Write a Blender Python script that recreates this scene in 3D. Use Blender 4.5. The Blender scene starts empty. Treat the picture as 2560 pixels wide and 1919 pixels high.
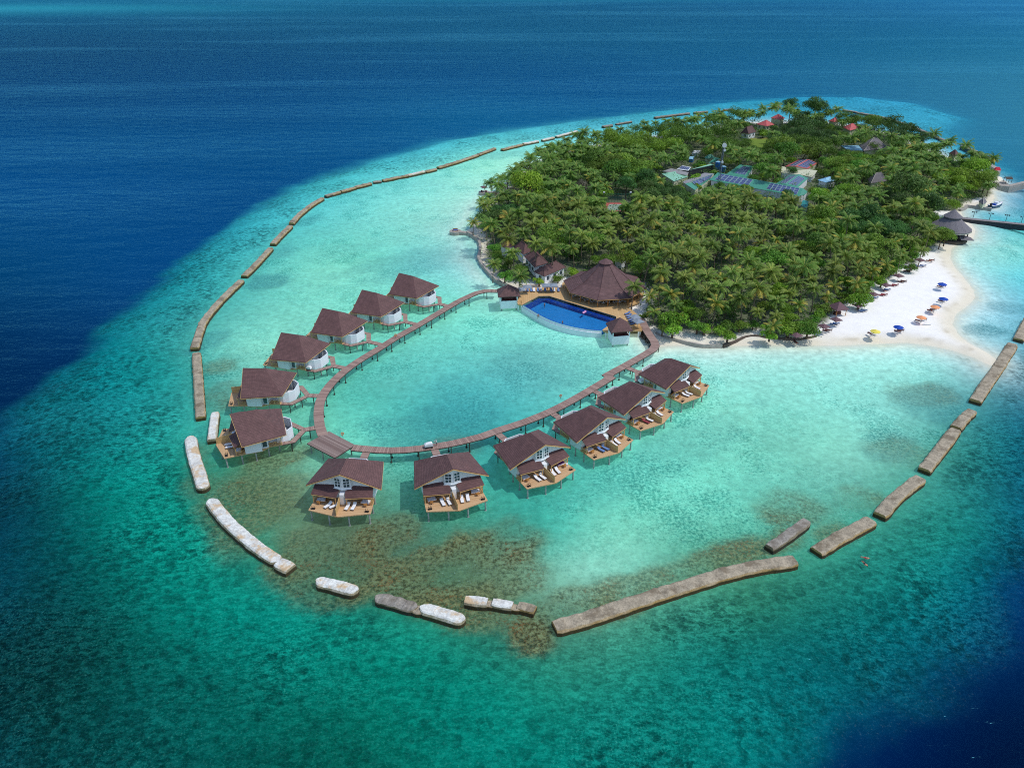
import bpy, math, random
import numpy as np
from mathutils import Vector, Matrix, noise as mnoise

random.seed(7); rng = np.random.default_rng(7)
C = bpy.context.scene.collection
sc = bpy.context.scene

# ------------------------------------------------------------------ survey
# The drone hangs 100 m above the water; plan positions were surveyed from the
# photograph (2560 px wide) with this pose and are metres on the ground below.
H = 100.0; PITCH = 0.5054616; F = 1975.26; CX, CY = 1280.0, 959.5
_c, _s = math.cos(PITCH), math.sin(PITCH)

def P(x, y, z=0.0):
    u = (x - CX) / F; v = (CY - y) / F
    t = (z - H) / (-_s + v * _c)
    return Vector((u * t, (_c + v * _s) * t, z))

def pix(p):
    zc = p[1] * _c - (p[2] - H) * _s; yc = p[1] * _s + (p[2] - H) * _c
    return CX + F * p[0] / zc, CY - F * yc / zc, zc

CROP = {'S': (0, 0, 1), 'D': (0, 0, 1.15732), 'c1': (440, 660, .32577), 'c2': (740, 1040, .22604), 'c3': (1200, 860, .27125),
        'c4': (1140, 560, .24412), 'c5': (1600, 220, .27125), 'c6': (1920, 440, .28946), 'c7': (1140, 240, .28958),
        'c8': (2060, 240, .22604), 'c9': (440, 1060, .43400), 'c10': (1340, 800, .55154), 'c11': (0, 0, .57892),
        'c12': (1280, 0, .57866), 'c13': (460, 300, .39801), 'c14': (1600, 1319, .43400), 'e1': (1480, 760, .10855), 'e2': (1230, 690, .10855), 'e3': (2260, 480, .13569), 'e4': (1640, 380, .18987)}

def S(c, x, y):
    o = CROP[c]; return o[0] + x * o[2], o[1] + y * o[2]
def K(c, x, y, z=0.0):
    a = S(c, x, y); return P(a[0], a[1], z)
def KL(c, pts, z=0.0):
    return [K(c, x, y, z) for x, y in pts]

# ------------------------------------------------------------------ colour
def lin(r, g, b):
    f = lambda c: c / 12.92 if c <= .04045 else ((c + .055) / 1.055) ** 2.4
    return (f(r / 255), f(g / 255), f(b / 255))

# ------------------------------------------------------------------ materials
MATS = {}
def mat(name, col, rough=.7, var=.15, scale=1.0, objvar=0.0, bump=0.0, col2=None, metal=0.0, spec=.3, coords='Object'):
    m = bpy.data.materials.new(name); m.use_nodes = True; MATS[name] = m
    nt = m.node_tree; N = nt.nodes; L = nt.links; N.clear()
    out = N.new('ShaderNodeOutputMaterial'); b = N.new('ShaderNodeBsdfPrincipled'); L.new(b.outputs[0], out.inputs[0])
    b.inputs['Roughness'].default_value = rough; b.inputs['Metallic'].default_value = metal
    b.inputs['Specular IOR Level'].default_value = spec
    tc = N.new('ShaderNodeTexCoord'); no = N.new('ShaderNodeTexNoise')
    no.inputs['Scale'].default_value = scale; no.inputs['Detail'].default_value = 6; no.inputs['Roughness'].default_value = .65
    L.new(tc.outputs[coords], no.inputs['Vector'])
    mr = N.new('ShaderNodeMapRange'); mr.inputs[1].default_value = .3; mr.inputs[2].default_value = .7
    L.new(no.outputs[0], mr.inputs[0])
    mx = N.new('ShaderNodeMix'); mx.data_type = 'RGBA'
    c1 = tuple(c * (1 - var) for c in col); c2 = col2 or tuple(min(1, c * (1 + var)) for c in col)
    mx.inputs[6].default_value = (*c1, 1); mx.inputs[7].default_value = (*c2, 1)
    L.new(mr.outputs[0], mx.inputs[0]); last = mx.outputs[2]
    if objvar:
        oi = N.new('ShaderNodeObjectInfo'); hs = N.new('ShaderNodeHueSaturation')
        m1 = N.new('ShaderNodeMapRange'); m1.inputs[3].default_value = .5 - .035 * objvar; m1.inputs[4].default_value = .5 + .035 * objvar
        m2 = N.new('ShaderNodeMapRange'); m2.inputs[3].default_value = 1 - .45 * objvar; m2.inputs[4].default_value = 1 + .45 * objvar
        fr = N.new('ShaderNodeMath'); fr.operation = 'MULTIPLY'; fr.inputs[1].default_value = 17.31
        fr2 = N.new('ShaderNodeMath'); fr2.operation = 'FRACT'
        L.new(oi.outputs['Random'], fr.inputs[0]); L.new(fr.outputs[0], fr2.inputs[0])
        L.new(oi.outputs['Random'], m1.inputs[0]); L.new(fr2.outputs[0], m2.inputs[0])
        L.new(m1.outputs[0], hs.inputs['Hue']); L.new(m2.outputs[0], hs.inputs['Value']); L.new(last, hs.inputs['Color'])
        last = hs.outputs[0]
    L.new(last, b.inputs['Base Color'])
    if bump:
        bp = N.new('ShaderNodeBump'); bp.inputs['Strength'].default_value = bump; bp.inputs['Distance'].default_value = .1
        L.new(no.outputs[0], bp.inputs['Height']); L.new(bp.outputs[0], b.inputs['Normal'])
    return m

def planks(name, ca, cb, width=.15, axis='u', rough=.75):
    """boards along one axis: every board gets a tone of its own, with dark gaps"""
    m = mat(name, ca, rough, .12, 3.0); nt = m.node_tree; N = nt.nodes; L = nt.links
    b = [n for n in N if n.type == 'BSDF_PRINCIPLED'][0]; mx = [n for n in N if n.type == 'MIX'][0]
    if axis == 'u':
        uv = N.new('ShaderNodeUVMap'); src = uv.outputs[0]
    else:
        tc = N.new('ShaderNodeTexCoord'); src = tc.outputs['Object']
    sp = N.new('ShaderNodeSeparateXYZ'); L.new(src, sp.inputs[0])
    dv = N.new('ShaderNodeMath'); dv.operation = 'DIVIDE'; dv.inputs[1].default_value = width
    L.new(sp.outputs['XYZ'.index(axis.upper()) if axis != 'u' else 0], dv.inputs[0])
    fl = N.new('ShaderNodeMath'); fl.operation = 'FLOOR'; L.new(dv.outputs[0], fl.inputs[0])
    fr = N.new('ShaderNodeMath'); fr.operation = 'FRACT'; L.new(dv.outputs[0], fr.inputs[0])
    wn = N.new('ShaderNodeTexWhiteNoise'); wn.noise_dimensions = '1D'; L.new(fl.outputs[0], wn.inputs['W'])
    m2 = N.new('ShaderNodeMix'); m2.data_type = 'RGBA'; m2.inputs[7].default_value = (*cb, 1)
    L.new(wn.outputs['Value'], m2.inputs[0]); L.new(mx.outputs[2], m2.inputs[6])
    lt = N.new('ShaderNodeMath'); lt.operation = 'GREATER_THAN'; lt.inputs[1].default_value = .1; L.new(fr.outputs[0], lt.inputs[0])
    md = N.new('ShaderNodeMapRange'); md.inputs[3].default_value = .35; L.new(lt.outputs[0], md.inputs[0])
    m3 = N.new('ShaderNodeMix'); m3.data_type = 'RGBA'; m3.blend_type = 'MULTIPLY'; m3.inputs[0].default_value = 1
    L.new(m2.outputs[2], m3.inputs[6]); L.new(md.outputs[0], m3.inputs[7]); L.new(m3.outputs[2], b.inputs['Base Color'])
    return m

def shingles(name, col, course=.19, wid=.45):
    m = mat(name, col, .75, .2, .6, bump=0.0, spec=.35); nt = m.node_tree; N = nt.nodes; L = nt.links
    b = [n for n in N if n.type == 'BSDF_PRINCIPLED'][0]; mx = [n for n in N if n.type == 'MIX'][0]
    tc = N.new('ShaderNodeTexCoord'); sp = N.new('ShaderNodeSeparateXYZ'); L.new(tc.outputs['Object'], sp.inputs[0])
    ad = N.new('ShaderNodeMath'); ad.operation = 'MULTIPLY_ADD'; ad.inputs[1].default_value = .35
    L.new(sp.outputs[0], ad.inputs[0]); L.new(sp.outputs[1], ad.inputs[2])
    cb = N.new('ShaderNodeCombineXYZ'); L.new(ad.outputs[0], cb.inputs[0]); L.new(sp.outputs[2], cb.inputs[1])
    br = N.new('ShaderNodeTexBrick'); br.inputs['Scale'].default_value = 1
    br.inputs['Brick Width'].default_value = wid; br.inputs['Row Height'].default_value = course
    br.inputs['Mortar Size'].default_value = .03; br.inputs['Bias'].default_value = 0
    br.inputs['Color1'].default_value = (.82, .82, .82, 1); br.inputs['Color2'].default_value = (1.14, 1.14, 1.14, 1); br.inputs['Mortar'].default_value = (.6, .6, .6, 1)
    L.new(cb.outputs[0], br.inputs['Vector'])
    m3 = N.new('ShaderNodeMix'); m3.data_type = 'RGBA'; m3.blend_type = 'MULTIPLY'; m3.inputs[0].default_value = .8
    L.new(mx.outputs[2], m3.inputs[6]); L.new(br.outputs[0], m3.inputs[7]); L.new(m3.outputs[2], b.inputs['Base Color'])
    bp = N.new('ShaderNodeBump'); bp.inputs['Strength'].default_value = .25; bp.inputs['Distance'].default_value = .04
    L.new(br.outputs[0], bp.inputs['Height']); L.new(bp.outputs[0], b.inputs['Normal'])
    return m

def leaf_mat(name, ca, cb, objvar=1.0, trans=.3):
    m = mat(name, ca, .55, .0, .9, objvar * .55, col2=cb, spec=.25); nt = m.node_tree; N = nt.nodes; L = nt.links
    b = [n for n in N if n.type == 'BSDF_PRINCIPLED'][0]; out = [n for n in N if n.type == 'OUTPUT_MATERIAL'][0]
    at = N.new('ShaderNodeAttribute'); at.attribute_name = 'tone'
    hs = N.new('ShaderNodeHueSaturation'); src = b.inputs['Base Color'].links[0].from_socket
    mv = N.new('ShaderNodeMapRange'); mv.inputs[3].default_value = .45; mv.inputs[4].default_value = 1.6
    L.new(at.outputs['Fac'], mv.inputs[0]); L.new(src, hs.inputs['Color']); L.new(mv.outputs[0], hs.inputs['Value'])
    L.new(hs.outputs[0], b.inputs['Base Color'])
    tr = N.new('ShaderNodeBsdfTranslucent'); L.new(hs.outputs[0], tr.inputs[0])
    ms = N.new('ShaderNodeMixShader'); ms.inputs[0].default_value = trans
    L.new(b.outputs[0], ms.inputs[1]); L.new(tr.outputs[0], ms.inputs[2]); L.new(ms.outputs[0], out.inputs[0])
    return m

M_ROOF = shingles('roof_shingles', lin(108, 78, 75))
M_ROOF_PORCH = shingles('porch_shingles', lin(100, 70, 68))
M_ROOF_REST = shingles('restaurant_shingles', lin(110, 82, 80), .22, .6)
M_THATCH = mat('thatch', lin(120, 115, 118), .95, .3, 3.0, bump=.6)
M_THATCH_L = mat('ridge_thatch', lin(178, 172, 158), .95, .2, 3.0)
M_WHITE = mat('white_paint', lin(236, 238, 239), .55, .05, .8)
M_WHITE_GREY = mat('bathroom_floor', lin(150, 155, 158), .7, .1, 1.5)
M_TRIM = mat('tan_trim', lin(214, 170, 112), .6, .1, 2)
M_DECK = planks('deck_boards', lin(196, 154, 108), lin(214, 178, 136), .16, 'y')
M_WALK = planks('walkway_boards', lin(142, 114, 104), lin(172, 144, 130), .42, 'u')
M_PLAT = planks('platform_boards', lin(122, 100, 92), lin(158, 138, 128), .3, 'u')
M_PILLAR = mat('concrete_pillar', lin(165, 165, 160), .85, .25, 2)
M_PILE = mat('dark_pile', lin(82, 74, 66), .9, .25, 2)
M_WOOD = mat('teak_wood', lin(186, 128, 66), .6, .2, 4)
M_SCREEN = planks('screen_slats', lin(196, 158, 104), lin(222, 188, 132), .12, 'z')
M_DARKWOOD = mat('dark_wood', lin(92, 56, 52), .65, .2, 4)
M_GLASS = mat('window_glass', lin(58, 72, 84), .08, .2, .6, spec=.8)
M_CUSHION = mat('white_cushion', lin(238, 238, 238), .8, .03, 3)
M_BLUE_CUSHION = mat('blue_cushion', lin(104, 134, 182), .8, .1, 5)
M_RED_CUSHION = mat('red_cushion', lin(146, 62, 70), .8, .25, 5)
M_PATTERN = mat('patterned_textile', lin(170, 52, 72), .8, .0, 4, col2=lin(70, 70, 150))
M_BLACK = mat('black_metal', lin(38, 36, 36), .4, .1, 3)
M_GREYMETAL = mat('grey_metal', lin(140, 146, 150), .45, .1, 3, metal=.4)
M_CONC_W = None; M_CONC_B = None
M_SANDWALL = mat('seawall_concrete', lin(166, 158, 148), .9, .3, 1.2, bump=.5)
M_DARKROCK = mat('dark_wall_stone', lin(96, 84, 76), .95, .35, 1.5, bump=.6)
M_TERRACE = planks('terrace_tiles', lin(206, 166, 112), lin(216, 178, 126), .3, 'x')
M_GREENROOF = mat('green_sheet_roof', lin(74, 146, 122), .5, .12, .8)
M_PALEGREEN = mat('pale_green_roof', lin(142, 196, 168), .5, .1, .8)
M_GREYROOF = mat('grey_sheet_roof', lin(152, 150, 150), .6, .15, .8)
M_REDROOF = mat('red_tile_roof', lin(196, 98, 98), .7, .15, 1.2)
M_REDTRIM = mat('red_trim', lin(182, 88, 88), .6, .1, 2)
M_CREAM = mat('cream_wall', lin(206, 206, 176), .7, .08, 1)
M_SOLAR_A = mat('solar_cell', lin(66, 80, 122), .3, .2, 2, spec=.35)
M_PANELFRAME = mat('panel_frame', lin(190, 196, 206), .4, .05, 2)
M_BLUE = mat('blue_plastic', lin(52, 116, 186), .5, .1, 1)
M_LBLUE = mat('pale_blue_sheet', lin(150, 200, 226), .5, .1, 1)
M_DARKSHED = mat('dark_opening', lin(44, 48, 52), .8, .2, 1)
M_SKIN = mat('skin', lin(188, 132, 104), .6, .1, 4)
M_TRUNK = mat('palm_trunk', lin(128, 112, 94), .9, .25, 3)
M_TRUNK2 = mat('tree_trunk', lin(96, 80, 64), .95, .25, 2)
M_FROND = leaf_mat('palm_fronds', lin(80, 110, 42), lin(116, 140, 56), 1.2, .3)
M_RACHIS = mat('palm_midrib', lin(154, 158, 72), .6, .15, 2, .3)
M_LEAF = leaf_mat('broad_leaves', lin(78, 120, 40), lin(124, 158, 58), 1.4)
M_LEAF_DARK = leaf_mat('dark_leaves', lin(64, 98, 46), lin(90, 124, 58), 1.2)
M_LEAF_BRIGHT = leaf_mat('bright_leaves', lin(106, 146, 38), lin(142, 172, 58), .7)
M_LEAF_GREY = leaf_mat('grey_twigs', lin(118, 112, 92), lin(140, 136, 114), .3)
M_UNDER = leaf_mat('undergrowth_leaves', lin(68, 104, 40), lin(98, 132, 52), .0)
M_LIFERING = mat('orange_plastic', lin(232, 124, 60), .5, .1, 3)
M_GRASS = mat('lawn_grass', lin(112, 134, 62), .95, .2, .25, col2=lin(158, 136, 84))
M_COURT = mat('court_surface', lin(186, 92, 88), .8, .08, 1)
M_FABRIC = {'blue': mat('blue_canvas', lin(26, 74, 172), .7, .08, 3), 'orange': mat('orange_canvas', lin(244, 164, 112), .7, .06, 3),
            'yellow': mat('yellow_canvas', lin(240, 220, 96), .7, .06, 3), 'brown': mat('brown_canvas', lin(112, 84, 88), .8, .15, 3),
            'grey': mat('grey_canvas', lin(138, 148, 158), .8, .08, 3)}

# ------------------------------------------------------------------ mesh builder
class MB:
    def __init__(s): s.v = []; s.f = []; s.m = []; s.uv = []
    def face(s, pts, m=0, uv=None):
        i = len(s.v); s.v += [tuple(p) for p in pts]; s.f.append(tuple(range(i, i + len(pts)))); s.m.append(m)
        s.uv.append(uv if uv else [(0, 0)] * len(pts))
    def hull(s, lo, hi, m=0, top=True, bottom=True, mtop=None):
        """loops lo and hi (same length, counter-clockwise seen from above) joined by a wall"""
        n = len(lo)
        for k in range(n):
            j = (k + 1) % n; s.face([lo[k], lo[j], hi[j], hi[k]], m)
        if top: s.face(hi, m if mtop is None else mtop)
        if bottom: s.face(lo[::-1], m)
    def prism(s, poly, z0, z1, m=0, mtop=None):
        a = sum(poly[k][0] * poly[(k + 1) % len(poly)][1] - poly[(k + 1) % len(poly)][0] * poly[k][1] for k in range(len(poly)))
        if a < 0: poly = poly[::-1]
        s.hull([(p[0], p[1], z0) for p in poly], [(p[0], p[1], z1) for p in poly], m, mtop=mtop)
    def box(s, c, d, rz=0, m=0, tilt=0):
        R = Matrix.Rotation(rz, 3, 'Z') @ Matrix.Rotation(tilt, 3, 'X')
        q = lambda x, y, z: tuple(Vector(c) + R @ Vector((x * d[0] / 2, y * d[1] / 2, z * d[2] / 2)))
        sq = [(-1, -1), (1, -1), (1, 1), (-1, 1)]
        s.hull([q(x, y, -1) for x, y in sq], [q(x, y, 1) for x, y in sq], m)
    def tube(s, p0, p1, r0, r1=None, n=8, m=0, caps=True):
        r1 = r0 if r1 is None else r1; p0 = Vector(p0); p1 = Vector(p1); d = (p1 - p0).normalized()
        a = d.orthogonal().normalized(); b = d.cross(a)
        ring = lambda p, r: [tuple(p + (a * math.cos(2 * math.pi * k / n) + b * math.sin(2 * math.pi * k / n)) * r) for k in range(n)]
        s.hull(ring(p0, r0), ring(p1, r1), m, caps, caps)
    def ring(s, c, R, r, nm=None, n=20, k=8, m=0):
        nm = Vector(nm or (0, 0, 1)).normalized(); a = nm.orthogonal().normalized(); b = nm.cross(a); c = Vector(c)
        def q(i, j):
            t = 2 * math.pi * i / n; f = 2 * math.pi * j / k; d = a * math.cos(t) + b * math.sin(t)
            return tuple(c + d * (R + r * math.cos(f)) + nm * r * math.sin(f))
        for i in range(n):
            for j in range(k): s.face([q(i, j), q(i + 1, j), q(i + 1, j + 1), q(i, j + 1)], m)
    def slab(s, pts, t, m=0, medge=None):
        """a sheet (planar roof face) of thickness t, hung below pts"""
        lo = [(p[0], p[1], p[2] - t) for p in pts]; n = len(pts)
        s.face(pts, m); s.face(lo[::-1], m if medge is None else medge)
        for k in range(n):
            j = (k + 1) % n; s.face([lo[k], lo[j], pts[j], pts[k]], m if medge is None else medge)
    def build(s, name, mats, parent=None, smooth=False, weld=False, loc=None):
        me = bpy.data.meshes.new(name); me.from_pydata(s.v, [], s.f)
        mats = mats if isinstance(mats, (list, tuple)) else [mats]
        for q in mats: me.materials.append(q)
        me.polygons.foreach_set('material_index', s.m)
        if any(any(u != (0, 0) for u in q) for q in s.uv):
            l = me.uv_layers.new(name='UVMap'); l.data.foreach_set('uv', [c for q in s.uv for u in q for c in u])
        if smooth: me.polygons.foreach_set('use_smooth', [True] * len(s.f))
        if weld or smooth:
            import bmesh
            bm = bmesh.new(); bm.from_mesh(me); bmesh.ops.remove_doubles(bm, verts=bm.verts, dist=1e-4)
            bmesh.ops.recalc_face_normals(bm, faces=bm.faces); bm.to_mesh(me); bm.free()
        me.update()
        o = bpy.data.objects.new(name, me); C.objects.link(o)
        if parent: o.parent = parent
        if loc: o.location = loc
        return o

def thing(name, label, cat, loc=(0, 0, 0), rz=0, group=None):
    o = bpy.data.objects.new(name, None); C.objects.link(o); o.location = loc; o.rotation_euler = (0, 0, rz)
    o['label'] = label; o['category'] = cat
    if group: o['group'] = group
    return o
def tag(o, label=None, cat=None, group=None, kind=None):
    for k, v in (('label', label), ('category', cat), ('group', group), ('kind', kind)):
        if v: o[k] = v
    return o
KIDS = {}
def dup(o, loc, rz=0, label=None, group=None, scale=None):
    r = o.copy(); C.objects.link(r); r.location = loc; r.rotation_euler = (0, 0, rz)
    if label: r['label'] = label
    if group: r['group'] = group
    if scale: r.scale = scale
    for ch in list(o.children):
        c = ch.copy(); C.objects.link(c); c.parent = r
        for g in ch.children:
            d = g.copy(); C.objects.link(d); d.parent = c
    return r

# ------------------------------------------------------------------ plan geometry helpers (numpy)
def npoly(pts): return np.array([(p[0], p[1]) for p in pts])
def seg_dist(X, Y, A):
    """distance from points to the open polyline A"""
    d = np.full(X.shape, 1e9)
    for k in range(len(A) - 1):
        ax, ay = A[k]; bx, by = A[k + 1]; dx, dy = bx - ax, by - ay; L2 = dx * dx + dy * dy + 1e-12
        t = np.clip(((X - ax) * dx + (Y - ay) * dy) / L2, 0, 1)
        d = np.minimum(d, np.hypot(X - ax - t * dx, Y - ay - t * dy))
    return d
def inside(X, Y, A):
    r = np.zeros(X.shape, bool); n = len(A)
    for k in range(n):
        x1, y1 = A[k]; x2, y2 = A[(k + 1) % n]
        c = (y1 > Y) != (y2 > Y)
        xi = x1 + (Y - y1) * (x2 - x1) / ((y2 - y1) if y2 != y1 else 1e-9)
        r ^= c & (X < xi)
    return r
def sdist(X, Y, A):
    d = seg_dist(X, Y, np.vstack([A, A[:1]])); return np.where(inside(X, Y, A), d, -d)
def smooth01(x): x = np.clip(x, 0, 1); return x * x * (3 - 2 * x)
def spline(A, step):
    """Catmull-Rom through the points, resampled at about `step` metres"""
    A = [Vector(p) for p in A]; A = [A[0] * 2 - A[1]] + A + [A[-1] * 2 - A[-2]]; out = []
    for k in range(1, len(A) - 2):
        p0, p1, p2, p3 = A[k - 1:k + 3]; n = max(1, int((p2 - p1).length / step))
        for i in range(n):
            t = i / n
            out.append(.5 * ((2 * p1) + (p2 - p0) * t + (2 * p0 - 5 * p1 + 4 * p2 - p3) * t * t + (3 * p1 - p0 - 3 * p2 + p3) * t ** 3))
    out.append(A[-2]); return out

# ------------------------------------------------------------------ island outline (waterline)
SHORE = (KL('c10', [(690, 114), (760, 120), (900, 116), (1050, 112), (1150, 112)]) +
         KL('c6', [(600, 1462), (900, 1448), (1200, 1436), (1400, 1462), (1600, 1505), (1780, 1565), (1930, 1640), (1985, 1600), (1880, 1520), (1740, 1450),
                   (1640, 1370), (1590, 1280), (1620, 1190), (1720, 1120), (1785, 1050), (1770, 985), (1690, 880), (1610, 790), (1570, 710), (1580, 630),
                   (1650, 570), (1770, 540), (1790, 470), (1760, 420), (1700, 385)]) +
         KL('c8', [(1530, 1345), (1510, 1262), (1580, 1215), (1840, 1225), (1890, 1130), (1870, 1035), (1950, 1005), (1990, 900), (1900, 880), (1760, 830),
                   (1500, 742), (1250, 632), (1000, 522), (760, 432), (350, 332), (100, 305)]) +
         KL('c5', [(1500, 312), (1200, 312), (900, 318)]) +
         KL('c7', [(2000, 330), (1600, 360), (1300, 408), (1000, 470), (850, 525), (700, 572), (590, 645), (430, 740), (330, 850), (250, 930), (180, 1060), (105, 1160),
                   (185, 1235), (210, 1320), (185, 1400)]) +
         KL('c4', [(240, 360), (285, 430), (350, 520), (430, 590), (540, 640), (620, 690), (720, 760), (900, 800), (1300, 900)]) + KL('e1', [(300, 540), (850, 600), (1110, 610), (1230, 760), (1330, 900), (1440, 985), (1580, 960), (1800, 945), (2000, 940)]))
ISL = npoly(SHORE)


VEG = npoly(KL('e1', [(1150, 130), (1250, 380), (1480, 600), (1650, 690), (1950, 690)]) + KL('c10', [(720, 78), (850, 95), (930, 75), (1000, 60), (1080, 90), (1150, 72), (1250, 72)]) +
    KL('c6', [(430, 1350), (480, 1290), (530, 1240), (640, 1150), (700, 1120), (870, 1085), (905, 1020), (880, 960), (1050, 930), (1100, 860), (1180, 800), (1290, 770), (1260, 700), (1400, 660), (1440, 600), (1600, 585), (1600, 480), (1440, 370)]) +
    KL('c8', [(1240, 1300), (1500, 1290), (1515, 1235), (1570, 1190), (1680, 1160), (1830, 1145), (1870, 1090), (1840, 1010), (1865, 950), (1850, 900), (1730, 850), (1480, 762), (1230, 655), (980, 545), (750, 455), (350, 355), (100, 328)]) +
    KL('c5', [(1500, 335), (1200, 335), (900, 340)]) + KL('c7', [(1990, 350), (1600, 382), (1310, 430), (1010, 492), (860, 545), (720, 590), (620, 668), (470, 772), (370, 862), (300, 952), (220, 1055), (150, 1145), (215, 1205), (250, 1300), (240, 1390)]) +
    KL('c4', [(285, 345), (335, 425), (395, 505), (465, 572), (560, 606), (640, 610), (830, 640), (1080, 640), (1160, 590), (1500, 520), (1900, 640), (1900, 760)]) + KL('e1', [(1000, 50)]))
TERRACE = KL('e2', [(555, 560), (600, 650), (690, 660), (1070, 460), (1310, 455)], 2.0) + KL('c4', [(1640, 945)], 2.0) + KL('e1', [(560, 330), (450, 440), (240, 590), (250, 612), (380, 650), (950, 608), (1115, 612), (1170, 592), (1170, 430), (1020, 215), (920, 130), (790, 60)], 2.0) + \
          KL('c4', [(1880, 800), (1880, 700), (1600, 560), (1300, 520), (1090, 600), (1085, 640)], 2.0) + KL('e2', [(1650, 255), (1100, 255), (640, 262), (565, 300)], 2.0)

def zat(c, x, y, xy):
    """height of the point above plan position xy that the survey shows at a picture row"""
    v = (CY - S(c, x, y)[1]) / F; t = xy[1] / (_c + v * _s); return H + t * (-_s + v * _c)
REST = Vector((29.81, 238.70, 0))
LAWN = npoly(KL('c5', [(1000, 470), (1190, 460), (1205, 520), (1120, 600), (1040, 590), (990, 510)], 1.2))

def reef_line():
    e = [(-300, 1300), (-60, 1050), (0, 860), (60, 800), (150, 735), (260, 640), (340, 570), (430, 510), (520, 442), (640, 385), (800, 330), (950, 288), (1100, 266), (1250, 245), (1400, 228), (1550, 210),
         (1700, 198), (1850, 198), (2000, 214), (2100, 245)]
    pts = [K('D', *p) for p in e] + KL('c8', [(1500, 400), (1750, 545), (2050, 700), (2230, 800)]) + KL('D', [(2330, 600), (2420, 900), (2330, 1200)])
    pts += KL('c14', [(2212, 420), (1950, 555), (1650, 735), (1450, 890), (1250, 1060), (1100, 1235), (985, 1382)]) + KL('D', [(1700, 1720), (1200, 1900), (400, 1900), (-150, 1700)])
    return npoly(pts)
REEF = reef_line()

# bottom colours as they look through the water: (x, y, r, g, b) read off the photograph
SHALLOW = [(735, 850, 84, 176, 156), (790, 790, 92, 190, 174), (1480, 780, 165, 228, 211), (1600, 800, 160, 224, 207), (1800, 850, 154, 224, 206), (2000, 790, 165, 224, 207), (1550, 900, 148, 223, 196), (1700, 950, 118, 180, 160), (1800, 950, 154, 224, 196), (1650, 1050, 130, 212, 185), (1500, 1100, 134, 219, 190), (1300, 1150, 142, 205, 175), (1250, 1230, 158, 210, 187), (1400, 1230, 140, 210, 185), (1900, 900, 148, 210, 195), (1850, 1000, 146, 206, 185), (1200, 700, 140, 226, 211), (1050, 680, 142, 229, 201), (1200, 780, 133, 194, 187), (1000, 850, 92, 196, 190), (850, 820, 117, 188, 171), (800, 930, 122, 222, 196), (950, 900, 65, 152, 151), (1280, 760, 144, 248, 215), (1350, 740, 165, 228, 211), (850, 450, 148, 224, 206), (950, 400, 154, 224, 207), (1050, 350, 169, 235, 200), (1180, 305, 138, 222, 218), (700, 580, 145, 215, 188), (800, 560, 131, 214, 183), (900, 570, 123, 202, 199), (650, 680, 140, 215, 191), (550, 750, 160, 226, 199), (980, 480, 164, 218, 199), (1000, 560, 140, 208, 199), (560, 850, 136, 202, 183), (600, 970, 96, 155, 122), (700, 1000, 136, 202, 176), (900, 1010, 92, 173, 153), (1000, 1060, 82, 168, 149), (880, 1100, 76, 145, 124), (600, 1100, 96, 132, 100), (750, 1180, 82, 104, 80), (1050, 1230, 112, 128, 96), (1180, 1150, 50, 165, 147), (1150, 1260, 120, 172, 142), (560, 1060, 88, 118, 86), (640, 1150, 108, 138, 108), (470, 850, 78, 145, 133), (440, 700, 76, 165, 155), (300, 700, 32, 141, 145), (350, 800, 23, 147, 140), (250, 900, 19, 126, 128), (400, 620, 38, 158, 161), (500, 520, 58, 167, 175), (600, 450, 75, 184, 190), (720, 390, 81, 187, 187), (900, 330, 86, 194, 206), (1100, 290, 92, 192, 195), (1250, 258, 76, 173, 196), (1450, 240, 70, 171, 190), (380, 900, 56, 185, 172), (330, 1050, 2, 141, 126), (420, 1150, 8, 153, 130), (100, 900, 18, 115, 121), (100, 1100, 1, 63, 68), (200, 1050, 1, 116, 105), (300, 1250, 1, 115, 102), (150, 1350, 1, 53, 53), (400, 1350, 1, 117, 102), (600, 1320, 3, 134, 117), (60, 1500, 1, 47, 46), (250, 1550, 1, 78, 74), (500, 1500, 1, 97, 85), (700, 1450, 3, 123, 105), (800, 1600, 1, 96, 79), (900, 1380, 16, 143, 119), (1050, 1500, 3, 123, 105), (1000, 1620, 1, 119, 103), (1200, 1450, 48, 143, 116), (1300, 1550, 15, 127, 112), (1400, 1350, 67, 139, 109), (1500, 1400, 23, 123, 110), (1600, 1300, 57, 126, 95), (1700, 1400, 9, 98, 95), (1500, 1620, 2, 115, 104), (1650, 1580, 2, 116, 112), (1750, 1500, 2, 98, 102), (1850, 1350, 7, 101, 98), (2000, 1250, 16, 132, 127), (2100, 1150, 20, 127, 115), (2000, 1130, 39, 127, 112), (2150, 1000, 24, 109, 114), (2200, 900, 22, 102, 120), (2100, 980, 46, 129, 117), (2150, 1200, 5, 76, 94), (2210, 1050, 16, 96, 118), (2150, 680, 136, 198, 211), (2200, 600, 102, 200, 206), (2130, 560, 165, 224, 214), (2180, 540, 157, 222, 202), (2150, 470, 37, 171, 188), (2200, 430, 52, 150, 176), (2180, 350, 62, 163, 186), (2050, 300, 70, 167, 190), (1800, 230, 60, 151, 184), (1950, 218, 65, 166, 202), (1440, 1190, 96, 163, 137), (1150, 1370, 60, 110, 90), (0, 1250, 0, 66, 82), (0, 1600, 0, 60, 66), (0, 1000, 0, 70, 96)]
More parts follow.
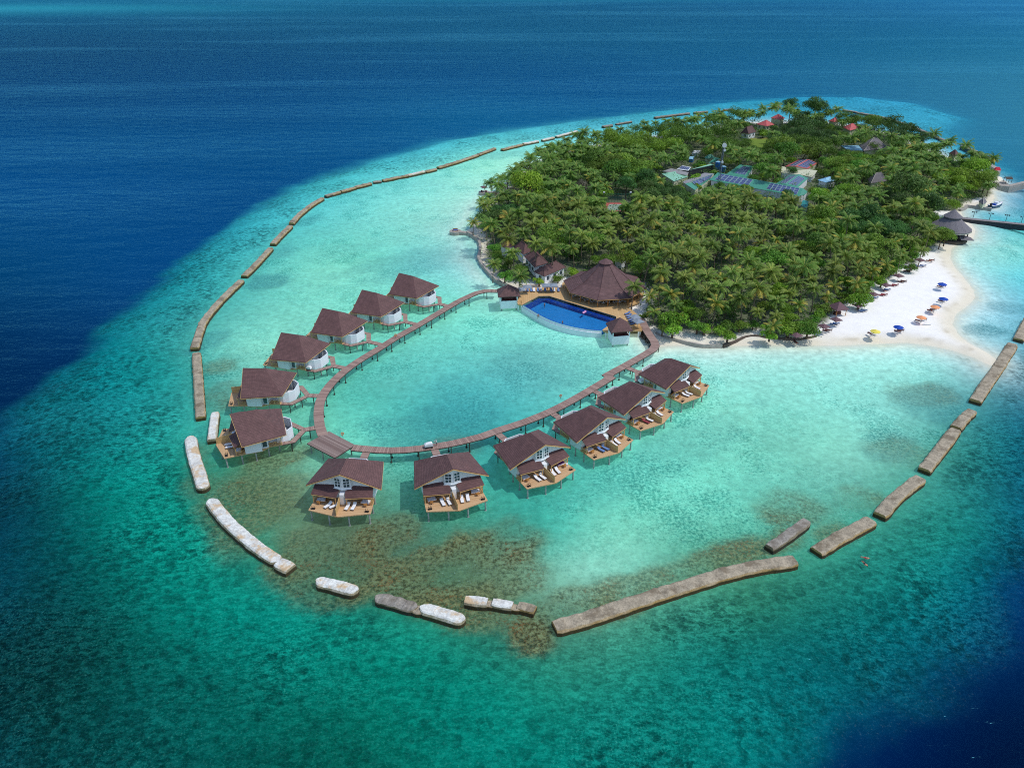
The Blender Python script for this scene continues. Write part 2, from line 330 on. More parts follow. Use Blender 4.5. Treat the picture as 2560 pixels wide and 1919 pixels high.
DEEP = [(100, 100, 1, 44, 87), (300, 300, 1, 71, 119), (50, 600, 1, 64, 105), (60, 780, 1, 40, 81), (1000, 80, 2, 69, 106), (2000, 100, 12, 89, 123), (1900, 150, 32, 101, 133), (1300, 200, 2, 69, 120), (2150, 280, 45, 118, 144), (2150, 1550, 2, 21, 54), (1900, 1640, 0, 34, 80), (2210, 1350, 0, 50, 98), (0, 400, 0, 70, 124), (700, 250, 2, 66, 116), (500, 430, 2, 67, 118), (0, 0, 0, 84, 120), (1500, 20, 2, 68, 108), (2200, 20, 24, 96, 142), (1000, 240, 7, 91, 133), (250, 600, 2, 67, 118), (-100, 1300, 0, 40, 66), (1700, 1700, 0, 34, 80)]

def warp(x, y): return np.stack([np.asarray(x) / (np.asarray(y) + 40) * 2.2, np.log(np.asarray(y) + 40) * 2.2], -1)
class Field:
    """thin-plate colour field over the plan"""
    def __init__(s, pts, lam=.02):
        w = np.array([(*K('D', a[0], a[1])[:2],) for a in pts]); s.p = warp(w[:, 0], w[:, 1])
        v = np.array([lin(*a[2:]) for a in pts]) ** .5; n = len(pts)
        A = np.zeros((n + 3, n + 3)); A[:n, :n] = s.k(s.p[:, None] - s.p[None]) + lam * np.eye(n); A[:n, n] = 1; A[:n, n + 1:] = s.p; A[n, :n] = 1; A[n + 1:, :n] = s.p.T
        s.w = np.linalg.solve(A, np.vstack([v, np.zeros((3, 3))])); s.lo = v.min(0); s.hi = v.max(0)
    def k(s, d):
        r2 = (d ** 2).sum(-1) + 1e-12; return .5 * r2 * np.log(r2)
    def __call__(s, X, Y):
        q = warp(X.ravel(), Y.ravel()); out = np.zeros((len(q), 3)); n = len(s.p)
        for i in range(0, len(q), 20000):
            b = q[i:i + 20000]; out[i:i + 20000] = s.k(b[:, None] - s.p[None]) @ s.w[:n] + s.w[n] + b @ s.w[n + 1:]
        return (np.clip(out, s.lo, s.hi) ** 2).reshape(X.shape + (3,))

def fbm(X, Y, scale, oct=4, seed=0):
    """value noise on numpy grids"""
    out = np.zeros(X.shape); amp = 1; tot = 0
    for o in range(oct):
        r = np.random.default_rng(seed * 91 + o); G = r.random((256, 256)); x = X / scale * 2 ** o; y = Y / scale * 2 ** o
        xi = np.floor(x).astype(int); yi = np.floor(y).astype(int); fx = smooth01(x - xi); fy = smooth01(y - yi)
        g = lambda a, b: G[a % 256, b % 256]
        out += amp * ((g(xi, yi) * (1 - fx) + g(xi + 1, yi) * fx) * (1 - fy) + (g(xi, yi + 1) * (1 - fx) + g(xi + 1, yi + 1) * fx) * fy)
        tot += amp; amp *= .55
    return out / tot

# patches on the bottom: (crop, x, y, radius m, stretch, turn, strength)
CORAL = [('D', 530, 960, 5, 1.6, .8, .7), ('D', 590, 985, 7, 1.6, .4, .7), ('D', 600, 1070, 9, 1, 0, .55), ('D', 545, 1050, 6, 1.4, -.7, .6), ('D', 720, 1180, 8, 1.3, 0, .6), ('D', 840, 1150, 6, 1.4, .3, .9), ('D', 780, 1165, 6, 1.2, 0, .7),
         ('D', 780, 1230, 9, 1.6, -.3, .8), ('D', 1060, 1190, 9, 1.2, .2, .95), ('D', 1010, 1235, 8, 1.5, -.3, .8), ('D', 1110, 1230, 7, 1, 0, .8), ('D', 870, 1260, 6, 1.8, -.3, .9), ('D', 980, 1300, 6, 2, -.3, .7), ('D', 1150, 1370, 4.5, 1, 0, 1),
         ('D', 660, 1250, 6, 1.6, -.5, .8), ('D', 440, 1050, 4, 2.4, -1, .5), ('D', 490, 1140, 5, 2.6, -.9, .6), ('D', 1400, 1260, 5, 5, .35, .7), ('D', 1270, 1310, 5, 3, .35, .8), ('D', 1560, 1205, 4, 4, .35, .75), ('D', 1720, 1095, 6.5, 1.2, .3, .7),
         ('D', 1650, 1180, 4, 2, .4, .7), ('D', 1860, 1075, 5, 1, 0, .6), ('D', 1935, 975, 6, 1.3, .3, .35), ('D', 1990, 850, 7, 1.3, 0, .38), ('D', 480, 790, 5, 1, 0, .5), ('D', 470, 860, 5, 1.4, 1.5, .6), ('D', 430, 1000, 3, 3, -1.2, .5),
         ('D', 1800, 1150, 4, 1.2, 0, .6), ('D', 1460, 850, 4, 1, 0, .15), ('D', 960, 970, 5, 1.5, .2, .35)]
GREY = [('D', 570, 610, 7, 1.2, .5, .8), ('D', 600, 545, 6, 1.6, .8, .5), ('D', 650, 480, 6, 2.2, .8, .5), ('D', 445, 740, 5, 1.6, 1.2, .6), ('D', 2130, 715, 5, 1.4, .1, .75), ('D', 2190, 665, 5, 1.5, 0, .6), ('D', 2000, 860, 7, 1.5, .4, .6),
        ('D', 2050, 890, 5, 2, .8, .6), ('D', 1920, 960, 6, 1.5, .3, .4), ('D', 910, 940, 11, 1.6, .1, .6), ('D', 990, 890, 10, 1.3, .5, .5), ('D', 1200, 790, 14, 1.8, .2, .5), ('D', 1000, 840, 10, 1.2, .3, .35), ('D', 1040, 950, 6, 1.5, .2, .35),
        ('D', 880, 570, 14, 1.6, .4, .4), ('D', 1010, 565, 9, 1, 0, .3), ('D', 760, 540, 8, 2, .6, .2), ('D', 1090, 335, 9, 3, .3, .35), ('D', 1640, 870, 3, 1, 0, .3), ('D', 1830, 290, 20, 2, 0, .3), ('D', 2100, 760, 4, 2, .6, .4),
        ('D', 1640, 1090, 12, 2, .4, .2), ('D', 1270, 1040, 10, 2, .5, .2), ('D', 1480, 960, 9, 2, .6, .35), ('D', 1390, 1010, 8, 2, .6, .3), ('D', 430, 940, 4, 1.5, 1.2, .4)]

def blobs(X, Y, lst, seed):
    w1 = (fbm(X, Y, 7, 4, seed) - .5) * 1.5; out = np.zeros(X.shape)
    for c, x, y, r, st, tu, a in lst:
        p = K(c, x, y); dx, dy = X - p.x, Y - p.y; u = (dx * math.cos(tu) + dy * math.sin(tu)) / (r * st); v = (-dx * math.sin(tu) + dy * math.cos(tu)) / r
        out = np.maximum(out, a * smooth01((1.12 - np.hypot(u, v) + w1 * .75) * 1.7 + .15))
    return out

def axis(lo, hi, step, far_lo, far_hi, g=1.12):
    a = list(np.arange(lo, hi + step / 2, step)); s = step
    while a[-1] < far_hi: s *= g; a.append(a[-1] + s)
    s = step
    while a[0] > far_lo: s *= g; a.insert(0, a[0] - s)
    return np.array(a)

def terrain():
    xs = axis(-190, 290, 1.6, -6000, 6000); ys = axis(50, 470, 1.6, -60, 9000)
    X, Y = np.meshgrid(xs, ys)
    sd = sdist(X, Y, ISL); sr = sdist(X, Y, REEF)
    sr_n = sr + (fbm(X, Y, 14, 4, 3) - .5) * 14 + (fbm(X, Y, 50, 2, 9) - .5) * 12
    near = smooth01((Y - 60) / 200)                                      # the drop-off is broader on the near side
    wid = 13 - 2 * near + 28 * smooth01((Y - 350) / 150)
    shal = smooth01((sr_n + wid * .45) / wid)
    beach = np.where(sd > 0, 1.25 * (1 - np.exp(-sd / 7)), -.75 * (1 - np.exp(sd / 9)))
    Z = np.where(sd > 0, beach, beach - 4.5 * (1 - smooth01((sr + 6) / 30)))
    Z += np.where(sd < -3, (fbm(X, Y, 5, 3, 5) - .5) * .3, (fbm(X, Y, 5, 3, 6) - .5) * .12 * np.clip(sd / 4, 0, 1))
    k = H / (H - np.minimum(Z, 0)); QX, QY = X * k, Y * k
    QYc = np.clip(QY, 45, 1750)
    QXc = np.clip(QX, -.75 * QYc - 40, .75 * QYc + 60)
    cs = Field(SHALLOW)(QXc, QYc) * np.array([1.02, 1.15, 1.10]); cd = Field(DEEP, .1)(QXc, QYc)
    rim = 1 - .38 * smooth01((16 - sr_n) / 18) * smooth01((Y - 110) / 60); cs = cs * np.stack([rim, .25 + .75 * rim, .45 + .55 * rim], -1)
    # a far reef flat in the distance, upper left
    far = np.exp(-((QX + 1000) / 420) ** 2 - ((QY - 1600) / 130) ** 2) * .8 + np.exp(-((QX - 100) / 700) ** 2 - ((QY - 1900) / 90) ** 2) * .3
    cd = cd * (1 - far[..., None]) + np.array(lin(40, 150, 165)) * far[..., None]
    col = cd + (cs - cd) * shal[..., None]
    # sand: pale where the water thins out towards the waterline
    sand = np.array(lin(253, 249, 241)); wet = np.array(lin(234, 224, 200))
    soft = np.exp(np.minimum(sd, 0) / 6.0)
    steep = smooth01((seg_dist(X, Y, npoly(KL('c7', [(590, 640), (250, 930), (105, 1160), (185, 1400)]) + KL('c4', [(240, 360), (430, 590), (620, 700), (660, 850), (1300, 1100), (1560, 1140)]))) - 1) / 5)
    soft = np.where(sd < 0, soft * (.25 + .75 * steep), 1) * shal
    swash = (np.exp(-((sd - .5) / 4.5) ** 2) * (.75 + .5 * fbm(X, Y, 7, 3, 81)))[..., None].clip(0, 1)
    sandc = sand * (1 - swash) + wet * swash
    col = col + (sandc - col) * soft[..., None]
    wrack = (np.exp(-((sd - 3.2 - 2.5 * (fbm(X, Y, 9, 3, 71) - .5)) / .7) ** 2) * smooth01((fbm(X, Y, 3, 3, 73) - .5) / .15))[..., None]; col = col + (np.array(lin(176, 160, 128)) - col) * wrack * .5
    vd = sdist(X, Y, VEG); soil = smooth01((vd + (fbm(X, Y, 6, 3, 55) - .5) * 5) / 2.5 + .2) * (sd > .5)
    soil = soil * smooth01((np.hypot(X - REST.x, Y - REST.y) - 14) / 3)
    earth = np.array(lin(70, 84, 42)) * (.7 + .6 * fbm(X, Y, 4, 4, 61))[..., None]; col = col + (earth - col) * (soil * .9)[..., None]
    ld = sdist(X, Y, LAWN); lw = smooth01((ld + 1.5) / 2)[..., None]; lawn = np.array(lin(116, 138, 62)) * (1 - smooth01((Y - K('c5', 1100, 500)[1]) / 10))[..., None] + np.array(lin(176, 138, 92)) * smooth01((Y - K('c5', 1100, 500)[1]) / 10)[..., None]
    col = col + (lawn - col) * lw
    coral = blobs(QX, QY, CORAL, 21) * (sd < -1); grey = blobs(QX, QY, GREY, 33) * (sd < -1)
    # reef heads: only on the outer slope; flecks: lagoon grass and rubble
    outer = shal * smooth01((-seg_ring_inside(QX, QY)) / 6)
    heads = outer * (.6 + .4 * smooth01((fbm(X, Y, 30, 3, 14) - .38) / .25))
    fleck = (1 - outer) * shal * smooth01((-sd - 2) / 8) * (.45 + .55 * smooth01((fbm(X, Y, 22, 3, 17) - .4) / .2))
    me_faces(X, Y, Z, sd, col, dict(lowa=fbm(X, Y, 11, 4, 41), lowb=fbm(X, Y, 4.5, 3, 43), lowc=fbm(X, Y, 14, 3, 47), coral=coral, grey=grey, heads=heads, fleck=fleck, shal=shal * (sd < 0)))

WALLRING = None
def seg_ring_inside(X, Y):
    global WALLRING
    if WALLRING is None:
        WALLRING = npoly(KL('c13', [(1950, 175), (1600, 292), (1250, 375), (895, 475), (860, 490), (565, 765), (375, 970)]) + KL('c1', [(490, 125), (260, 360), (130, 620), (150, 720), (185, 1150)]) +
                         KL('c9', [(60, 90), (155, 345), (205, 440), (330, 580), (585, 775), (825, 895), (1165, 1000), (1645, 1125), (2100, 1130)]) + KL('c10', [(100, 1385), (700, 1205), (1150, 1095), (1290, 1040), (1510, 925), (1730, 725), (1770, 675), (1910, 490), (2160, 115)]) +
                         KL('D', [(2230, 690), (2330, 560), (2150, 380), (1900, 250), (1500, 245), (1250, 290)]))
    return sdist(X, Y, WALLRING)

def me_faces(X, Y, Z, sd, col, at):
    ny, nx = X.shape; idx = np.arange(ny * nx).reshape(ny, nx)
    quads = np.stack([idx[:-1, :-1], idx[:-1, 1:], idx[1:, 1:], idx[1:, :-1]], -1).reshape(-1, 4)
    land = (sd.ravel()[quads].max(1) > -1.0)
    co = np.stack([X, Y, Z], -1).reshape(-1, 3)
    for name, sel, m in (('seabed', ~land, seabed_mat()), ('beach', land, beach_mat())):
        q = quads[sel]; used, inv = np.unique(q, return_inverse=True); q = inv.reshape(q.shape)
        me = bpy.data.meshes.new(name); me.vertices.add(len(used)); me.vertices.foreach_set('co', co[used].astype('f').ravel())
        me.loops.add(q.size); me.loops.foreach_set('vertex_index', q.ravel().astype('i')); me.polygons.add(len(q))
        me.polygons.foreach_set('loop_start', np.arange(0, q.size, 4, dtype='i'))
        me.polygons.foreach_set('use_smooth', [True] * len(q)); me.update(calc_edges=True); me.materials.append(m)
        a = me.attributes.new('tint', 'FLOAT_COLOR', 'POINT'); a.data.foreach_set('color', np.concatenate([col.reshape(-1, 3)[used], np.ones((len(used), 1))], 1).astype('f').ravel())
        for k, v in at.items():
            b = me.attributes.new(k, 'FLOAT', 'POINT'); b.data.foreach_set('value', v.ravel()[used].astype('f'))
        o = bpy.data.objects.new(name, me); C.objects.link(o); o['kind'] = 'structure'

class NT:
    """small helper for writing node graphs"""
    def __init__(s, m):
        s.N = m.node_tree.nodes; s.L = m.node_tree.links
    def n(s, t, **kw):
        q = s.N.new(t)
        for k, v in kw.items(): setattr(q, k, v)
        return q
    def put(s, sock, v):
        if hasattr(v, 'links') or isinstance(v, bpy.types.NodeSocket): s.L.new(v, sock)
        elif isinstance(v, tuple) and len(v) == 3 and sock.type == 'RGBA': sock.default_value = (*v, 1)
        else: sock.default_value = v
    def math(s, op, a, b=0.0, c=None):
        q = s.n('ShaderNodeMath', operation=op); s.put(q.inputs[0], a); s.put(q.inputs[1], b)
        if c is not None: s.put(q.inputs[2], c)
        return q.outputs[0]
    def rng(s, v, a, b, c=0.0, d=1.0):
        q = s.n('ShaderNodeMapRange'); s.put(q.inputs[0], v)
        for i, x in enumerate((a, b, c, d)): s.put(q.inputs[i + 1], x)
        return q.outputs[0]
    def mix(s, f, a, b, blend='MIX'):
        q = s.n('ShaderNodeMix', data_type='RGBA', blend_type=blend); s.put(q.inputs[0], f); s.put(q.inputs[6], a); s.put(q.inputs[7], b); return q.outputs[2]
    def noise(s, vec, scale, det=4, rough=.6, dist=0.0):
        q = s.n('ShaderNodeTexNoise'); s.put(q.inputs['Vector'], vec); q.inputs['Scale'].default_value = scale; q.inputs['Detail'].default_value = det
        q.inputs['Roughness'].default_value = rough; q.inputs['Distortion'].default_value = dist; return q.outputs[0]
    def voro(s, vec, scale, feature='F1', rand=1.0):
        q = s.n('ShaderNodeTexVoronoi', feature=feature); s.put(q.inputs['Vector'], vec); q.inputs['Scale'].default_value = scale; q.inputs['Randomness'].default_value = rand; return q
    def attr(s, name): return s.n('ShaderNodeAttribute', attribute_name=name)
    def mapping(s, vec, scale=(1, 1, 1), rot=(0, 0, 0)):
        q = s.n('ShaderNodeMapping'); s.L.new(vec, q.inputs['Vector']); q.inputs['Scale'].default_value = scale; q.inputs['Rotation'].default_value = rot; return q.outputs[0]

def seabed_mat():
    m = mat('seabed_sand_and_coral', (.3, .5, .5), .95, 0, 1); g = NT(m); b = [q for q in g.N if q.type == 'BSDF_PRINCIPLED'][0]
    b.inputs['Specular IOR Level'].default_value = 0
    pos = g.n('ShaderNodeNewGeometry').outputs['Position']; flat = g.mapping(pos, (1, 1, 0))
    tint = g.attr('tint').outputs['Color']
    shal = g.attr('shal').outputs['Fac']
    # soft patchy variation
    n1 = g.attr('lowa').outputs['Fac']; n2 = g.noise(flat, .5, 3, .68)
    v = g.math('ADD', g.rng(n1, .3, .7, -.08, .08), g.rng(n2, .3, .7, -.2, .2))
    v = g.math('MULTIPLY_ADD', v, g.math('MULTIPLY_ADD', shal, .9, .1), 1.0)
    col = g.mix(1.0, tint, g.vec3(v), 'MULTIPLY')
    # lagoon flecks: rubble and weed, gathered in drifts
    fl = g.attr('fleck').outputs['Fac']; f1 = g.noise(flat, 1.5, 3, .8); f2 = g.attr('lowb').outputs['Fac']; la = g.attr('lowa').outputs['Fac']
    drift = g.rng(g.math('ADD', la, g.math('MULTIPLY', f2, .5)), .62, .98)
    fm = g.math('MULTIPLY', g.rng(g.math('ADD', f1, g.math('MULTIPLY', drift, .16)), .58, .72), fl)
    col = g.mix(g.math('MULTIPLY', fm, .8), col, g.mix(1.0, col, lin(120, 176, 178), 'MULTIPLY'))
    lite = g.math('MULTIPLY', g.rng(f1, .42, .3), fl)
    col = g.mix(g.math('MULTIPLY', lite, .28), col, lin(196, 238, 226))
    hfl = g.noise(flat, 3.1, 3, .8); col = g.mix(fl, col, g.mix(1.0, col, g.vec3(g.rng(hfl, .35, .65, .86, 1.12)), 'MULTIPLY'))
    # grey weed beds
    gr = g.attr('grey').outputs['Fac']; gm = g.math('MULTIPLY', gr, g.rng(f1, .34, .6, .3, 1.0))
    col = g.mix(g.math('MULTIPLY', gm, .85), col, lin(56, 122, 128))
    # brown coral rubble, broken up by paler sand
    co = g.attr('coral').outputs['Fac']; c1 = g.noise(flat, 1.1, 5, .82); c2 = f2
    cm = g.math('MULTIPLY', co, g.rng(g.math('ADD', c1, g.math('MULTIPLY', la, .8)), .66, .96, .2, 1.0))
    cc = g.mix(g.rng(c1, .38, .57), lin(150, 150, 102), lin(64, 66, 42)); cc = g.mix(g.rng(g.math('ADD', f1, g.math('MULTIPLY', c2, .3)), .72, .84, 0, .8), cc, lin(140, 98, 56))
    col = g.mix(cm, col, cc)
    hd = g.attr('heads').outputs['Fac']
    # streaks of sand and rubble raked by the swell
    st = g.noise(g.mapping(pos, (.55, 1.15, 0), (0, 0, -.6)), 1.0, 4, .78)
    hf = g.noise(flat, 2.6, 3, .8); st = g.math('ADD', g.math('MULTIPLY', st, .62), g.math('MULTIPLY', hf, .38))
    stc = g.mix(g.rng(st, .435, .57), g.mix(1.0, col, lin(150, 168, 172), 'MULTIPLY'), g.mix(.1, g.mix(1.0, col, (1.2, 1.3, 1.3), 'MULTIPLY'), lin(70, 190, 178)))
    col = g.mix(g.math('MULTIPLY', hd, .85), col, stc)
    # coral heads on the outer slope
    wob = g.n('ShaderNodeVectorMath', operation='ADD')
    nz = g.n('ShaderNodeTexNoise'); g.put(nz.inputs['Vector'], flat); nz.inputs['Scale'].default_value = .5; nz.inputs['Detail'].default_value = 2
    sc_ = g.n('ShaderNodeVectorMath', operation='SCALE'); g.L.new(nz.outputs['Color'], sc_.inputs[0]); sc_.inputs['Scale'].default_value = 2.6
    g.L.new(flat, wob.inputs[0]); g.L.new(sc_.outputs[0], wob.inputs[1])
    va = g.voro(wob.outputs[0], .62); cl = g.attr('lowc').outputs['Fac']
    vs = g.n('ShaderNodeSeparateColor'); g.L.new(va.outputs['Color'], vs.inputs[0])
    h1 = g.math('MULTIPLY', g.rng(g.math('ADD', va.outputs['Distance'], g.math('MULTIPLY', vs.outputs[1], .42)), .95, .5), g.rng(g.math('ADD', cl, g.math('MULTIPLY', vs.outputs[0], .35)), .56, .74))
    hh = g.math('MULTIPLY', h1, g.rng(f1, .3, .55, .4, 1.0))
    hm = g.math('MULTIPLY', hh, hd)
    spk = g.math('MULTIPLY', g.rng(hf, .58, .7), hd); col = g.mix(g.math('MULTIPLY', spk, .3), col, g.mix(.5, col, lin(150, 214, 196)))
    dark = g.mix(.4, g.mix(1.0, col, lin(120, 128, 128), 'MULTIPLY'), lin(10, 60, 58))
    col = g.mix(g.math('MULTIPLY', hm, .8), col, dark)
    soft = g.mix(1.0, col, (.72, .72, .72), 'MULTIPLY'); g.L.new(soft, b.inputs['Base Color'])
    g.L.new(col, b.inputs['Emission Color']); b.inputs['Emission Strength'].default_value = .27  # bottom glows faintly to stand in for light scattered in the water, softening shadows
    return m
def _vec3(s, v):
    q = s.n('ShaderNodeCombineColor')
    for i in range(3): s.L.new(v, q.inputs[i])
    return q.outputs[0]
NT.vec3 = _vec3

def beach_mat():
    m = mat('beach_sand', (.8, .76, .68), .95, 0, 1); g = NT(m); b = [q for q in g.N if q.type == 'BSDF_PRINCIPLED'][0]
    b.inputs['Specular IOR Level'].default_value = 0
    pos = g.n('ShaderNodeNewGeometry').outputs['Position']; n1 = g.noise(pos, .35, 6, .7); n2 = g.noise(pos, 2.2, 4, .7)
    v = g.math('ADD', g.rng(n1, .3, .7, .92, 1.03), g.rng(n2, .3, .7, -.06, .04))
    col = g.mix(1.0, g.attr('tint').outputs['Color'], g.vec3(v), 'MULTIPLY'); g.L.new(col, b.inputs['Base Color'])
    bp = g.n('ShaderNodeBump'); bp.inputs['Strength'].default_value = .35; bp.inputs['Distance'].default_value = .12; g.L.new(n2, bp.inputs['Height']); g.L.new(bp.outputs[0], b.inputs['Normal'])
    return m
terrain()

# ------------------------------------------------------------------ water
def water():
    m = bpy.data.materials.new('sea_water'); m.use_nodes = True; g = NT(m); g.N.clear()
    out = g.n('ShaderNodeOutputMaterial'); tr = g.n('ShaderNodeBsdfTransparent'); gl = g.n('ShaderNodeBsdfGlossy'); ms = g.n('ShaderNodeMixShader')
    tr.inputs[0].default_value = (.955, .985, .99, 1); gl.inputs['Roughness'].default_value = .18; gl.inputs['Color'].default_value = (.16, .66, .95, 1)
    pos = g.n('ShaderNodeNewGeometry').outputs['Position']
    w1 = g.noise(g.mapping(pos, (.28, .5, 0), (0, 0, .25)), 1.0, 3, .6, .2); w2 = g.noise(g.mapping(pos, (.05, .11, 0), (0, 0, .1)), 1.0, 1, .5)
    h = g.math('MULTIPLY_ADD', w2, 2.2, w1)
    bp = g.n('ShaderNodeBump'); bp.inputs['Strength'].default_value = 1.0; bp.inputs['Distance'].default_value = WAVE; g.L.new(h, bp.inputs['Height'])
    fr = g.n('ShaderNodeFresnel'); fr.inputs['IOR'].default_value = 1.33; g.L.new(bp.outputs[0], fr.inputs['Normal']); g.L.new(bp.outputs[0], gl.inputs['Normal'])
    # calm slicks drift across the open sea
    sl = g.rng(g.noise(g.mapping(pos, (.0016, .009, 0), (0, 0, .12)), 1.0, 2, .55, 1.0), .5, .74, .75, 1.4)
    fac = g.math('MULTIPLY', g.math('MULTIPLY', fr.outputs[0], REFL), sl)
    g.L.new(fac, ms.inputs[0]); g.L.new(tr.outputs[0], ms.inputs[1]); g.L.new(gl.outputs[0], ms.inputs[2]); g.L.new(ms.outputs[0], out.inputs[0])
    b = MB(); b.face([(-6000, -60, 0), (6000, -60, 0), (6000, 9000, 0), (-6000, 9000, 0)])
    o = b.build('sea_water', m); o['kind'] = 'structure'
WAVE = .42; REFL = .3
water()

# ------------------------------------------------------------------ light, sky, camera
SUN_EL, SUN_AZ = math.radians(60), math.radians(97)           # azimuth clockwise from +y
w = bpy.data.worlds.new('World'); sc.world = w; w.use_nodes = True
wn = w.node_tree.nodes; bg = wn['Background']; sky = wn.new('ShaderNodeTexSky'); sky.sky_type = 'NISHITA'; sky.sun_disc = False
sky.sun_elevation = SUN_EL; sky.sun_rotation = SUN_AZ; sky.altitude = 50; sky.air_density = 1.0; sky.dust_density = .6; sky.ozone_density = 1.2
w.node_tree.links.new(sky.outputs[0], bg.inputs[0]); bg.inputs[1].default_value = .17
sd_ = Vector((math.sin(SUN_AZ) * math.cos(SUN_EL), math.cos(SUN_AZ) * math.cos(SUN_EL), math.sin(SUN_EL)))
sl = bpy.data.lights.new('sun', 'SUN'); sl.energy = 2.3; sl.angle = math.radians(.53); sl.color = (1, .965, .91)
so = bpy.data.objects.new('sun', sl); C.objects.link(so); so.rotation_euler = sd_.to_track_quat('Z', 'Y').to_euler(); so.location = (200, 150, 300)
cd_ = bpy.data.cameras.new('camera'); co_ = bpy.data.objects.new('camera', cd_); C.objects.link(co_)
cd_.sensor_width = 36; cd_.lens = 36 * F / 2560; cd_.clip_start = 1; cd_.clip_end = 20000
co_.location = (0, 0, H); co_.rotation_euler = (math.pi / 2 - PITCH, 0, 0); sc.camera = co_
sc.view_settings.view_transform = 'Standard'; sc.view_settings.look = 'None'; sc.view_settings.exposure = 0; sc.view_settings.gamma = 1
sc.cycles.use_denoising = False; sc.cycles.filter_width = 1.05; sc.cycles.use_adaptive_sampling = True; sc.cycles.adaptive_threshold = .012; sc.cycles.max_bounces = 6; sc.cycles.transparent_max_bounces = 12
sc.cycles.caustics_reflective = False; sc.cycles.caustics_refractive = False; sc.cycles.sample_clamp_indirect = 4

# ------------------------------------------------------------------ overwater villas
def villa_roof(root):
    RF, RB = (0, -3.93, 9.23), (0, 1.56, 9.23); FL, FR = (-7.73, -2.49, 5.07), (7.73, -2.49, 5.07); BL, BR = (-5.96, 7.06, 5.07), (5.96, 7.06, 5.07)
    b = MB(); b.slab([RF, RB, BL, FL], .16); b.slab([FR, BR, RB, RF], .16); b.slab([BR, BL, RB], .16)
    r = b.build('roof', M_ROOF, root)
    t = MB()                                     # tan barge boards along both gable edges and the eaves
    for q in (FL, FR):
        a = Vector(RF) + Vector((0, -.03, -.12)); e = Vector(q) + Vector((0, -.03, -.12)); up = Vector((0, 0, .2)); o = Vector((0, -.09, 0))
        t.hull([a - up, e - up, e - up + o, a - up + o], [a, e, e + o, a + o])
    t.build('barge_board', M_TRIM, r)
    f = MB()
    for q, p in ((FL, BL), (FR, BR), (BL, BR)):
        q, p = Vector(q), Vector(p); d = (p - q).normalized(); n = Vector((d.y, -d.x, 0))
        if n.dot(Vector((0, 2.3, 0)) - (q + p) / 2) > 0: n = -n
        q, p = q + n * .02 - Vector((0, 0, .17)), p + n * .02 - Vector((0, 0, .17)); u = Vector((0, 0, .14)); n = n * .05
        f.hull([q - u, p - u, p - u + n, q - u + n], [q, p, p + n, q + n])
    f.build('fascia', M_TRIM, r)
    for sx in (-1, 1):                            # lean-to roofs over the two verandas
        c = [(1.95 * sx, -2.3, 5.32), (5.95 * sx, -1.9, 5.28), (6.3 * sx, -4.15, 4.2), (.95 * sx, -5.05, 4.2), (.62 * sx, -3.55, 4.86)]
        if sx > 0: c = c[::-1]
        p = MB(); p.slab(c, .12); q = p.build('porch_roof', M_ROOF_PORCH, root)
        g = MB()
        a, e = (Vector((.95 * sx, -5.08, 4.08)), Vector((6.3 * sx, -4.18, 4.08)))
        d = (e - a).normalized(); n = Vector((-d.y, d.x, 0)) * (-.06 if sx > 0 else .06); u = Vector((0, 0, .12))
        g.hull([a - u, e - u, e - u + n, a - u + n], [a, e, e + n, a + n]); g.build('gutter', M_TRIM, q)

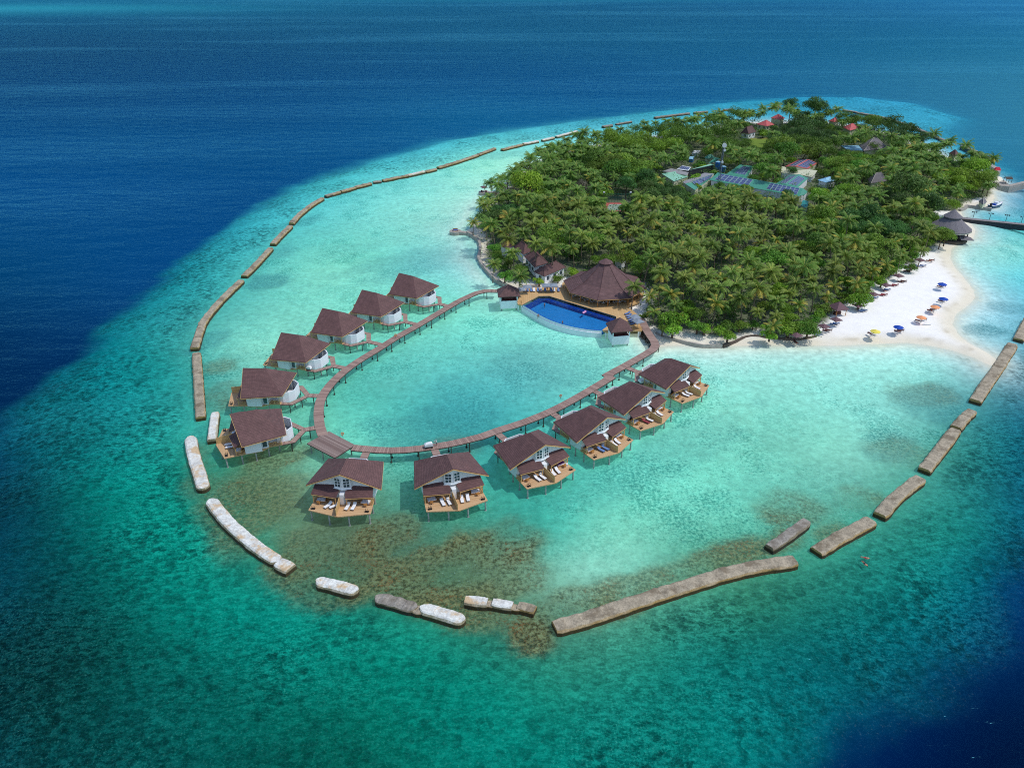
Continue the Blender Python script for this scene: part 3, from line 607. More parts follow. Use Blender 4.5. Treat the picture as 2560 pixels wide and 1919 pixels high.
def villa_walls(root):
    b = MB()
    body = [(-5.75, -2.1), (5.75, -2.1), (5.75, 1.5), (4.75, 1.5), (4.75, 3.0), (-4.75, 3.0), (-4.75, 1.5), (-5.75, 1.5)]
    b.prism(body, 1.7, 5.02)
    b.prism([(-3.3, 3.0), (3.3, 3.0), (3.3, 5.4), (-3.3, 5.4)], 1.75, 4.9)
    b.face([(-6.9, -2.15, 5.05), (6.9, -2.15, 5.05), (0, -2.15, 8.95)])          # gable
    for x in (-5.75, 5.75):                        # cladding joints
        for y in (-1.2, .2): b.box((x * 1.003, y, 3.35), (.05, .07, 3.2))
    for k in range(9): b.box((-4 + k, -2.13, 3.6), (.04, .05, 2.8))
    w = b.build('wall', M_WHITE, root)
    b = MB()                                       # open-air bathroom behind a curved white parapet
    out = [(-3.75, 4.9), (-3.75, 6.3), (-3.1, 7.6), (-1.85, 8.75), (1.85, 8.75), (3.1, 7.6), (3.75, 6.3), (3.75, 4.9)]
    inn = [(x * .93, y - (.14 if abs(x) < 3.2 else .05)) for x, y in out]
    for k in range(len(out) - 1):
        b.hull([(*out[k], 1.55), (*inn[k], 1.55), (*inn[k + 1], 1.55), (*out[k + 1], 1.55)][::-1], [(*out[k], 4.35), (*inn[k], 4.35), (*inn[k + 1], 4.35), (*out[k + 1], 4.35)][::-1])
    bw = b.build('bathroom_wall', M_WHITE, root)
    b = MB(); b.prism([(x * .99, y) for x, y in inn], 1.6, 2.0); b.build('bathroom_floor', M_WHITE_GREY, root)
    b = MB(); b.prism([(-1.1, 6.2), (1.1, 6.2), (1.1, 7.4), (-1.1, 7.4)], 2.01, 2.6); b.build('bathtub', M_WHITE, root)
    for x in (2.4, -2.4): b = MB(); b.box((x, 6.4, 3.2), (.7, .7, 2.2)); b.build('shower_partition', M_WHITE_GREY, root)
    # projecting bay with two six-pane windows
    b = MB(); base = [(-1.85, -2.16), (-1.7, -2.95), (0, -3.25), (1.7, -2.95), (1.85, -2.16)]
    tz = [5.9 + 0, 8.05, 8.75, 8.05, 5.9]
    top = [(-1.85, -2.16, 7.95), (-1.7, -2.95, 8.05), (0, -3.25, 8.85), (1.7, -2.95, 8.05), (1.85, -2.16, 7.95)]
    b.hull([(x, y, 5.05) for x, y in base], top)
    sk = [(-2.0, -2.17), (-1.86, -3.06), (0, -3.4), (1.86, -3.06), (2.0, -2.17)]; b.prism(sk, 4.9, 5.07)
    bay = b.build('bay', M_WHITE, root)
    for sx in (-1, 1):
        p0, p1 = Vector((sx * .28, -3.25 + .05 * .17, 0)), Vector((sx * 1.5, -2.99, 0))
        a, e = (p0, p1) if sx > 0 else (p1, p0); a = a.copy(); e = e.copy(); d = (e - a); L = d.length; d.normalize(); n = Vector((d.y, -d.x, 0))
        q = lambda u, z, o: tuple(a + d * u * L + n * o + Vector((0, 0, z)))
        g = MB(); g.hull([q(0, 5.55, 0), q(1, 5.55, 0), q(1, 5.55, .05), q(0, 5.55, .05)][::-1], [q(0, 7.55, 0), q(1, 7.55, 0), q(1, 7.55, .05), q(0, 7.55, .05)][::-1])
        pane = g.build('window', M_GLASS, bay)
        f = MB()
        def bar(u0, u1, z0, z1): f.hull([q(u0, z0, .04), q(u1, z0, .04), q(u1, z0, .12), q(u0, z0, .12)][::-1], [q(u0, z1, .04), q(u1, z1, .04), q(u1, z1, .12), q(u0, z1, .12)][::-1])
        bar(-.06, 0.03, 5.45, 7.65); bar(.97, 1.06, 5.45, 7.65); bar(.465, .535, 5.55, 7.55)
        for z in (5.45, 6.2, 6.86, 7.55): bar(.03, .97, z, z + .09)
        f.build('window_frame', M_WHITE, bay)
    for sx in (-1, 1):
        b = MB(); b.box((sx * 3.6, -2.12, 3.1), (2.2, .08, 2.1)); b.build('veranda_door', M_GLASS, root)
        b = MB(); b.box((sx * 4.78, 2.2, 3.15), (.08, 1.0, 2.1)); dr = b.build('glass_door', M_GLASS, root)
        b = MB()
        for dy in (-.53, .53): b.box((sx * 4.8, 2.2 + dy, 3.15), (.1, .1, 2.2))
        b.build('door_frame', M_WHITE, dr)
    b = MB(); b.prism([(-.75, -2.12), (-.42, -4.3), (.42, -4.3), (.75, -2.12)], 2.02, 4.4); b.build('divider_wall', M_WHITE, root)

def villa_deck(root):
    deck = [(-6.31, -6.58), (0, -8.18), (6.31, -6.58), (6.0, -2.0), (-6.0, -2.0)]
    b = MB(); b.prism(deck, 1.78, 2.0)
    for sx in (-1, 1): b.prism([(sx * 3.3, 3.0), (sx * 4.9, 3.0), (sx * 4.9, 5.9), (sx * 3.3, 5.9)], 1.78, 1.99)
    d = b.build('deck', M_DECK, root)
    b = MB(); b.prism([(-5.6, -1.9), (5.6, -1.9), (5.6, 1.4), (3.2, 5.3), (-3.2, 5.3), (-5.6, 1.4)], 1.5, 1.72); b.build('floor_frame', M_TRIM, root)
    # privacy screen between the twin verandas
    b = MB(); b.hull([(-.5, -4.35, 2.0), (-.43, -4.35, 2.0), (-.2, -8.0, 2.0), (-.28, -8.0, 2.0)][::-1], [(-.5, -4.35, 4.0), (-.43, -4.35, 4.0), (-.2, -8.0, 3.55), (-.28, -8.0, 3.55)][::-1]); b.build('privacy_screen', M_SCREEN, root)
    for sx in (-1, 1):
        for x, y, z in ((5.95, -4.05, 4.1), (1.15, -4.85, 4.1)):
            b = MB(); b.box((sx * x, y, (2 + z) / 2), (.14, .14, z - 2)); b.build('porch_post', M_TRIM, root)
        b = MB(); b.box((sx * 6.02, -3.1, 2.95), (.07, 1.8, .08)); b.box((sx * 6.02, -3.1, 2.2), (.07, 1.8, .08))
        for k in range(7): b.box((sx * 6.02, -3.9 + k * .27, 2.55), (.05, .05, .8))
        b.build('railing', M_TRIM, root)
        b = MB()                                   # entrance porch rail with crossed braces, posts
        b.box((sx * 4.86, 4.45, 2.95), (.08, 2.6, .08)); b.box((sx * 4.86, 4.45, 2.12), (.07, 2.6, .07))
        for y0 in (3.2, 4.45): 
            b.tube((sx * 4.86, y0, 2.12), (sx * 4.86, y0 + 1.25, 2.95), .035, n=4); b.tube((sx * 4.86, y0 + 1.25, 2.12), (sx * 4.86, y0, 2.95), .035, n=4)
        for y in (3.15, 4.45, 5.75): b.box((sx * 4.86, y, 2.5), (.1, .1, 1.0))
        b.box((sx * 4.86, 5.75, 3.5), (.13, .13, 3.0)); b.build('porch_railing', M_TRIM, root)
        b = MB()                                   # hand rails of the swim ladder
        for k in (-.22, .22):
            for s2 in (0,): b.ring((sx * 5.45 + k, -6.1, 2.35), .32, .045, (1, .3, 0), 12, 6)
        b.box((sx * 5.45, -6.1, 2.06), (.8, .5, .06)); b.build('ladder', M_BLACK, root)
    pts = [(-5.9, -6.3), (-2.0, -7.25), (2.0, -7.25), (5.9, -6.3), (-5.7, -3.0), (5.7, -3.0), (-5.4, 0), (5.4, 0), (-4.4, 2.8), (4.4, 2.8), (-1.8, -3), (1.8, -3), (-3.1, 5.2), (3.1, 5.2), (-1.5, 8.2), (1.5, 8.2)]
    for x, y in pts:
        b = MB(); b.tube((x, y, -2.2), (x, y, 1.8), .17, n=10); b.tube((x, y, -2.2), (x, y, -.7), .27, n=10); b.build('pillar', M_PILLAR, root, smooth=False)

def strip(b, line, width, z0, z1, close=False):
    """a plank path along a plan polyline with u running along its length"""
    pts = [Vector((p[0], p[1])) for p in line]; u = 0; L = []
    for k, p in enumerate(pts):
        a = pts[max(0, k - 1)]; c = pts[min(len(pts) - 1, k + 1)]; d = (c - a).normalized(); n = Vector((-d.y, d.x))
        s = 1.0
        if 0 < k < len(pts) - 1: s = 1 / max(.6, math.cos((pts[k] - a).angle(c - pts[k]) / 2))
        if k: u += (pts[k] - pts[k - 1]).length
        L.append((p + n * width / 2 * s, p - n * width / 2 * s, u))
    for (a, b_, u0), (c, d, u1) in zip(L, L[1:]):
        b.face([(*b_, z1), (*d, z1), (*c, z1), (*a, z1)], 0, [(u0, 0), (u1, 0), (u1, width), (u0, width)])
        b.face([(*a, z0), (*c, z0), (*d, z0), (*b_, z0)], 1)
        b.face([(*b_, z0), (*d, z0), (*d, z1), (*b_, z1)], 1); b.face([(*c, z0), (*a, z0), (*a, z1), (*c, z1)], 1)
    for (a, b_, u0), s in ((L[0], 1), (L[-1], -1)): b.face([(*a, z0), (*b_, z0), (*b_, z1), (*a, z1)][::s], 1)

def villa_path(root, reach):
    b = MB()
    strip(b, [(4.25, 5.85), (4.25, 8.3), (.3, 11.15)], 1.25, 1.66, 1.86); strip(b, [(-4.25, 5.85), (-4.25, 8.3), (-.3, 11.15)], 1.25, 1.663, 1.863)
    strip(b, [(0, 10.7), (0, reach)], 1.7, 1.668, 1.868)
    o = b.build('entrance_path', [M_WALK, M_PILE], root)
    for x, y in ((4.3, 7.9), (-4.3, 7.9), (1.6, 10.1), (-1.6, 10.1), (0, (11 + reach) / 2)):
        b = MB(); b.tube((x, y, -2), (x, y, 1.66), .11, n=8); b.build('path_pile', M_PILE, root)

VILLA = {'C1': ([-33.646, 131.358], -.088), 'C2': ([-12.897, 133.008], .299), 'R4': ([4.771, 141.325], .574), 'R3': ([18.512, 152.023], .688), 'R2': ([29.881, 163.894], .748), 'R1': ([41.299, 176.324], .813),
         'L6': ([-58.913, 151.647], -1.226), 'L5': ([-62.321, 172.01], -1.619), 'L4': ([-58.412, 191.309], -1.926), 'L3': ([-50.9, 207.29], -2.032), 'L2': ([-41.897, 221.088], -2.057), 'L1': ([-32.521, 234.95], -2.097)}
VLAB = {'C1': 'twin villa facing the viewer, closest to the square boardwalk platform', 'C2': 'twin villa beside the laundry cart, second from the platform along the front boardwalk',
        'R4': 'twin villa with bright patterned cloth on its deck, third from the platform', 'R3': 'twin villa with blue towels on its loungers, fourth from the platform', 'R2': 'twin villa with a red towel on a lounger, next to the one nearest the beach',
        'R1': 'twin villa of the front row standing nearest the sandy beach', 'L6': 'twin villa left of the square platform with its sun deck in full view', 'L5': 'twin villa of the far row, second from the square platform',
        'L4': 'twin villa of the far row with a white cart at its door', 'L3': 'twin villa in the middle of the far row, between the cart villa and two others', 'L2': 'twin villa of the far row, last but one before the pool', 'L1': 'twin villa of the far row nearest the island and the pool'}
VSHORT = {'C1': 'villa closest to the square platform', 'C2': 'villa beside the laundry cart', 'R4': 'villa with the patterned cloth', 'R3': 'villa with blue towels', 'R2': 'villa with a red towel', 'R1': 'front row villa nearest the beach', 'L6': 'villa left of the square platform', 'L5': 'second villa of the far row'}

# ------------------------------------------------------------------ boardwalk
WALK_A = KL('c4', [(425, 684), (360, 681), (300, 682), (210, 703), (110, 748), (0, 803)], 2.0) + KL('c1', [(1850, 472), (1700, 556), (1560, 645), (1400, 742), (1270, 838), (1180, 928), (1120, 1015), (1097, 1100), (1095, 1180), (1104, 1245), (1128, 1312)], 2.0)
WALK_B = KL('c2', [(625, 345), (690, 352), (760, 358), (900, 371), (1050, 375), (1200, 371), (1350, 357), (1500, 337), (1700, 305), (1900, 260), (2050, 222), (2212, 166)], 2.0)[:-1] + \
         KL('c3', [(160, 795), (400, 718), (640, 622), (850, 515), (1040, 405), (1200, 305)], 2.0) + KL('e1', [(350, 1640), (830, 1375), (1120, 1210), (1300, 1105), (1410, 1035), (1462, 945), (1430, 850), (1360, 755), (1250, 585), (1180, 440), (1090, 265)], 2.0)
WA, WB = spline(WALK_A, 2.0), spline(WALK_B, 2.0)
bw = thing('boardwalk', 'long curved wooden boardwalk on piles looping past all the villas', 'boardwalk')
b = MB(); strip(b, WA, 2.35, 1.72, 2.0); b.build('deck', [M_WALK, M_PILE], bw)
b = MB(); strip(b, WB, 2.35, 1.72, 2.002); b.build('deck', [M_WALK, M_PILE], bw)
def piles(line, every, root):
    acc = 0
    for a, c in zip(line, line[1:]):
        acc += (c - a).length
        if acc > every:
            acc = 0; d = (c - a).normalized(); n = Vector((-d.y, d.x, 0))
            for s in (-1, 1):
                p = a + n * .95 * s; b = MB(); b.tube((p.x, p.y, -2), (p.x, p.y, 1.72), .12, n=6); b.tube((p.x, p.y, -2), (p.x, p.y, -.5), .26, n=6); b.build('pile', M_PILE, root)
            p = a; b = MB(); b.box((p.x, p.y, 1.62), (2.3, .18, .2), math.atan2(n.y, n.x)); b.build('cross_beam', M_PILE, root)
piles(WA, 5.2, bw); piles(WB, 5.2, bw)
pl = KL('c2', [(120, 300), (430, 460), (655, 318), (365, 165)], 1.99)
ctr = sum(pl, Vector()) / 4
b = MB(); n = len(pl); d = (pl[1] - pl[0]).normalized(); e = Vector((-d.y, d.x, 0))
lo = [Vector((p.x, p.y, 1.7)) for p in pl]
b.face(pl, 0, [((p - ctr).dot(e), (p - ctr).dot(d)) for p in pl]); b.face(lo[::-1], 1)
for k in range(4): b.face([lo[k], lo[(k + 1) % 4], pl[(k + 1) % 4], pl[k]], 1)
plat = b.build('platform', [M_PLAT, M_PILE], bw)
for t in [(.06, .08), (.5, .06), (.94, .08), (.08, .9), (.9, .9), (.5, .5)]:
    p = pl[0].lerp(pl[1], t[0]).lerp(pl[3].lerp(pl[2], t[0]), t[1]); b = MB(); b.tube((p.x, p.y, -2), (p.x, p.y, 1.7), .17, n=8); b.build('pile', M_PILLAR, bw)

def nearest(line, p): return min(line, key=lambda q: (q - p).length)
def build_villas():
    proto = None; out = {}
    for k, ((x, y), a) in VILLA.items():
        o = Vector((x, y, 0)); d = Vector((-math.sin(a), math.cos(a), 0)); line = WA if k[0] == 'L' else WB
        best = min(((q - o) - d * (q - o).dot(d)).length + (0 if 9 < (q - o).dot(d) < 30 else 99) for q in line)
        q = min((q for q in line if 9 < (q - o).dot(d) < 30), key=lambda q: ((q - o) - d * (q - o).dot(d)).length)
        reach = (q - o).dot(d)
        if proto is None:
            proto = thing('water_villa', VLAB[k], 'villa', (x, y, 0), a, 'overwater twin villas along the boardwalk')
            villa_roof(proto); villa_walls(proto); villa_deck(proto); r = proto
        else:
            r = dup(proto, (x, y, 0), a, VLAB[k])
            for c in [c for c in r.children if c.name.split('.')[0] in ('entrance_path', 'path_pile')]: bpy.data.objects.remove(c)
        r['_reach'] = reach; out[k] = r
    for r in out.values():
        reach = r['_reach']; del r['_reach']; villa_path(r, max(11.3, reach - .9))
    return out
VOBJ = build_villas()

# ------------------------------------------------------------------ deck furniture
def at_villa(k, x, y, z=2.0):
    (vx, vy), a = VILLA[k]; return Vector((vx + x * math.cos(a) - y * math.sin(a), vy + x * math.sin(a) + y * math.cos(a), z))
def lounger(cush, frame=None, name='sun_lounger'):
    t = thing(name, 'sun lounger', 'sun lounger')
    b = MB()
    for x in (-.32, .32): b.box((x, 0, .27), (.06, 2.0, .07))
    for x in (-.3, .3):
        for y in (-.9, .85): b.box((x, y, .12), (.06, .06, .24))
    for k in range(6): b.box((0, -.9 + k * .25, .3), (.66, .1, .03))
    b.build('frame', frame or M_DARKWOOD, t)
    b = MB(); b.box((0, -.35, .37), (.66, 1.35, .1)); b.box((0, .62, .56), (.66, .75, .1), 0, 0, math.radians(32)); b.build('cushion', cush, t)
    return t
def daybed():
    t = thing('daybed', 'daybed', 'daybed')
    b = MB(); b.box((0, 0, .22), (2.0, 1.3, .14)); b.box((0, .6, .6), (2.0, .07, .5))
    for x in (-.93, .93):
        for y in (-.58, .58): b.box((x, y, .1), (.09, .09, .2))
        b.box((x, 0, .5), (.07, 1.25, .09))
    b.build('frame', M_WOOD, t); b = MB(); b.box((0, -.03, .37), (1.84, 1.16, .15)); b.build('mattress', M_CUSHION, t)
    return t
def armchair():
    t = thing('wooden_armchair', 'chair', 'chair')
    b = MB(); b.box((0, 0, .42), (.6, .58, .06)); b.build('seat', M_WOOD, t)
    b = MB(); b.box((0, .3, .72), (.6, .06, .55), 0, 0, .15); b.build('backrest', M_WOOD, t)
    for x in (-.27, .27):
        for y in (-.25, .25): b = MB(); b.box((x, y, .21), (.06, .06, .42)); b.build('leg', M_WOOD, t)
        b = MB(); b.box((x, 0, .64), (.07, .6, .05)); b.build('armrest', M_WOOD, t)
    return t
LOUNGE, BED, CHAIR = lounger(M_CUSHION), daybed(), armchair(); LOUNGE_B = lounger(M_BLUE_CUSHION); LOUNGE_R = lounger(M_RED_CUSHION)
FIRST = set()
def place(proto, loc, rz, label, group, scale=None):
    if proto.name not in FIRST:
        FIRST.add(proto.name); proto.location = loc; proto.rotation_euler = (0, 0, rz); proto['label'] = label; proto['group'] = group
        if scale: proto.scale = scale
        return proto
    return dup(proto, loc, rz, label, group, scale)
WING = math.atan2(1.6, 6.31)
for k in ('C1', 'C2', 'R4', 'R3', 'R2', 'R1', 'L6'):
    a = VILLA[k][1]; v = VSHORT[k]
    for sx, side in ((-1, 'left'), (1, 'right')):
        wing = 'half of the deck on the %s of the screen' % ('left' if (sx < 0) == (k[0] != 'L') else 'right') if k != 'L6' else ('seaward half' if sx < 0 else 'near half')
        for j, x in enumerate((.95, 2.2)):
            y = -5.25 + (.12 if j else 0); tw = -sx * WING * (.45 if k != 'C1' or sx > 0 else .1) + (-.9 + .35 * j if (k == 'C1' and sx < 0) else 0)
            cushion = LOUNGE; tint = 'white'
            if k == 'R3' and sx < 0: cushion = LOUNGE_B; tint = 'white and blue towel covered'
            if k == 'R2' and sx < 0 and j: cushion = LOUNGE_R; tint = 'red towel covered'
            place(cushion, at_villa(k, sx * x + (.35 if sx > 0 else -.45), y), a + tw, '%s lounger %s the screen, %s, %s' % (tint, 'beside' if j == 0 else 'farther from', 'left half' if sx < 0 else 'right half', v), 'sun loungers on the villa decks')
        place(BED, at_villa(k, sx * 4.6, -3.35), a - sx * .12, 'wooden daybed with white mattress under porch, %s half, %s' % (side, v), 'daybeds on the villa verandas')
        if not (k == 'L6'): place(CHAIR, at_villa(k, sx * 4.75, -4.5), a + math.pi + sx * .2, 'teak armchair before the daybed, %s half, %s' % (side, v), 'teak armchairs on the villa decks')
p = at_villa('R4', 4.7, -3.3, 2.46); b = MB(); b.box((p.x, p.y, 2.5), (1.7, 1.0, .05), VILLA['R4'][1]); b.box((p.x - .4, p.y - .75, 2.36), (.9, .35, .05), VILLA['R4'][1], 0, .6)
tag(b.build('beach_cloth', M_PATTERN), 'bright red and blue patterned cloth spread on a daybed', 'cloth')
p = at_villa('R4', 5.5, -4.4); b = MB(); b.box((0, 0, .25), (.5, .5, .5)); b.box((0, 0, .53), (.56, .56, .06)); tag(b.build('white_stool', M_WHITE, loc=p), 'small white boxy stool next to the patterned cloth', 'stool')

# orange life rings on posts, carts
def life_ring(p, rz):
    t = thing('life_ring_stand', '', 'life ring', p, rz)
    b = MB(); b.tube((0, 0, 0), (0, 0, 1.25), .04); b.box((0, -.02, .95), (.1, .06, .7)); b.build('post', M_PILE, t)
    b = MB(); b.ring((0, -.1, 1.0), .3, .085, (0, 1, 0), 18, 8); b.build('ring', M_LIFERING, t); return t
for c, x, y, lb in (('c2', 518, 232, 'orange life ring on a post by the square platform'), ('c1', 1686, 568, 'orange life ring on a post along the far boardwalk'), ('c3', 742, 505, 'orange life ring on a post along the front boardwalk')):
    p = K(c, x, y, 2.0); line = WA if c == 'c1' else WB
    o = life_ring(p, .3); o['label'] = lb; o['group'] = 'life ring stands along the boardwalk'
def cart(p, rz, label, sc_=1.0):
    t = thing('luggage_cart', label, 'cart', p, rz, 'white service carts on the boardwalk'); t.scale = (sc_,) * 3
    b = MB(); b.box((0, 0, .42), (2.0, 1.0, .1)); b.build('bed', M_GREYMETAL, t)
    b = MB(); lo = [(-.95, -.48, .48), (.95, -.48, .48), (.95, .48, .48), (-.95, .48, .48)]; mid = [(-.95, -.5, .95), (.8, -.5, 1.15), (.8, .5, 1.12), (-.95, .5, .9)]; hi = [(-.6, -.25, 1.25), (.45, -.3, 1.4), (.45, .25, 1.38), (-.6, .3, 1.2)]
    b.hull(lo, mid, top=False); b.hull(mid, hi, bottom=False); b.build('covered_load', M_CUSHION, t, smooth=False)
    b = MB(); b.tube((1.0, -.35, .5), (1.35, -.35, 1.05), .03); b.tube((1.0, .35, .5), (1.35, .35, 1.05), .03); b.tube((1.35, -.4, 1.05), (1.35, .4, 1.05), .03); b.build('handle', M_GREYMETAL, t)
    for x in (-.65, .65):
        for y in (-.5, .5): b = MB(); b.tube((x, y - .05, .2), (x, y + .05, .2), .2, n=12); b.build('wheel', M_BLACK, t)
    return t
cart(K('c2', 1470, 345, 2.0), .25, 'white covered laundry cart pushed along the front boardwalk')
cart(at_villa('L4', 4.2, 6.5, 1.87), VILLA['L4'][1] + math.pi / 2, 'white cart parked at a far row villa porch', .8)
cart(at_villa('R1', -4.6, 7.0, 1.87), VILLA['R1'][1] + 1.2, 'white cart parked behind the villa nearest the beach', .8)

# ------------------------------------------------------------------ breakwaters
def conc_mat(name, top, side, stain, base):
    m = mat(name, top, .9, 0, 1); g = NT(m); b = [q for q in g.N if q.type == 'BSDF_PRINCIPLED'][0]
    geo = g.n('ShaderNodeNewGeometry'); pos = geo.outputs['Position']; z = g.n('ShaderNodeSeparateXYZ'); g.L.new(pos, z.inputs[0])
    n1 = g.noise(pos, .8, 6, .75); n2 = g.noise(pos, 3.2, 4, .75); n3 = g.noise(pos, .3, 4, .65)
    col = g.mix(g.rng(n1, .4, .6), tuple(min(.85, c * 1.1) for c in top), tuple(c * .72 for c in top)); col = g.mix(g.rng(n2, .5, .68, 0, .3 if top[0] > .6 else .6), col, tuple(c * .42 for c in top))
    col = g.mix(g.rng(n3, .5, .62, 0, .8), col, stain)
    nz = g.n('ShaderNodeSeparateXYZ'); g.L.new(geo.outputs['True Normal'], nz.inputs[0])
    col = g.mix(g.rng(nz.outputs[2], .8, .35), col, g.mix(g.rng(n2, .35, .65), side, tuple(c * .55 for c in side)))
    zz = g.math('ADD', z.outputs[2], g.math('MULTIPLY', n1, .5)); col = g.mix(g.rng(zz, .42, .2), col, base)
    g.L.new(col, b.inputs['Base Color'])
    bp = g.n('ShaderNodeBump'); bp.inputs['Strength'].default_value = .8; bp.inputs['Distance'].default_value = .12; g.L.new(g.math('ADD', n1, g.math('MULTIPLY', n2, .5)), bp.inputs['Height']); g.L.new(bp.outputs[0], b.inputs['Normal'])
    return m
M_CONC_W = conc_mat('bleached_concrete', lin(232, 228, 218), lin(190, 172, 138), lin(206, 170, 120), lin(84, 70, 46))
M_CONC_B = conc_mat('weathered_concrete', lin(178, 164, 140), lin(196, 158, 100), lin(118, 104, 84), lin(84, 66, 40))
M_CONC_G = conc_mat('grey_concrete', lin(160, 152, 140), lin(150, 132, 104), lin(122, 112, 98), lin(72, 62, 46))
BWN = 0
def breakwater(crop, pts, label, m, w=2.5, h=.95, ztop=.75, rough=.12, blunt=False):
    rough = .12 if m is M_CONC_W else .22
    global BWN; BWN += 1; rr = random.Random(BWN)
    W_ = KL(crop, pts, ztop); d0 = (W_[0] - W_[1]).normalized(); d1 = (W_[-1] - W_[-2]).normalized(); W_[0] = W_[0] + d0 * .45; W_[-1] = W_[-1] + d1 * .45; line = spline(W_, .35 if crop == 'c9' else .7); n = len(line); sec = [(-.53, -1.9), (-.5, .15), (-.44, .7), (-.33, 1.0), (.33, 1.0), (.44, .7), (.5, .15), (.53, -1.9)]; blunt = blunt or crop != 'c9' or len(pts) == 2
    rows = []; L = (line[-1] - line[0]).length; acc = 0
    for k, p in enumerate(line):
        if k: acc += (line[k] - line[k - 1]).length
        d = (line[min(n - 1, k + 1)] - line[max(0, k - 1)]); d.z = 0; d.normalize(); nn = Vector((-d.y, d.x, 0))
        e = min(acc, max(0, L - acc)); f = min(1, .88 + e * .15) if blunt else math.sqrt(max(.06, 1 - (1 - min(1, e / (w * .5))) ** 2))
        hh = h * (1 - rough * rr.random() * 1.2) * (.9 + .1 * f); row = []
        for sx, sz in sec:
            j = (mnoise.noise(Vector((p.x * .6 + sx * 3, p.y * .6, sz * 2 + BWN))) * rough * 1.6 + (rr.random() - .5) * rough * .6)
            x = sx * w * f + (j * .5 if sz > 0 else 0); z = sz * hh if sz > 0 else sz
            row.append(tuple(Vector((p.x, p.y, z + (j * .25 if sz > .5 else 0))) + nn * x))
        rows.append(row)
    b = MB(); k8 = len(sec)
    for r0, r1 in zip(rows, rows[1:]):
        for i in range(k8 - 1): b.face([r0[i], r0[i + 1], r1[i + 1], r1[i]])
    b.face(rows[0]); b.face(rows[-1][::-1])
    o = b.build('breakwater', m, weld=True); tag(o, label, 'breakwater', 'concrete breakwater segments ringing the lagoon'); return o
Wc, Bc, Gc = M_CONC_W, M_CONC_B, M_CONC_G
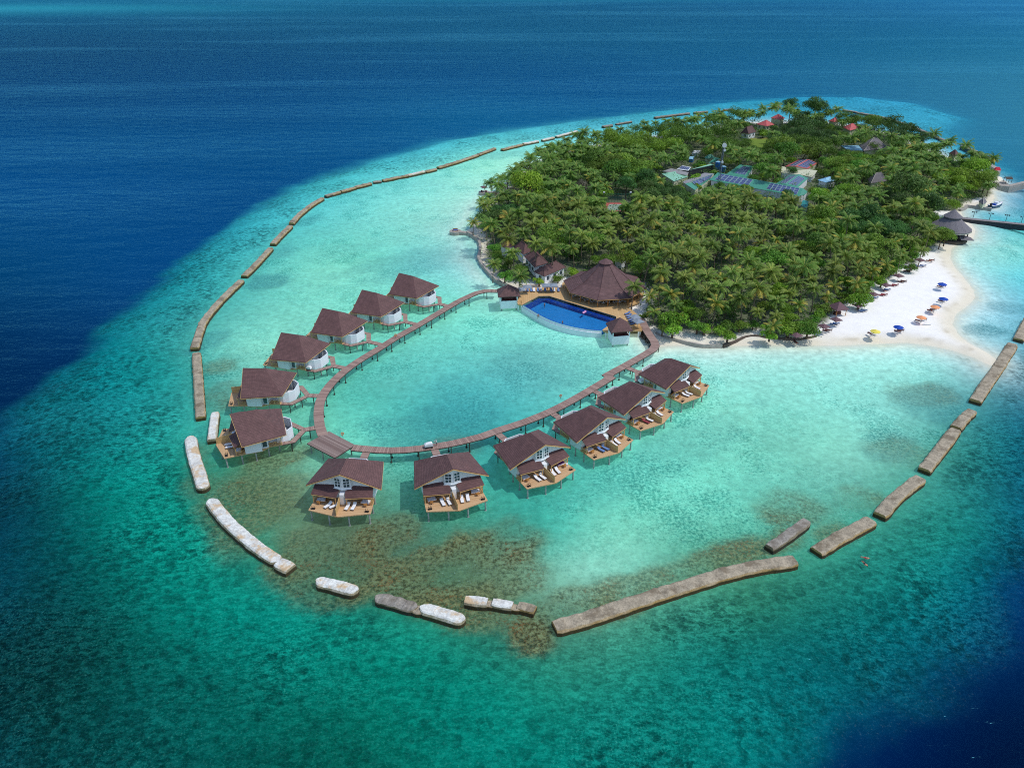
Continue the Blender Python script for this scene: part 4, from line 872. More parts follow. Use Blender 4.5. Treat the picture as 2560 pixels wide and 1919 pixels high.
for a in [
    ('c9', [(82, 72), (92, 140), (112, 215), (135, 285), (155, 360)], 'bleached white kinked breakwater slab beside the villa with the open deck', Wc, 2.9),
    ('c9', [(200, 432), (260, 510), (330, 585), (400, 645), (470, 702), (585, 778)], 'long bleached curved breakwater at the lower left of the ring', Wc, 2.8),
    ('c9', [(600, 792), (650, 818)], 'rounded white end block broken off the long curved breakwater', Wc, 3.0),
    ('c9', [(820, 895), (920, 918), (1035, 950)], 'short lone bleached breakwater below the villa closest to the platform', Wc, 2.7),
    ('c9', [(1160, 988), (1260, 1012), (1375, 1045)], 'grey wet breakwater joined end to end with a white one', Gc, 2.6, .7),
    ('c9', [(1420, 1050), (1530, 1080), (1650, 1118)], 'white breakwater continuing the grey wet one', Wc, 2.7),
    ('c9', [(1680, 1003), (1780, 1015)], 'white block, first of three in a short broken row', Wc, 2.2),
    ('c9', [(1838, 1020), (1925, 1035)], 'tan middle block of a short broken row of three', Wc, 2.1),
    ('c9', [(1795, 1019), (1822, 1022)], 'low worn link between the white and the tan block', Bc, 1.7, .35), ('c9', [(1940, 1040), (1968, 1042)], 'low worn link between the tan and the brown block', Bc, 1.7, .35), ('c9', [(1385, 1050), (1408, 1054)], 'low worn link between the grey and the white breakwater', Bc, 2.2, .4),
    ('c9', [(1985, 1036), (2055, 1055)], 'low brown last block of a short broken row of three', Bc, 2.1, .7),
    ('c10', [(95, 1378), (200, 1350), (350, 1302), (520, 1245), (700, 1188), (850, 1142), (1000, 1108), (1165, 1082)], 'longest straight weathered breakwater along the bottom of the lagoon', Bc, 3.1),
    ('c10', [(1065, 1020), (1140, 970), (1222, 908)], 'narrow grey breakwater lying inside the ring on brown coral', Gc, 2.3, .9),
    ('c10', [(1280, 1035), (1390, 970), (1515, 905)], 'weathered breakwater with golden algae side by the snorkellers', Bc, 3.0),
    ('c10', [(1565, 872), (1640, 790), (1740, 712)], 'weathered breakwater with chipped outer edge, between two brown coral patches', Bc, 2.9),
    ('c10', [(1765, 668), (1830, 585), (1900, 494)], 'long weathered breakwater below a row of square blocks', Bc, 2.9),
    ('c10', [(1908, 478), (1926, 458)], 'square concrete block nearest its long weathered breakwater', Bc, 2.8),
    ('c10', [(1931, 450), (1947, 434)], 'square concrete block in the middle of a row of three', Bc, 2.7),
    ('c10', [(1953, 426), (1975, 408)], 'square concrete block at the seaward end of a row of three', Bc, 2.7),
    ('c10', [(1995, 358), (2040, 290), (2100, 205), (2160, 108)], 'rough weathered breakwater touching the tip of the sand spit', Bc, 3.0),
    ('c6', [(2170, 1395), (2200, 1330), (2260, 1215)], 'weathered breakwater cut by the right edge beyond the spit', Bc, 2.8),
    ('c1', [(298, 1140), (285, 1230), (272, 1335)], 'small pale breakwater right next to the open sun deck', Wc, 2.2),
    ('c1', [(153, 680), (162, 800), (172, 950), (185, 1160)], 'broken sided vertical breakwater left of the far row villas', Bc, 2.5),
    ('c1', [(140, 632), (175, 520), (210, 430), (270, 350), (370, 240), (495, 122)], 'long bent pale breakwater at the left side of the ring', Bc, 2.5),
    ('c13', [(378, 970), (460, 890), (540, 802)], 'breakwater above the long bent one, beside a grey weed bed', Bc, 2.5),
    ('c13', [(558, 770), (610, 715), (665, 662)], 'short pale topped breakwater on the upper left of the ring', Bc, 2.5),
    ('c13', [(675, 642), (720, 592), (790, 535), (865, 488)], 'curved tan breakwater just before the chain of small blocks', Bc, 2.5),
    ('c13', [(893, 471), (925, 461)], 'dark first block in the chain of small blocks', Gc, 2.0, .8),
    ('c13', [(932, 460), (975, 448)], 'second tan block in the chain of small blocks', Bc, 2.0, .8),
    ('c13', [(990, 442), (1038, 430)], 'pale third block in the chain of small blocks', Bc, 2.2),
    ('c13', [(1045, 427), (1072, 420)], 'tiny fourth block in the chain of small blocks', Bc, 2.0, .8),
    ('c13', [(1082, 415), (1168, 394)], 'longest pale block ending the chain of small blocks', Bc, 2.4),
    ('c13', [(1192, 383), (1232, 379)], 'dark flat lone block after the chain of small blocks', Gc, 2.2, .6),
    ('c13', [(1252, 373), (1300, 364), (1335, 356)], 'brown notched breakwater following the lone dark block', Bc, 2.2, .8),
    ('c13', [(1345, 354), (1400, 345)], 'brown middle piece between notched breakwater and pale one', Bc, 2.2, .8),
    ('c13', [(1410, 342), (1505, 320)], 'pale breakwater slab ahead of the short stub', Wc, 2.3),
    ('c13', [(1520, 318), (1578, 304)], 'short stub of breakwater before the long tan one', Bc, 2.3, .8),
    ('c13', [(1598, 293), (1700, 263), (1842, 216)], 'long tan breakwater across the far lagoon', Bc, 2.4),
    ('c13', [(1850, 212), (1950, 174)], 'tan breakwater continuing the long one across the far lagoon', Bc, 2.4),
    ('c7', [(400, 456), (490, 432)], 'brown breakwater opposite the lone leaning shore palms', Bc, 2.4),
    ('c7', [(497, 431), (568, 413)], 'short brown breakwater joined to its brown neighbour', Bc, 2.4, .8),
    ('c7', [(585, 408), (703, 386)], 'pale breakwater following two brown ones', Wc, 2.4),
    ('c7', [(748, 376), (838, 355)], 'isolated white breakwater with dark end', Wc, 2.4),
    ('c7', [(868, 345), (1038, 301)], 'long white breakwater seen above the palm tops', Wc, 2.4),
    ('c7', [(1042, 313), (1090, 311)], 'low dark stub off the end of the long white breakwater', Gc, 2.2, .6),
    ('c7', [(1272, 258), (1342, 247)], 'short dark breakwater behind the bright green canopy', Gc, 2.6),
    ('c7', [(1385, 236), (1512, 214)], 'low half sunk breakwater behind the bright green canopy', Gc, 1.8, .55),
    ('c5', [(140, 266), (450, 227)], 'long grey breakwater on the far side, left part', Gc, 2.4),
    ('c5', [(503, 222), (617, 212)], 'grey breakwater on the far side behind a lone palm', Gc, 2.2),
    ('c5', [(780, 194), (850, 190)], 'thin dark breakwater on the far side near a tall palm', Gc, 2.0, .7),
    ('c5', [(1185, 178), (1280, 178)], 'thin dark breakwater beyond the red roofs', Gc, 2.0, .7),
    ('c8', [(215, 150), (290, 158), (375, 175)], 'thin dark breakwater behind the rounded far tree', Gc, 2.2, .7),
    ('c8', [(385, 180), (560, 212), (740, 255), (1010, 345), (1220, 435), (1385, 503)], 'very long dark breakwater along the far right shore', Gc, 2.4),
    ('c8', [(1535, 545), (1690, 610), (1850, 685)], 'dark breakwater parallel to the pale dock on the right', Gc, 2.6)]:
    breakwater(a[0], a[1], a[2], a[3], a[4], h=(a[5] if len(a) > 5 else .85) * .85, ztop=.65)
# PART3

# ------------------------------------------------------------------ pool terrace
KEEP = []
def keep(c, pts, z=4.0):
    for x, y in pts: p = K(c, x, y, z); KEEP.append((*S(c, x, y), pix(p)[2]))
def flat(name, pts, z0, z1, mats, parent=None, mtop=None):
    b = MB(); b.prism([(p[0], p[1]) for p in pts], z0, z1, 0, mtop); return b.build(name, mats, parent)
tr = thing('pool_terrace', 'tan timber pool terrace between the restaurant and the lagoon', 'terrace')
flat('deck', TERRACE, 1.6, 2.0, M_TERRACE, tr)
b = MB()
for p in KL('e2', [(610, 640), (680, 665)], 2) + KL('e1', [(330, 640), (520, 640), (800, 625), (1080, 620), (1120, 600)], 2):
    b = MB(); b.tube((p.x, p.y + .3, -1.6), (p.x, p.y + .3, 1.6), .22, n=8); b.build('support', M_WHITE, tr)
def rail(pts, label, z=2.0, m=M_WOOD):
    t = thing('railing', label, 'railing', group=None); L = [Vector((p[0], p[1], z)) for p in pts]
    b = MB()
    for a, c in zip(L, L[1:]):
        for h in (.35, .65, .98): b.tube(a + Vector((0, 0, h)), c + Vector((0, 0, h)), .045, n=4)
    b.build('rails', m, t)
    for a, c in zip(L, L[1:]):
        n = max(1, int((c - a).length / 1.5))
        for i in range(n + 1): q = a.lerp(c, i / n); b = MB(); b.box((q.x, q.y, z + .52), (.12, .12, 1.04)); b.build('rail_post', m, t)
rail(KL('e2', [(1650, 262), (1100, 262), (700, 268)], 2), 'brown timber railing behind the row of white pool loungers')
rail(KL('e1', [(935, 590), (1150, 592)], 2), 'short timber railing at the terrace corner by the boardwalk')
rail(KL('e2', [(575, 620), (680, 640)], 2), 'orange timber railing between the left kiosk and the pool')

POOLTOP = KL('e2', [(690, 660), (1070, 460), (1310, 455)], 2.0) + KL('c4', [(1640, 945)], 2.0) + KL('e1', [(560, 330), (450, 440), (225, 590)], 2.0)
POOLCURVE = spline(KL('c4', [(1493, 1083), (1390, 1078), (1280, 1062), (1180, 1042), (1080, 1016), (980, 982), (900, 945), (820, 902), (750, 860), (690, 826)], 2.0), 1.2)
pool = thing('swimming_pool', 'royal blue infinity pool with a curved white outer wall', 'pool')
rim = POOLTOP[:-1] + POOLCURVE[:-1]
def offs(line, d):
    out = []
    for k, p in enumerate(line):
        a, c = line[max(0, k - 1)], line[min(len(line) - 1, k + 1)]; t = c - a; t.z = 0; t.normalize(); out.append(Vector((p.x - t.y * d, p.y + t.x * d, p.z)))
    return out
b = MB(); O0, O1 = offs(POOLCURVE, .55), offs(POOLCURVE, .28); I = offs(POOLCURVE, -.02); G = offs(POOLCURVE, .75)
for k in range(len(POOLCURVE) - 1):
    q = lambda L, i, z: (L[i].x, L[i].y, z)
    j = k + 1
    b.face([q(G, j, -1.5), q(G, k, -1.5), q(O0, k, 1.25), q(O0, j, 1.25)]); b.face([q(O0, j, 1.25), q(O0, k, 1.25), q(O1, k, 1.32), q(O1, j, 1.32)]); b.face([q(O1, j, 1.32), q(O1, k, 1.32), q(O1, k, 1.93), q(O1, j, 1.93)])
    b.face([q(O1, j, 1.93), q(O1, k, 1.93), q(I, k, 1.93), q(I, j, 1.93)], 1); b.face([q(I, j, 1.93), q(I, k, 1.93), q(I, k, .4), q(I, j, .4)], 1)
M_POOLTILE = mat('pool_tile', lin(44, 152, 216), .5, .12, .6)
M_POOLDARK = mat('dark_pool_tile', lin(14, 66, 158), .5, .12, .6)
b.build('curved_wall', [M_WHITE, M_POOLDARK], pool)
flat('basin', rim, .2, .4, M_POOLTILE, pool)
cen = sum(rim, Vector()) / len(rim)
b = MB(); edge = POOLTOP[:4]; inn = [p.lerp(cen, .0) for p in edge]
def inward(k, d):
    p = edge[k]; a = edge[max(0, k - 1)]; c = edge[min(3, k + 1)]; t = (c - a).normalized(); n = Vector((t.y, -t.x, 0)); return p + n * d
for k in range(3):
    a, c = edge[k], edge[k + 1]; a2, c2 = inward(k, 2.0), inward(k + 1, 2.0)
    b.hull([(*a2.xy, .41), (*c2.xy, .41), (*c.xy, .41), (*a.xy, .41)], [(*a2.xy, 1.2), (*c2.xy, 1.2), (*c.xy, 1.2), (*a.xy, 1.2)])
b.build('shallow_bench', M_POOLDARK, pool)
b = MB()
for k in range(3):
    a, c = edge[k], edge[k + 1]; n = max(2, int((c - a).length / 2.2))
    for i in range(n):
        for d in (.25, 1.85):
            p = inward(k, d).lerp(inward(k + 1, d), (i + .5) / n); b.box((p.x, p.y, 1.22), (.8, .16, .03), math.atan2((c - a).y, (c - a).x))
b.build('bench_tiles', M_GREYMETAL, pool); b = None
def pool_water_mat():
    m = bpy.data.materials.new('pool_water'); m.use_nodes = True; g = NT(m); g.N.clear(); out = g.n('ShaderNodeOutputMaterial'); tr_ = g.n('ShaderNodeBsdfTransparent'); gl = g.n('ShaderNodeBsdfGlossy'); ms = g.n('ShaderNodeMixShader')
    pos = g.n('ShaderNodeNewGeometry').outputs['Position']; nz = g.noise(g.mapping(pos, (.5, 1, 0)), 1.4, 3, .6); bp = g.n('ShaderNodeBump'); bp.inputs['Distance'].default_value = .18; g.L.new(nz, bp.inputs['Height'])
    tr_.inputs[0].default_value = (.62, .84, .95, 1); gl.inputs['Roughness'].default_value = .1; fr = g.n('ShaderNodeFresnel'); g.L.new(bp.outputs[0], fr.inputs['Normal']); g.L.new(bp.outputs[0], gl.inputs['Normal'])
    gl.inputs['Color'].default_value = (.6, .85, 1, 1)
    g.L.new(g.math('MULTIPLY', fr.outputs[0], .8), ms.inputs[0]); g.L.new(tr_.outputs[0], ms.inputs[1]); g.L.new(gl.outputs[0], ms.inputs[2]); g.L.new(ms.outputs[0], out.inputs[0]); return m
b = MB(); b.face([(p.x, p.y, 1.88) for p in rim][::-1]); b.build('pool_water', pool_water_mat(), pool)
b = MB(); q = [K('c4', x, y, 1.98) for x, y in ((1293, 905), (1325, 885), (1338, 895), (1306, 916))]
b.prism([p.xy for p in q], 1.9, 2.03); tag(b.build('air_mattress', mat('pink_vinyl', lin(226, 160, 196), .4, .1, 3)), 'pink air mattress floating in the swimming pool', 'pool float')

def kiosk(c, base, eave, apex, label):
    e = KL(c, eave, 4.6); e.append(e[0] + e[2] - e[1]); cx = sum(e, Vector()) / 4
    t = thing('pool_kiosk', label, 'kiosk', (cx.x, cx.y, 0)); q = [p - Vector((cx.x, cx.y, 0)) for p in e]
    ap = Vector((0, 0, zat(c, apex[0], apex[1], cx))); f = .8
    r = MB()
    for k in range(4): r.slab([q[k], q[(k + 1) % 4], ap], .14)
    ro = r.build('roof', M_ROOF, t)
    r = MB()
    for k in range(4):
        a, d = q[k] * 1.01, q[(k + 1) % 4] * 1.01; a.z = d.z = 4.45; r.tube(a, d, .07, n=4)
    r.build('fascia', M_PILE, ro)
    w = [p * f for p in q]
    b = MB(); b.prism([p.xy for p in w], .25, 2.85); b.build('base_wall', M_WHITE, t)
    b = MB(); b.prism([(p * .93).xy for p in w], 2.86, 2.9); b.build('counter', M_DARKWOOD, t)
    for p in w: b = MB(); b.box((p.x * .96, p.y * .96, 3.65), (.3, .3, 1.7)); b.build('corner_post', M_WHITE, t)
    b = MB(); b.prism([(p * .55).xy for p in w], 2.9, 4.2); b.build('bar_shelf', M_DARKWOOD, t)
    for p in w: b = MB(); b.tube((p.x * .85, p.y * .85, -1.6), (p.x * .85, p.y * .85, .25), .2, n=8); b.build('pillar', M_PILLAR, t)
kiosk('c4', None, [(420, 665), (435, 747), (655, 737)], (535, 617), 'white square kiosk with brown hip roof at the boardwalk end, left of the pool')
kiosk('c4', None, [(1535, 1012), (1592, 1110), (1812, 1092)], (1668, 955), 'white square kiosk with brown hip roof at the right end of the pool')

# ------------------------------------------------------------------ restaurant
rs = thing('pool_restaurant', 'large octagonal open restaurant with steep brown roof and small cupola', 'restaurant', (REST.x, REST.y, 0))
a0 = math.atan2(231.93 - REST.y, 18.21 - REST.x)
def octo(R, z): return [Vector((R * math.cos(a0 + k * math.pi / 4), R * math.sin(a0 + k * math.pi / 4), z)) for k in range(8)]
z1 = zat('c4', 1480, 655, REST.xy + Vector((-2.4, -8.0))); zc = zat('c4', 1537, 425, REST.xy + Vector((0, -2.0))); zc2 = zat('c4', 1537, 408, REST.xy + Vector((0, -2.6))); za = zat('c4', 1535, 350, REST.xy)
rings = [(13.43, 4.6), (10.9, 4.6 + (z1 - 4.6) * .5), (8.35, z1), (5.6, z1 + (zc - z1) * .40), (3.6, z1 + (zc - z1) * .72), (2.05, zc)]
b = MB()
for (R0, h0), (R1, h1) in zip(rings, rings[1:]):
    o0, o1 = octo(R0, h0), octo(R1, h1)
    for k in range(8): j = (k + 1) % 8; b.face([o0[k], o0[j], o1[j], o1[k]])
o0, o1 = octo(13.43, 4.6), octo(13.3, 4.4)
for k in range(8): j = (k + 1) % 8; b.face([o1[k], o1[j], o0[j], o0[k]])
lo = octo(13.2, 4.42)
for k in range(8): j = (k + 1) % 8; b.face([lo[j], lo[k], Vector((0, 0, 6.5))])
rr_ = b.build('roof', M_ROOF_REST, rs)
b = MB()
for (R0, h0), (R1, h1) in zip(rings, rings[1:]):
    for p, q in zip(octo(R0, h0 + .03), octo(R1, h1 + .03)): b.tube(p, q, .1, n=4)
b.build('hip_ridge', M_ROOF_PORCH, rr_)
b = MB(); c0, c1 = octo(2.35, zc2 - .35), Vector((0, 0, za))
for k in range(8): j = (k + 1) % 8; b.slab([c0[k], c0[j], c1], .12)
n0, n1 = octo(1.75, zc - .4), octo(1.75, zc2 - .1); b.hull(n0, n1); b.build('cupola', M_ROOF_REST, rr_)
b = MB()
for k in range(8): j = (k + 1) % 8; b.tube(octo(13.45, 4.42)[k], octo(13.45, 4.42)[j], .09, n=4)
b.build('eave_beam', M_TRIM, rr_)
for k in range(8):
    o = octo(12.6, 0); j = (k + 1) % 8
    for i in range(3): p = o[k].lerp(o[j], i / 3); b = MB(); b.tube((p.x, p.y, 1.9), (p.x, p.y, 4.5), .13, n=8); b.build('column', M_WOOD, rs)
b = MB(); b.prism([p.xy for p in octo(12.9, 0)], 1.7, 2.006); b.build('floor', M_TERRACE, rs)
b = MB(); b.prism([p.xy for p in octo(5.0, 0)], 2.01, 3.9); b.build('service_core', M_DARKWOOD, rs)
tab = thing('dining_table', 'dining table', 'table'); b = MB(); b.prism([(.45 * math.cos(k * math.pi / 4), .45 * math.sin(k * math.pi / 4)) for k in range(8)], .7, .75); b.build('tabletop', M_CUSHION, tab)
b = MB(); b.tube((0, 0, 0), (0, 0, .7), .05); b.build('leg', M_BLACK, tab)
wch = thing('dining_chair', 'dining chair', 'chair'); b = MB(); b.box((0, 0, .44), (.45, .45, .05)); b.build('seat', M_CUSHION, wch); b = MB(); b.box((0, .22, .7), (.45, .05, .5)); b.build('backrest', M_CUSHION, wch)
for x in (-.19, .19):
    for y in (-.19, .19): b = MB(); b.box((x, y, .21), (.04, .04, .42)); b.build('leg', M_GREYMETAL, wch)
for i, (x, y) in enumerate([(1222, 752), (1290, 778), (1345, 792), (1412, 808), (1475, 818), (1540, 815), (1640, 812), (1705, 806)]):
    p = K('c4', x, y, 2.006); place(tab, p, 0, 'white dining table under the restaurant eaves', 'white dining tables under the restaurant eaves')
    for sx in (-1, 1): place(wch, p + Vector((sx * .75, .1 * sx, 0)), -sx * math.pi / 2, 'white dining chair under the restaurant eaves', 'white dining chairs under the restaurant eaves')

# ------------------------------------------------------------------ pool furniture
def parasol(kind, sides, R, hh, rise, name='parasol'):
    t = thing(name, 'parasol', 'parasol'); b = MB(); b.tube((0, 0, 0), (0, 0, hh + rise - .05), .05, n=6); b.build('pole', M_PILE if kind == 'brown' else M_GREYMETAL, t)
    b = MB(); ap = (0, 0, hh + rise)
    for k in range(sides):
        a, c = (2 * math.pi * (k + .5) / sides, 2 * math.pi * (k + 1.5) / sides); p = (R * math.cos(a), R * math.sin(a), hh); q = (R * math.cos(c), R * math.sin(c), hh); mid = ((p[0] + q[0]) * .48, (p[1] + q[1]) * .48, hh + .06)
        b.face([p, mid, ap]); b.face([mid, q, ap]); b.face([(p[0], p[1], hh - .16), (mid[0] * 1.0, mid[1] * 1.0, hh - .1), mid, p]); b.face([(mid[0], mid[1], hh - .1), (q[0], q[1], hh - .16), q, mid])
    b.build('canopy', M_FABRIC[kind], t)
    b = MB()
    for k in range(sides): a = 2 * math.pi * (k + .5) / sides; b.tube((0, 0, hh + rise * .55), (R * .97 * math.cos(a), R * .97 * math.sin(a), hh + .01), .02, n=4)
    b.build('ribs', M_PILE if kind == 'brown' else M_GREYMETAL, t); return t
PG = parasol('grey', 4, 2.0, 2.3, .6)
for c, x, y, rz, lb in (('e2', 1250, 205, .1, 'grey square parasol behind the standing bathers, left of a pair'), ('e2', 1410, 205, .1, 'grey square parasol by the restaurant, right of a pair'), ('e2', 645, 300, .3, 'grey parasol beside the left kiosk roof'), ('e2', 810, 238, .1, 'grey parasol under the palm behind the loungers'),
                        ('e1', 985, 285, .5, 'grey square parasol over dark loungers, nearer the restaurant'), ('e1', 1060, 385, .5, 'grey square parasol over dark loungers, nearer the boardwalk')):
    p = K(c, x, y, 4.4); p.z = 2.0; place(PG, p, rz, lb, 'grey parasols on the pool terrace')
for i, (x, blue) in enumerate([(745, 0), (820, 1), (905, 1), (970, 0), (1060, 1), (1125, 0), (1225, 1), (1365, 1), (1430, 0), (1530, 1)]):
    p = K('e2', x, 345, 2.0); nb = ['first lounger from the left kiosk', 'second lounger from the left kiosk', 'third lounger from the left kiosk', 'fourth lounger from the left kiosk', 'lounger in the middle of the row, left of a bather', 'lounger just left of the standing bathers', 'lounger behind the standing bathers', 'lounger right of the standing bathers', 'last but one lounger before the restaurant', 'last lounger of the row before the restaurant'][i]
    place(LOUNGE_B if blue else LOUNGE, p, .05, ('blue ' if blue else 'white ') + nb + ' on the pool terrace', 'pool loungers in a row')
for i, (x, y) in enumerate([(815, 235), (845, 285), (870, 330), (900, 380), (920, 425), (950, 470)]):
    p = K('e1', x, y, 2.0); place(LOUNGE_B, p, -1.05, 'dark blue lounger on the right terrace, %s from the boardwalk corner' % ['sixth', 'fifth', 'fourth', 'third', 'second', 'first'][i], 'dark blue loungers under the right terrace parasols')

# ------------------------------------------------------------------ beach furniture
BB, BO, BY = parasol('blue', 8, 1.45, 2.1, .6), parasol('orange', 8, 1.45, 2.1, .6), parasol('yellow', 8, 1.45, 2.1, .6)
BR = parasol('brown', 4, 1.9, 2.2, .75, 'thatched_parasol')
LOUNGE_D = lounger(M_DARKWOOD, M_DARKWOOD)
for proto, c, lst in ((BB, 'blue', [(1508, 927, 'blue beach parasol farthest from the viewer, alone by the upper shore'), (1518, 1053, 'blue beach parasol just above the orange ones'), (1130, 1297, 'blue beach parasol nearest the viewer, right of the yellow one')]),
                      (BO, 'orange', [(1447, 1122, 'orange beach parasol just below a blue one'), (1328, 1213, 'orange beach parasol beside a white towel on the sand')]), (BY, 'yellow', [(930, 1333, 'yellow beach parasol on the sand')]),
                      (BR, 'brown', [(1315, 720, 'brown thatched parasol farthest along the beach, near the pavilion'), (1235, 782, 'brown thatched parasol half under the palms, second from the pavilion'), (1130, 855, 'brown thatched parasol third from the pavilion'), (1020, 935, 'brown thatched parasol fourth from the pavilion'), (915, 1015, 'brown thatched parasol beside red loungers'), (780, 1110, 'brown thatched parasol standing clear of the palms by blue loungers'),
                                     (590, 1232, 'brown thatched parasol beside the thatched beach hut'), (485, 1290, 'brown thatched parasol near the lower bushes, next to dark loungers'), (248, 1367, 'brown thatched parasol leaning over the driftwood at the near shore')])):
    for x, y, lb in lst:
        p = K('c6', x, y, 3.4); p.z = 1.0; place(proto, p, .4 if c == 'brown' else 0, lb, c + ' parasols on the beach')
def lg(x, y, kind, rz, lb):
    p = K('c6', x, y, 1.15); place({'d': LOUNGE_D, 'b': LOUNGE_B, 'r': LOUNGE_R, 'w': LOUNGE}[kind], p, rz, lb, 'loungers on the beach')
for x, y, k, who in ((1400, 735, 'd', 'farthest brown parasol near the pavilion'), (1325, 783, 'b', 'second brown parasol from the pavilion'), (1205, 825, 'd', 'third brown parasol, under the palm edge'), (1158, 917, 'd', 'fourth brown parasol, out on open sand'), (1085, 950, 'r', 'fifth spot along the palm edge'), (1015, 990, 'b', 'spot above the red loungers'),
                     (990, 1033, 'r', 'brown parasol beside the bushes'), (910, 1060, 'b', 'bright bush at the palm edge'), (815, 1170, 'b', 'brown parasol standing clear of the palms'), (575, 1283, 'b', 'brown parasol beside the beach hut'), (510, 1340, 'd', 'brown parasol near the lower bushes'),
                     (1495, 958, 'd', 'farthest blue parasol'), (1505, 1080, 'd', 'blue parasol above the orange ones'), (1412, 1162, 'd', 'orange parasol below a blue one'), (1130, 1343, 'd', 'nearest blue parasol')):
    col = {'d': 'dark wooden', 'b': 'blue', 'r': 'dark red'}[k]
    a = -2.0 + random.uniform(-.15, .15)
    lg(x - 11, y + 3, k, a, '%s lounger, left one of two by the %s' % (col, who)); lg(x + 13, y - 4, k, a, '%s lounger, right one of two by the %s' % (col, who))
lg(1298, 1256, 'd', -2.4, 'dark wooden lounger left of the orange parasol beside the towel'); lg(1340, 1243, 'd', -2.0, 'dark wooden lounger under the orange parasol beside the towel')
lg(885, 1368, 'd', -2.7, 'dark wooden lounger left of the yellow parasol'); lg(930, 1360, 'd', -1.6, 'dark wooden lounger under the yellow parasol')
b = MB(); p = K('c6', 1375, 1278, 1.15); b.box((p.x, p.y, 1.16), (3.2, .5, .04), .1); b.box((p.x - .3, p.y + .5, 1.2), (1.2, .6, .05), .5); tag(b.build('beach_towel', M_CUSHION), 'white towel spread on the sand by an orange parasol', 'towel')
p = K('c6', 235, 1440, .9); place(LOUNGE_D, p, .3, 'dark lounger at the water edge below the leaning parasol', 'loungers on the beach')
hut = thing('beach_hut', 'thatched open beach hut with pyramid roof at the palm edge', 'hut', K('c6', 595, 1195, 1.1))
b = MB()
for k in range(4):
    a, c = math.pi / 4 + k * math.pi / 2 + .3, math.pi / 4 + (k + 1) * math.pi / 2 + .3; b.slab([(3.2 * math.cos(a), 3.2 * math.sin(a), 2.4), (3.2 * math.cos(c), 3.2 * math.sin(c), 2.4), (0, 0, 4.3)], .15)
b.build('roof', M_FABRIC['brown'], hut)
for k in range(4): a = math.pi / 4 + k * math.pi / 2 + .3; b = MB(); b.tube((2.4 * math.cos(a), 2.4 * math.sin(a), -.3), (2.4 * math.cos(a), 2.4 * math.sin(a), 2.7), .1, n=6); b.build('post', M_WOOD, hut)
b = MB(); b.box((0, 0, .5), (2.2, .8, 1.0), .3); b.build('counter', M_DARKWOOD, hut)

# ------------------------------------------------------------------ seawalls, jetties, quay
def seawall(pts, label, w=.9, h=1.2, m=M_SANDWALL, z0=-1.4, name='seawall'):
    rr = random.Random(len(label)); L = spline(pts, 1.2); rows = []
    for k, p in enumerate(L):
        d = L[min(len(L) - 1, k + 1)] - L[max(0, k - 1)]; d.z = 0; d.normalize(); n = Vector((-d.y, d.x, 0)); j = lambda s: s * (rr.random() - .5)
        rows.append([p + n * (w * .7 + j(.25)) + Vector((0, 0, z0 - p.z)), p + n * (w * .5 + j(.25)) + Vector((0, 0, h - p.z + j(.2))), p - n * (w * .5 + j(.25)) + Vector((0, 0, h - p.z + j(.2))), p - n * (w * .7 + j(.25)) + Vector((0, 0, z0 - p.z))])
    b = MB()
    for r0, r1 in zip(rows, rows[1:]):
        for i in range(3): b.face([r0[i], r0[i + 1], r1[i + 1], r1[i]])
    b.face(rows[0]); b.face(rows[-1][::-1]); return tag(b.build(name, m, weld=True), label, 'seawall')
seawall(KL('c7', [(95, 1172), (150, 1205), (195, 1240), (208, 1300), (195, 1370)], 1) + KL('c4', [(232, 340), (262, 400), (330, 480), (395, 550), (480, 605), (560, 635)], 1), 'curving grey seawall along the left shore beside the bushes')
seawall(KL('e1', [(1480, 640), (1560, 700), (1700, 760), (1900, 805)], .9) + KL('c10', [(660, 95), (710, 105), (760, 113), (845, 113)], .8), 'low pale retaining wall on the sand right of the boardwalk bend', .5, 1.0, M_SANDWALL)
seawall(KL('c10', [(848, 112), (900, 95), (950, 74), (1000, 70), (1060, 78), (1180, 84), (1270, 72)], .8), 'dark line of driftwood and roots along the vegetation edge', .6, .95, M_DARKROCK)
rk = MB()
for i in range(70):
    t = random.random(); p = KL('e1', [(1120, 600), (1370, 960)], .3); q = p[0].lerp(p[1], t) + Vector((random.uniform(-1.0, .9), random.uniform(-.6, .6), random.uniform(-.4, .3))); r = random.uniform(.25, .6); o = [Vector((random.uniform(.7, 1.2) * x, random.uniform(.7, 1.2) * y, random.uniform(.6, 1) * z)) for x, y, z in ((1, 0, 0), (0, 1, 0), (-1, 0, 0), (0, -1, 0), (0, 0, 1), (0, 0, -1))]
    v = [q + w_ * r for w_ in o]
    for k in range(4): j = (k + 1) % 4; rk.face([v[k], v[j], v[4]]); rk.face([v[j], v[k], v[5]])
o = rk.build('rubble', M_DARKROCK); o['kind'] = 'stuff'; o['label'] = 'dark rock rubble heaped under the boardwalk bend'; o['category'] = 'rubble'
def spit(c, end, root, label, rad=2.4):
    e, r = K(c, *end, .8), K(c, *root, .8); t = thing('stone_jetty', label, 'jetty'); pts = [e + Vector((rad * math.cos(a), rad * math.sin(a) * 1.0, 0)) for a in np.linspace(0, 2 * math.pi, 17)[:-1]]
    b = MB(); b.prism([p.xy for p in pts], -1.6, .85); b.build('round_end', M_SANDWALL, t)
    d = (r - e).normalized(); n = Vector((-d.y, d.x, 0)); b = MB(); b.prism([(e + n * 1.0).xy, (e - n * 1.0).xy, (r - n * 1.3).xy, (r + n * 1.3).xy], -1.6, .84); b.build('causeway', M_SANDWALL, t); return e
e = spit('c13', (1705, 697), (1810, 708), 'pale stone jetty with round end carrying a blue daybed')
place(BED, Vector((e.x, e.y, .85)), .2, 'daybed with dark blue cushions on the round jetty end', 'daybeds on the stone jetties')
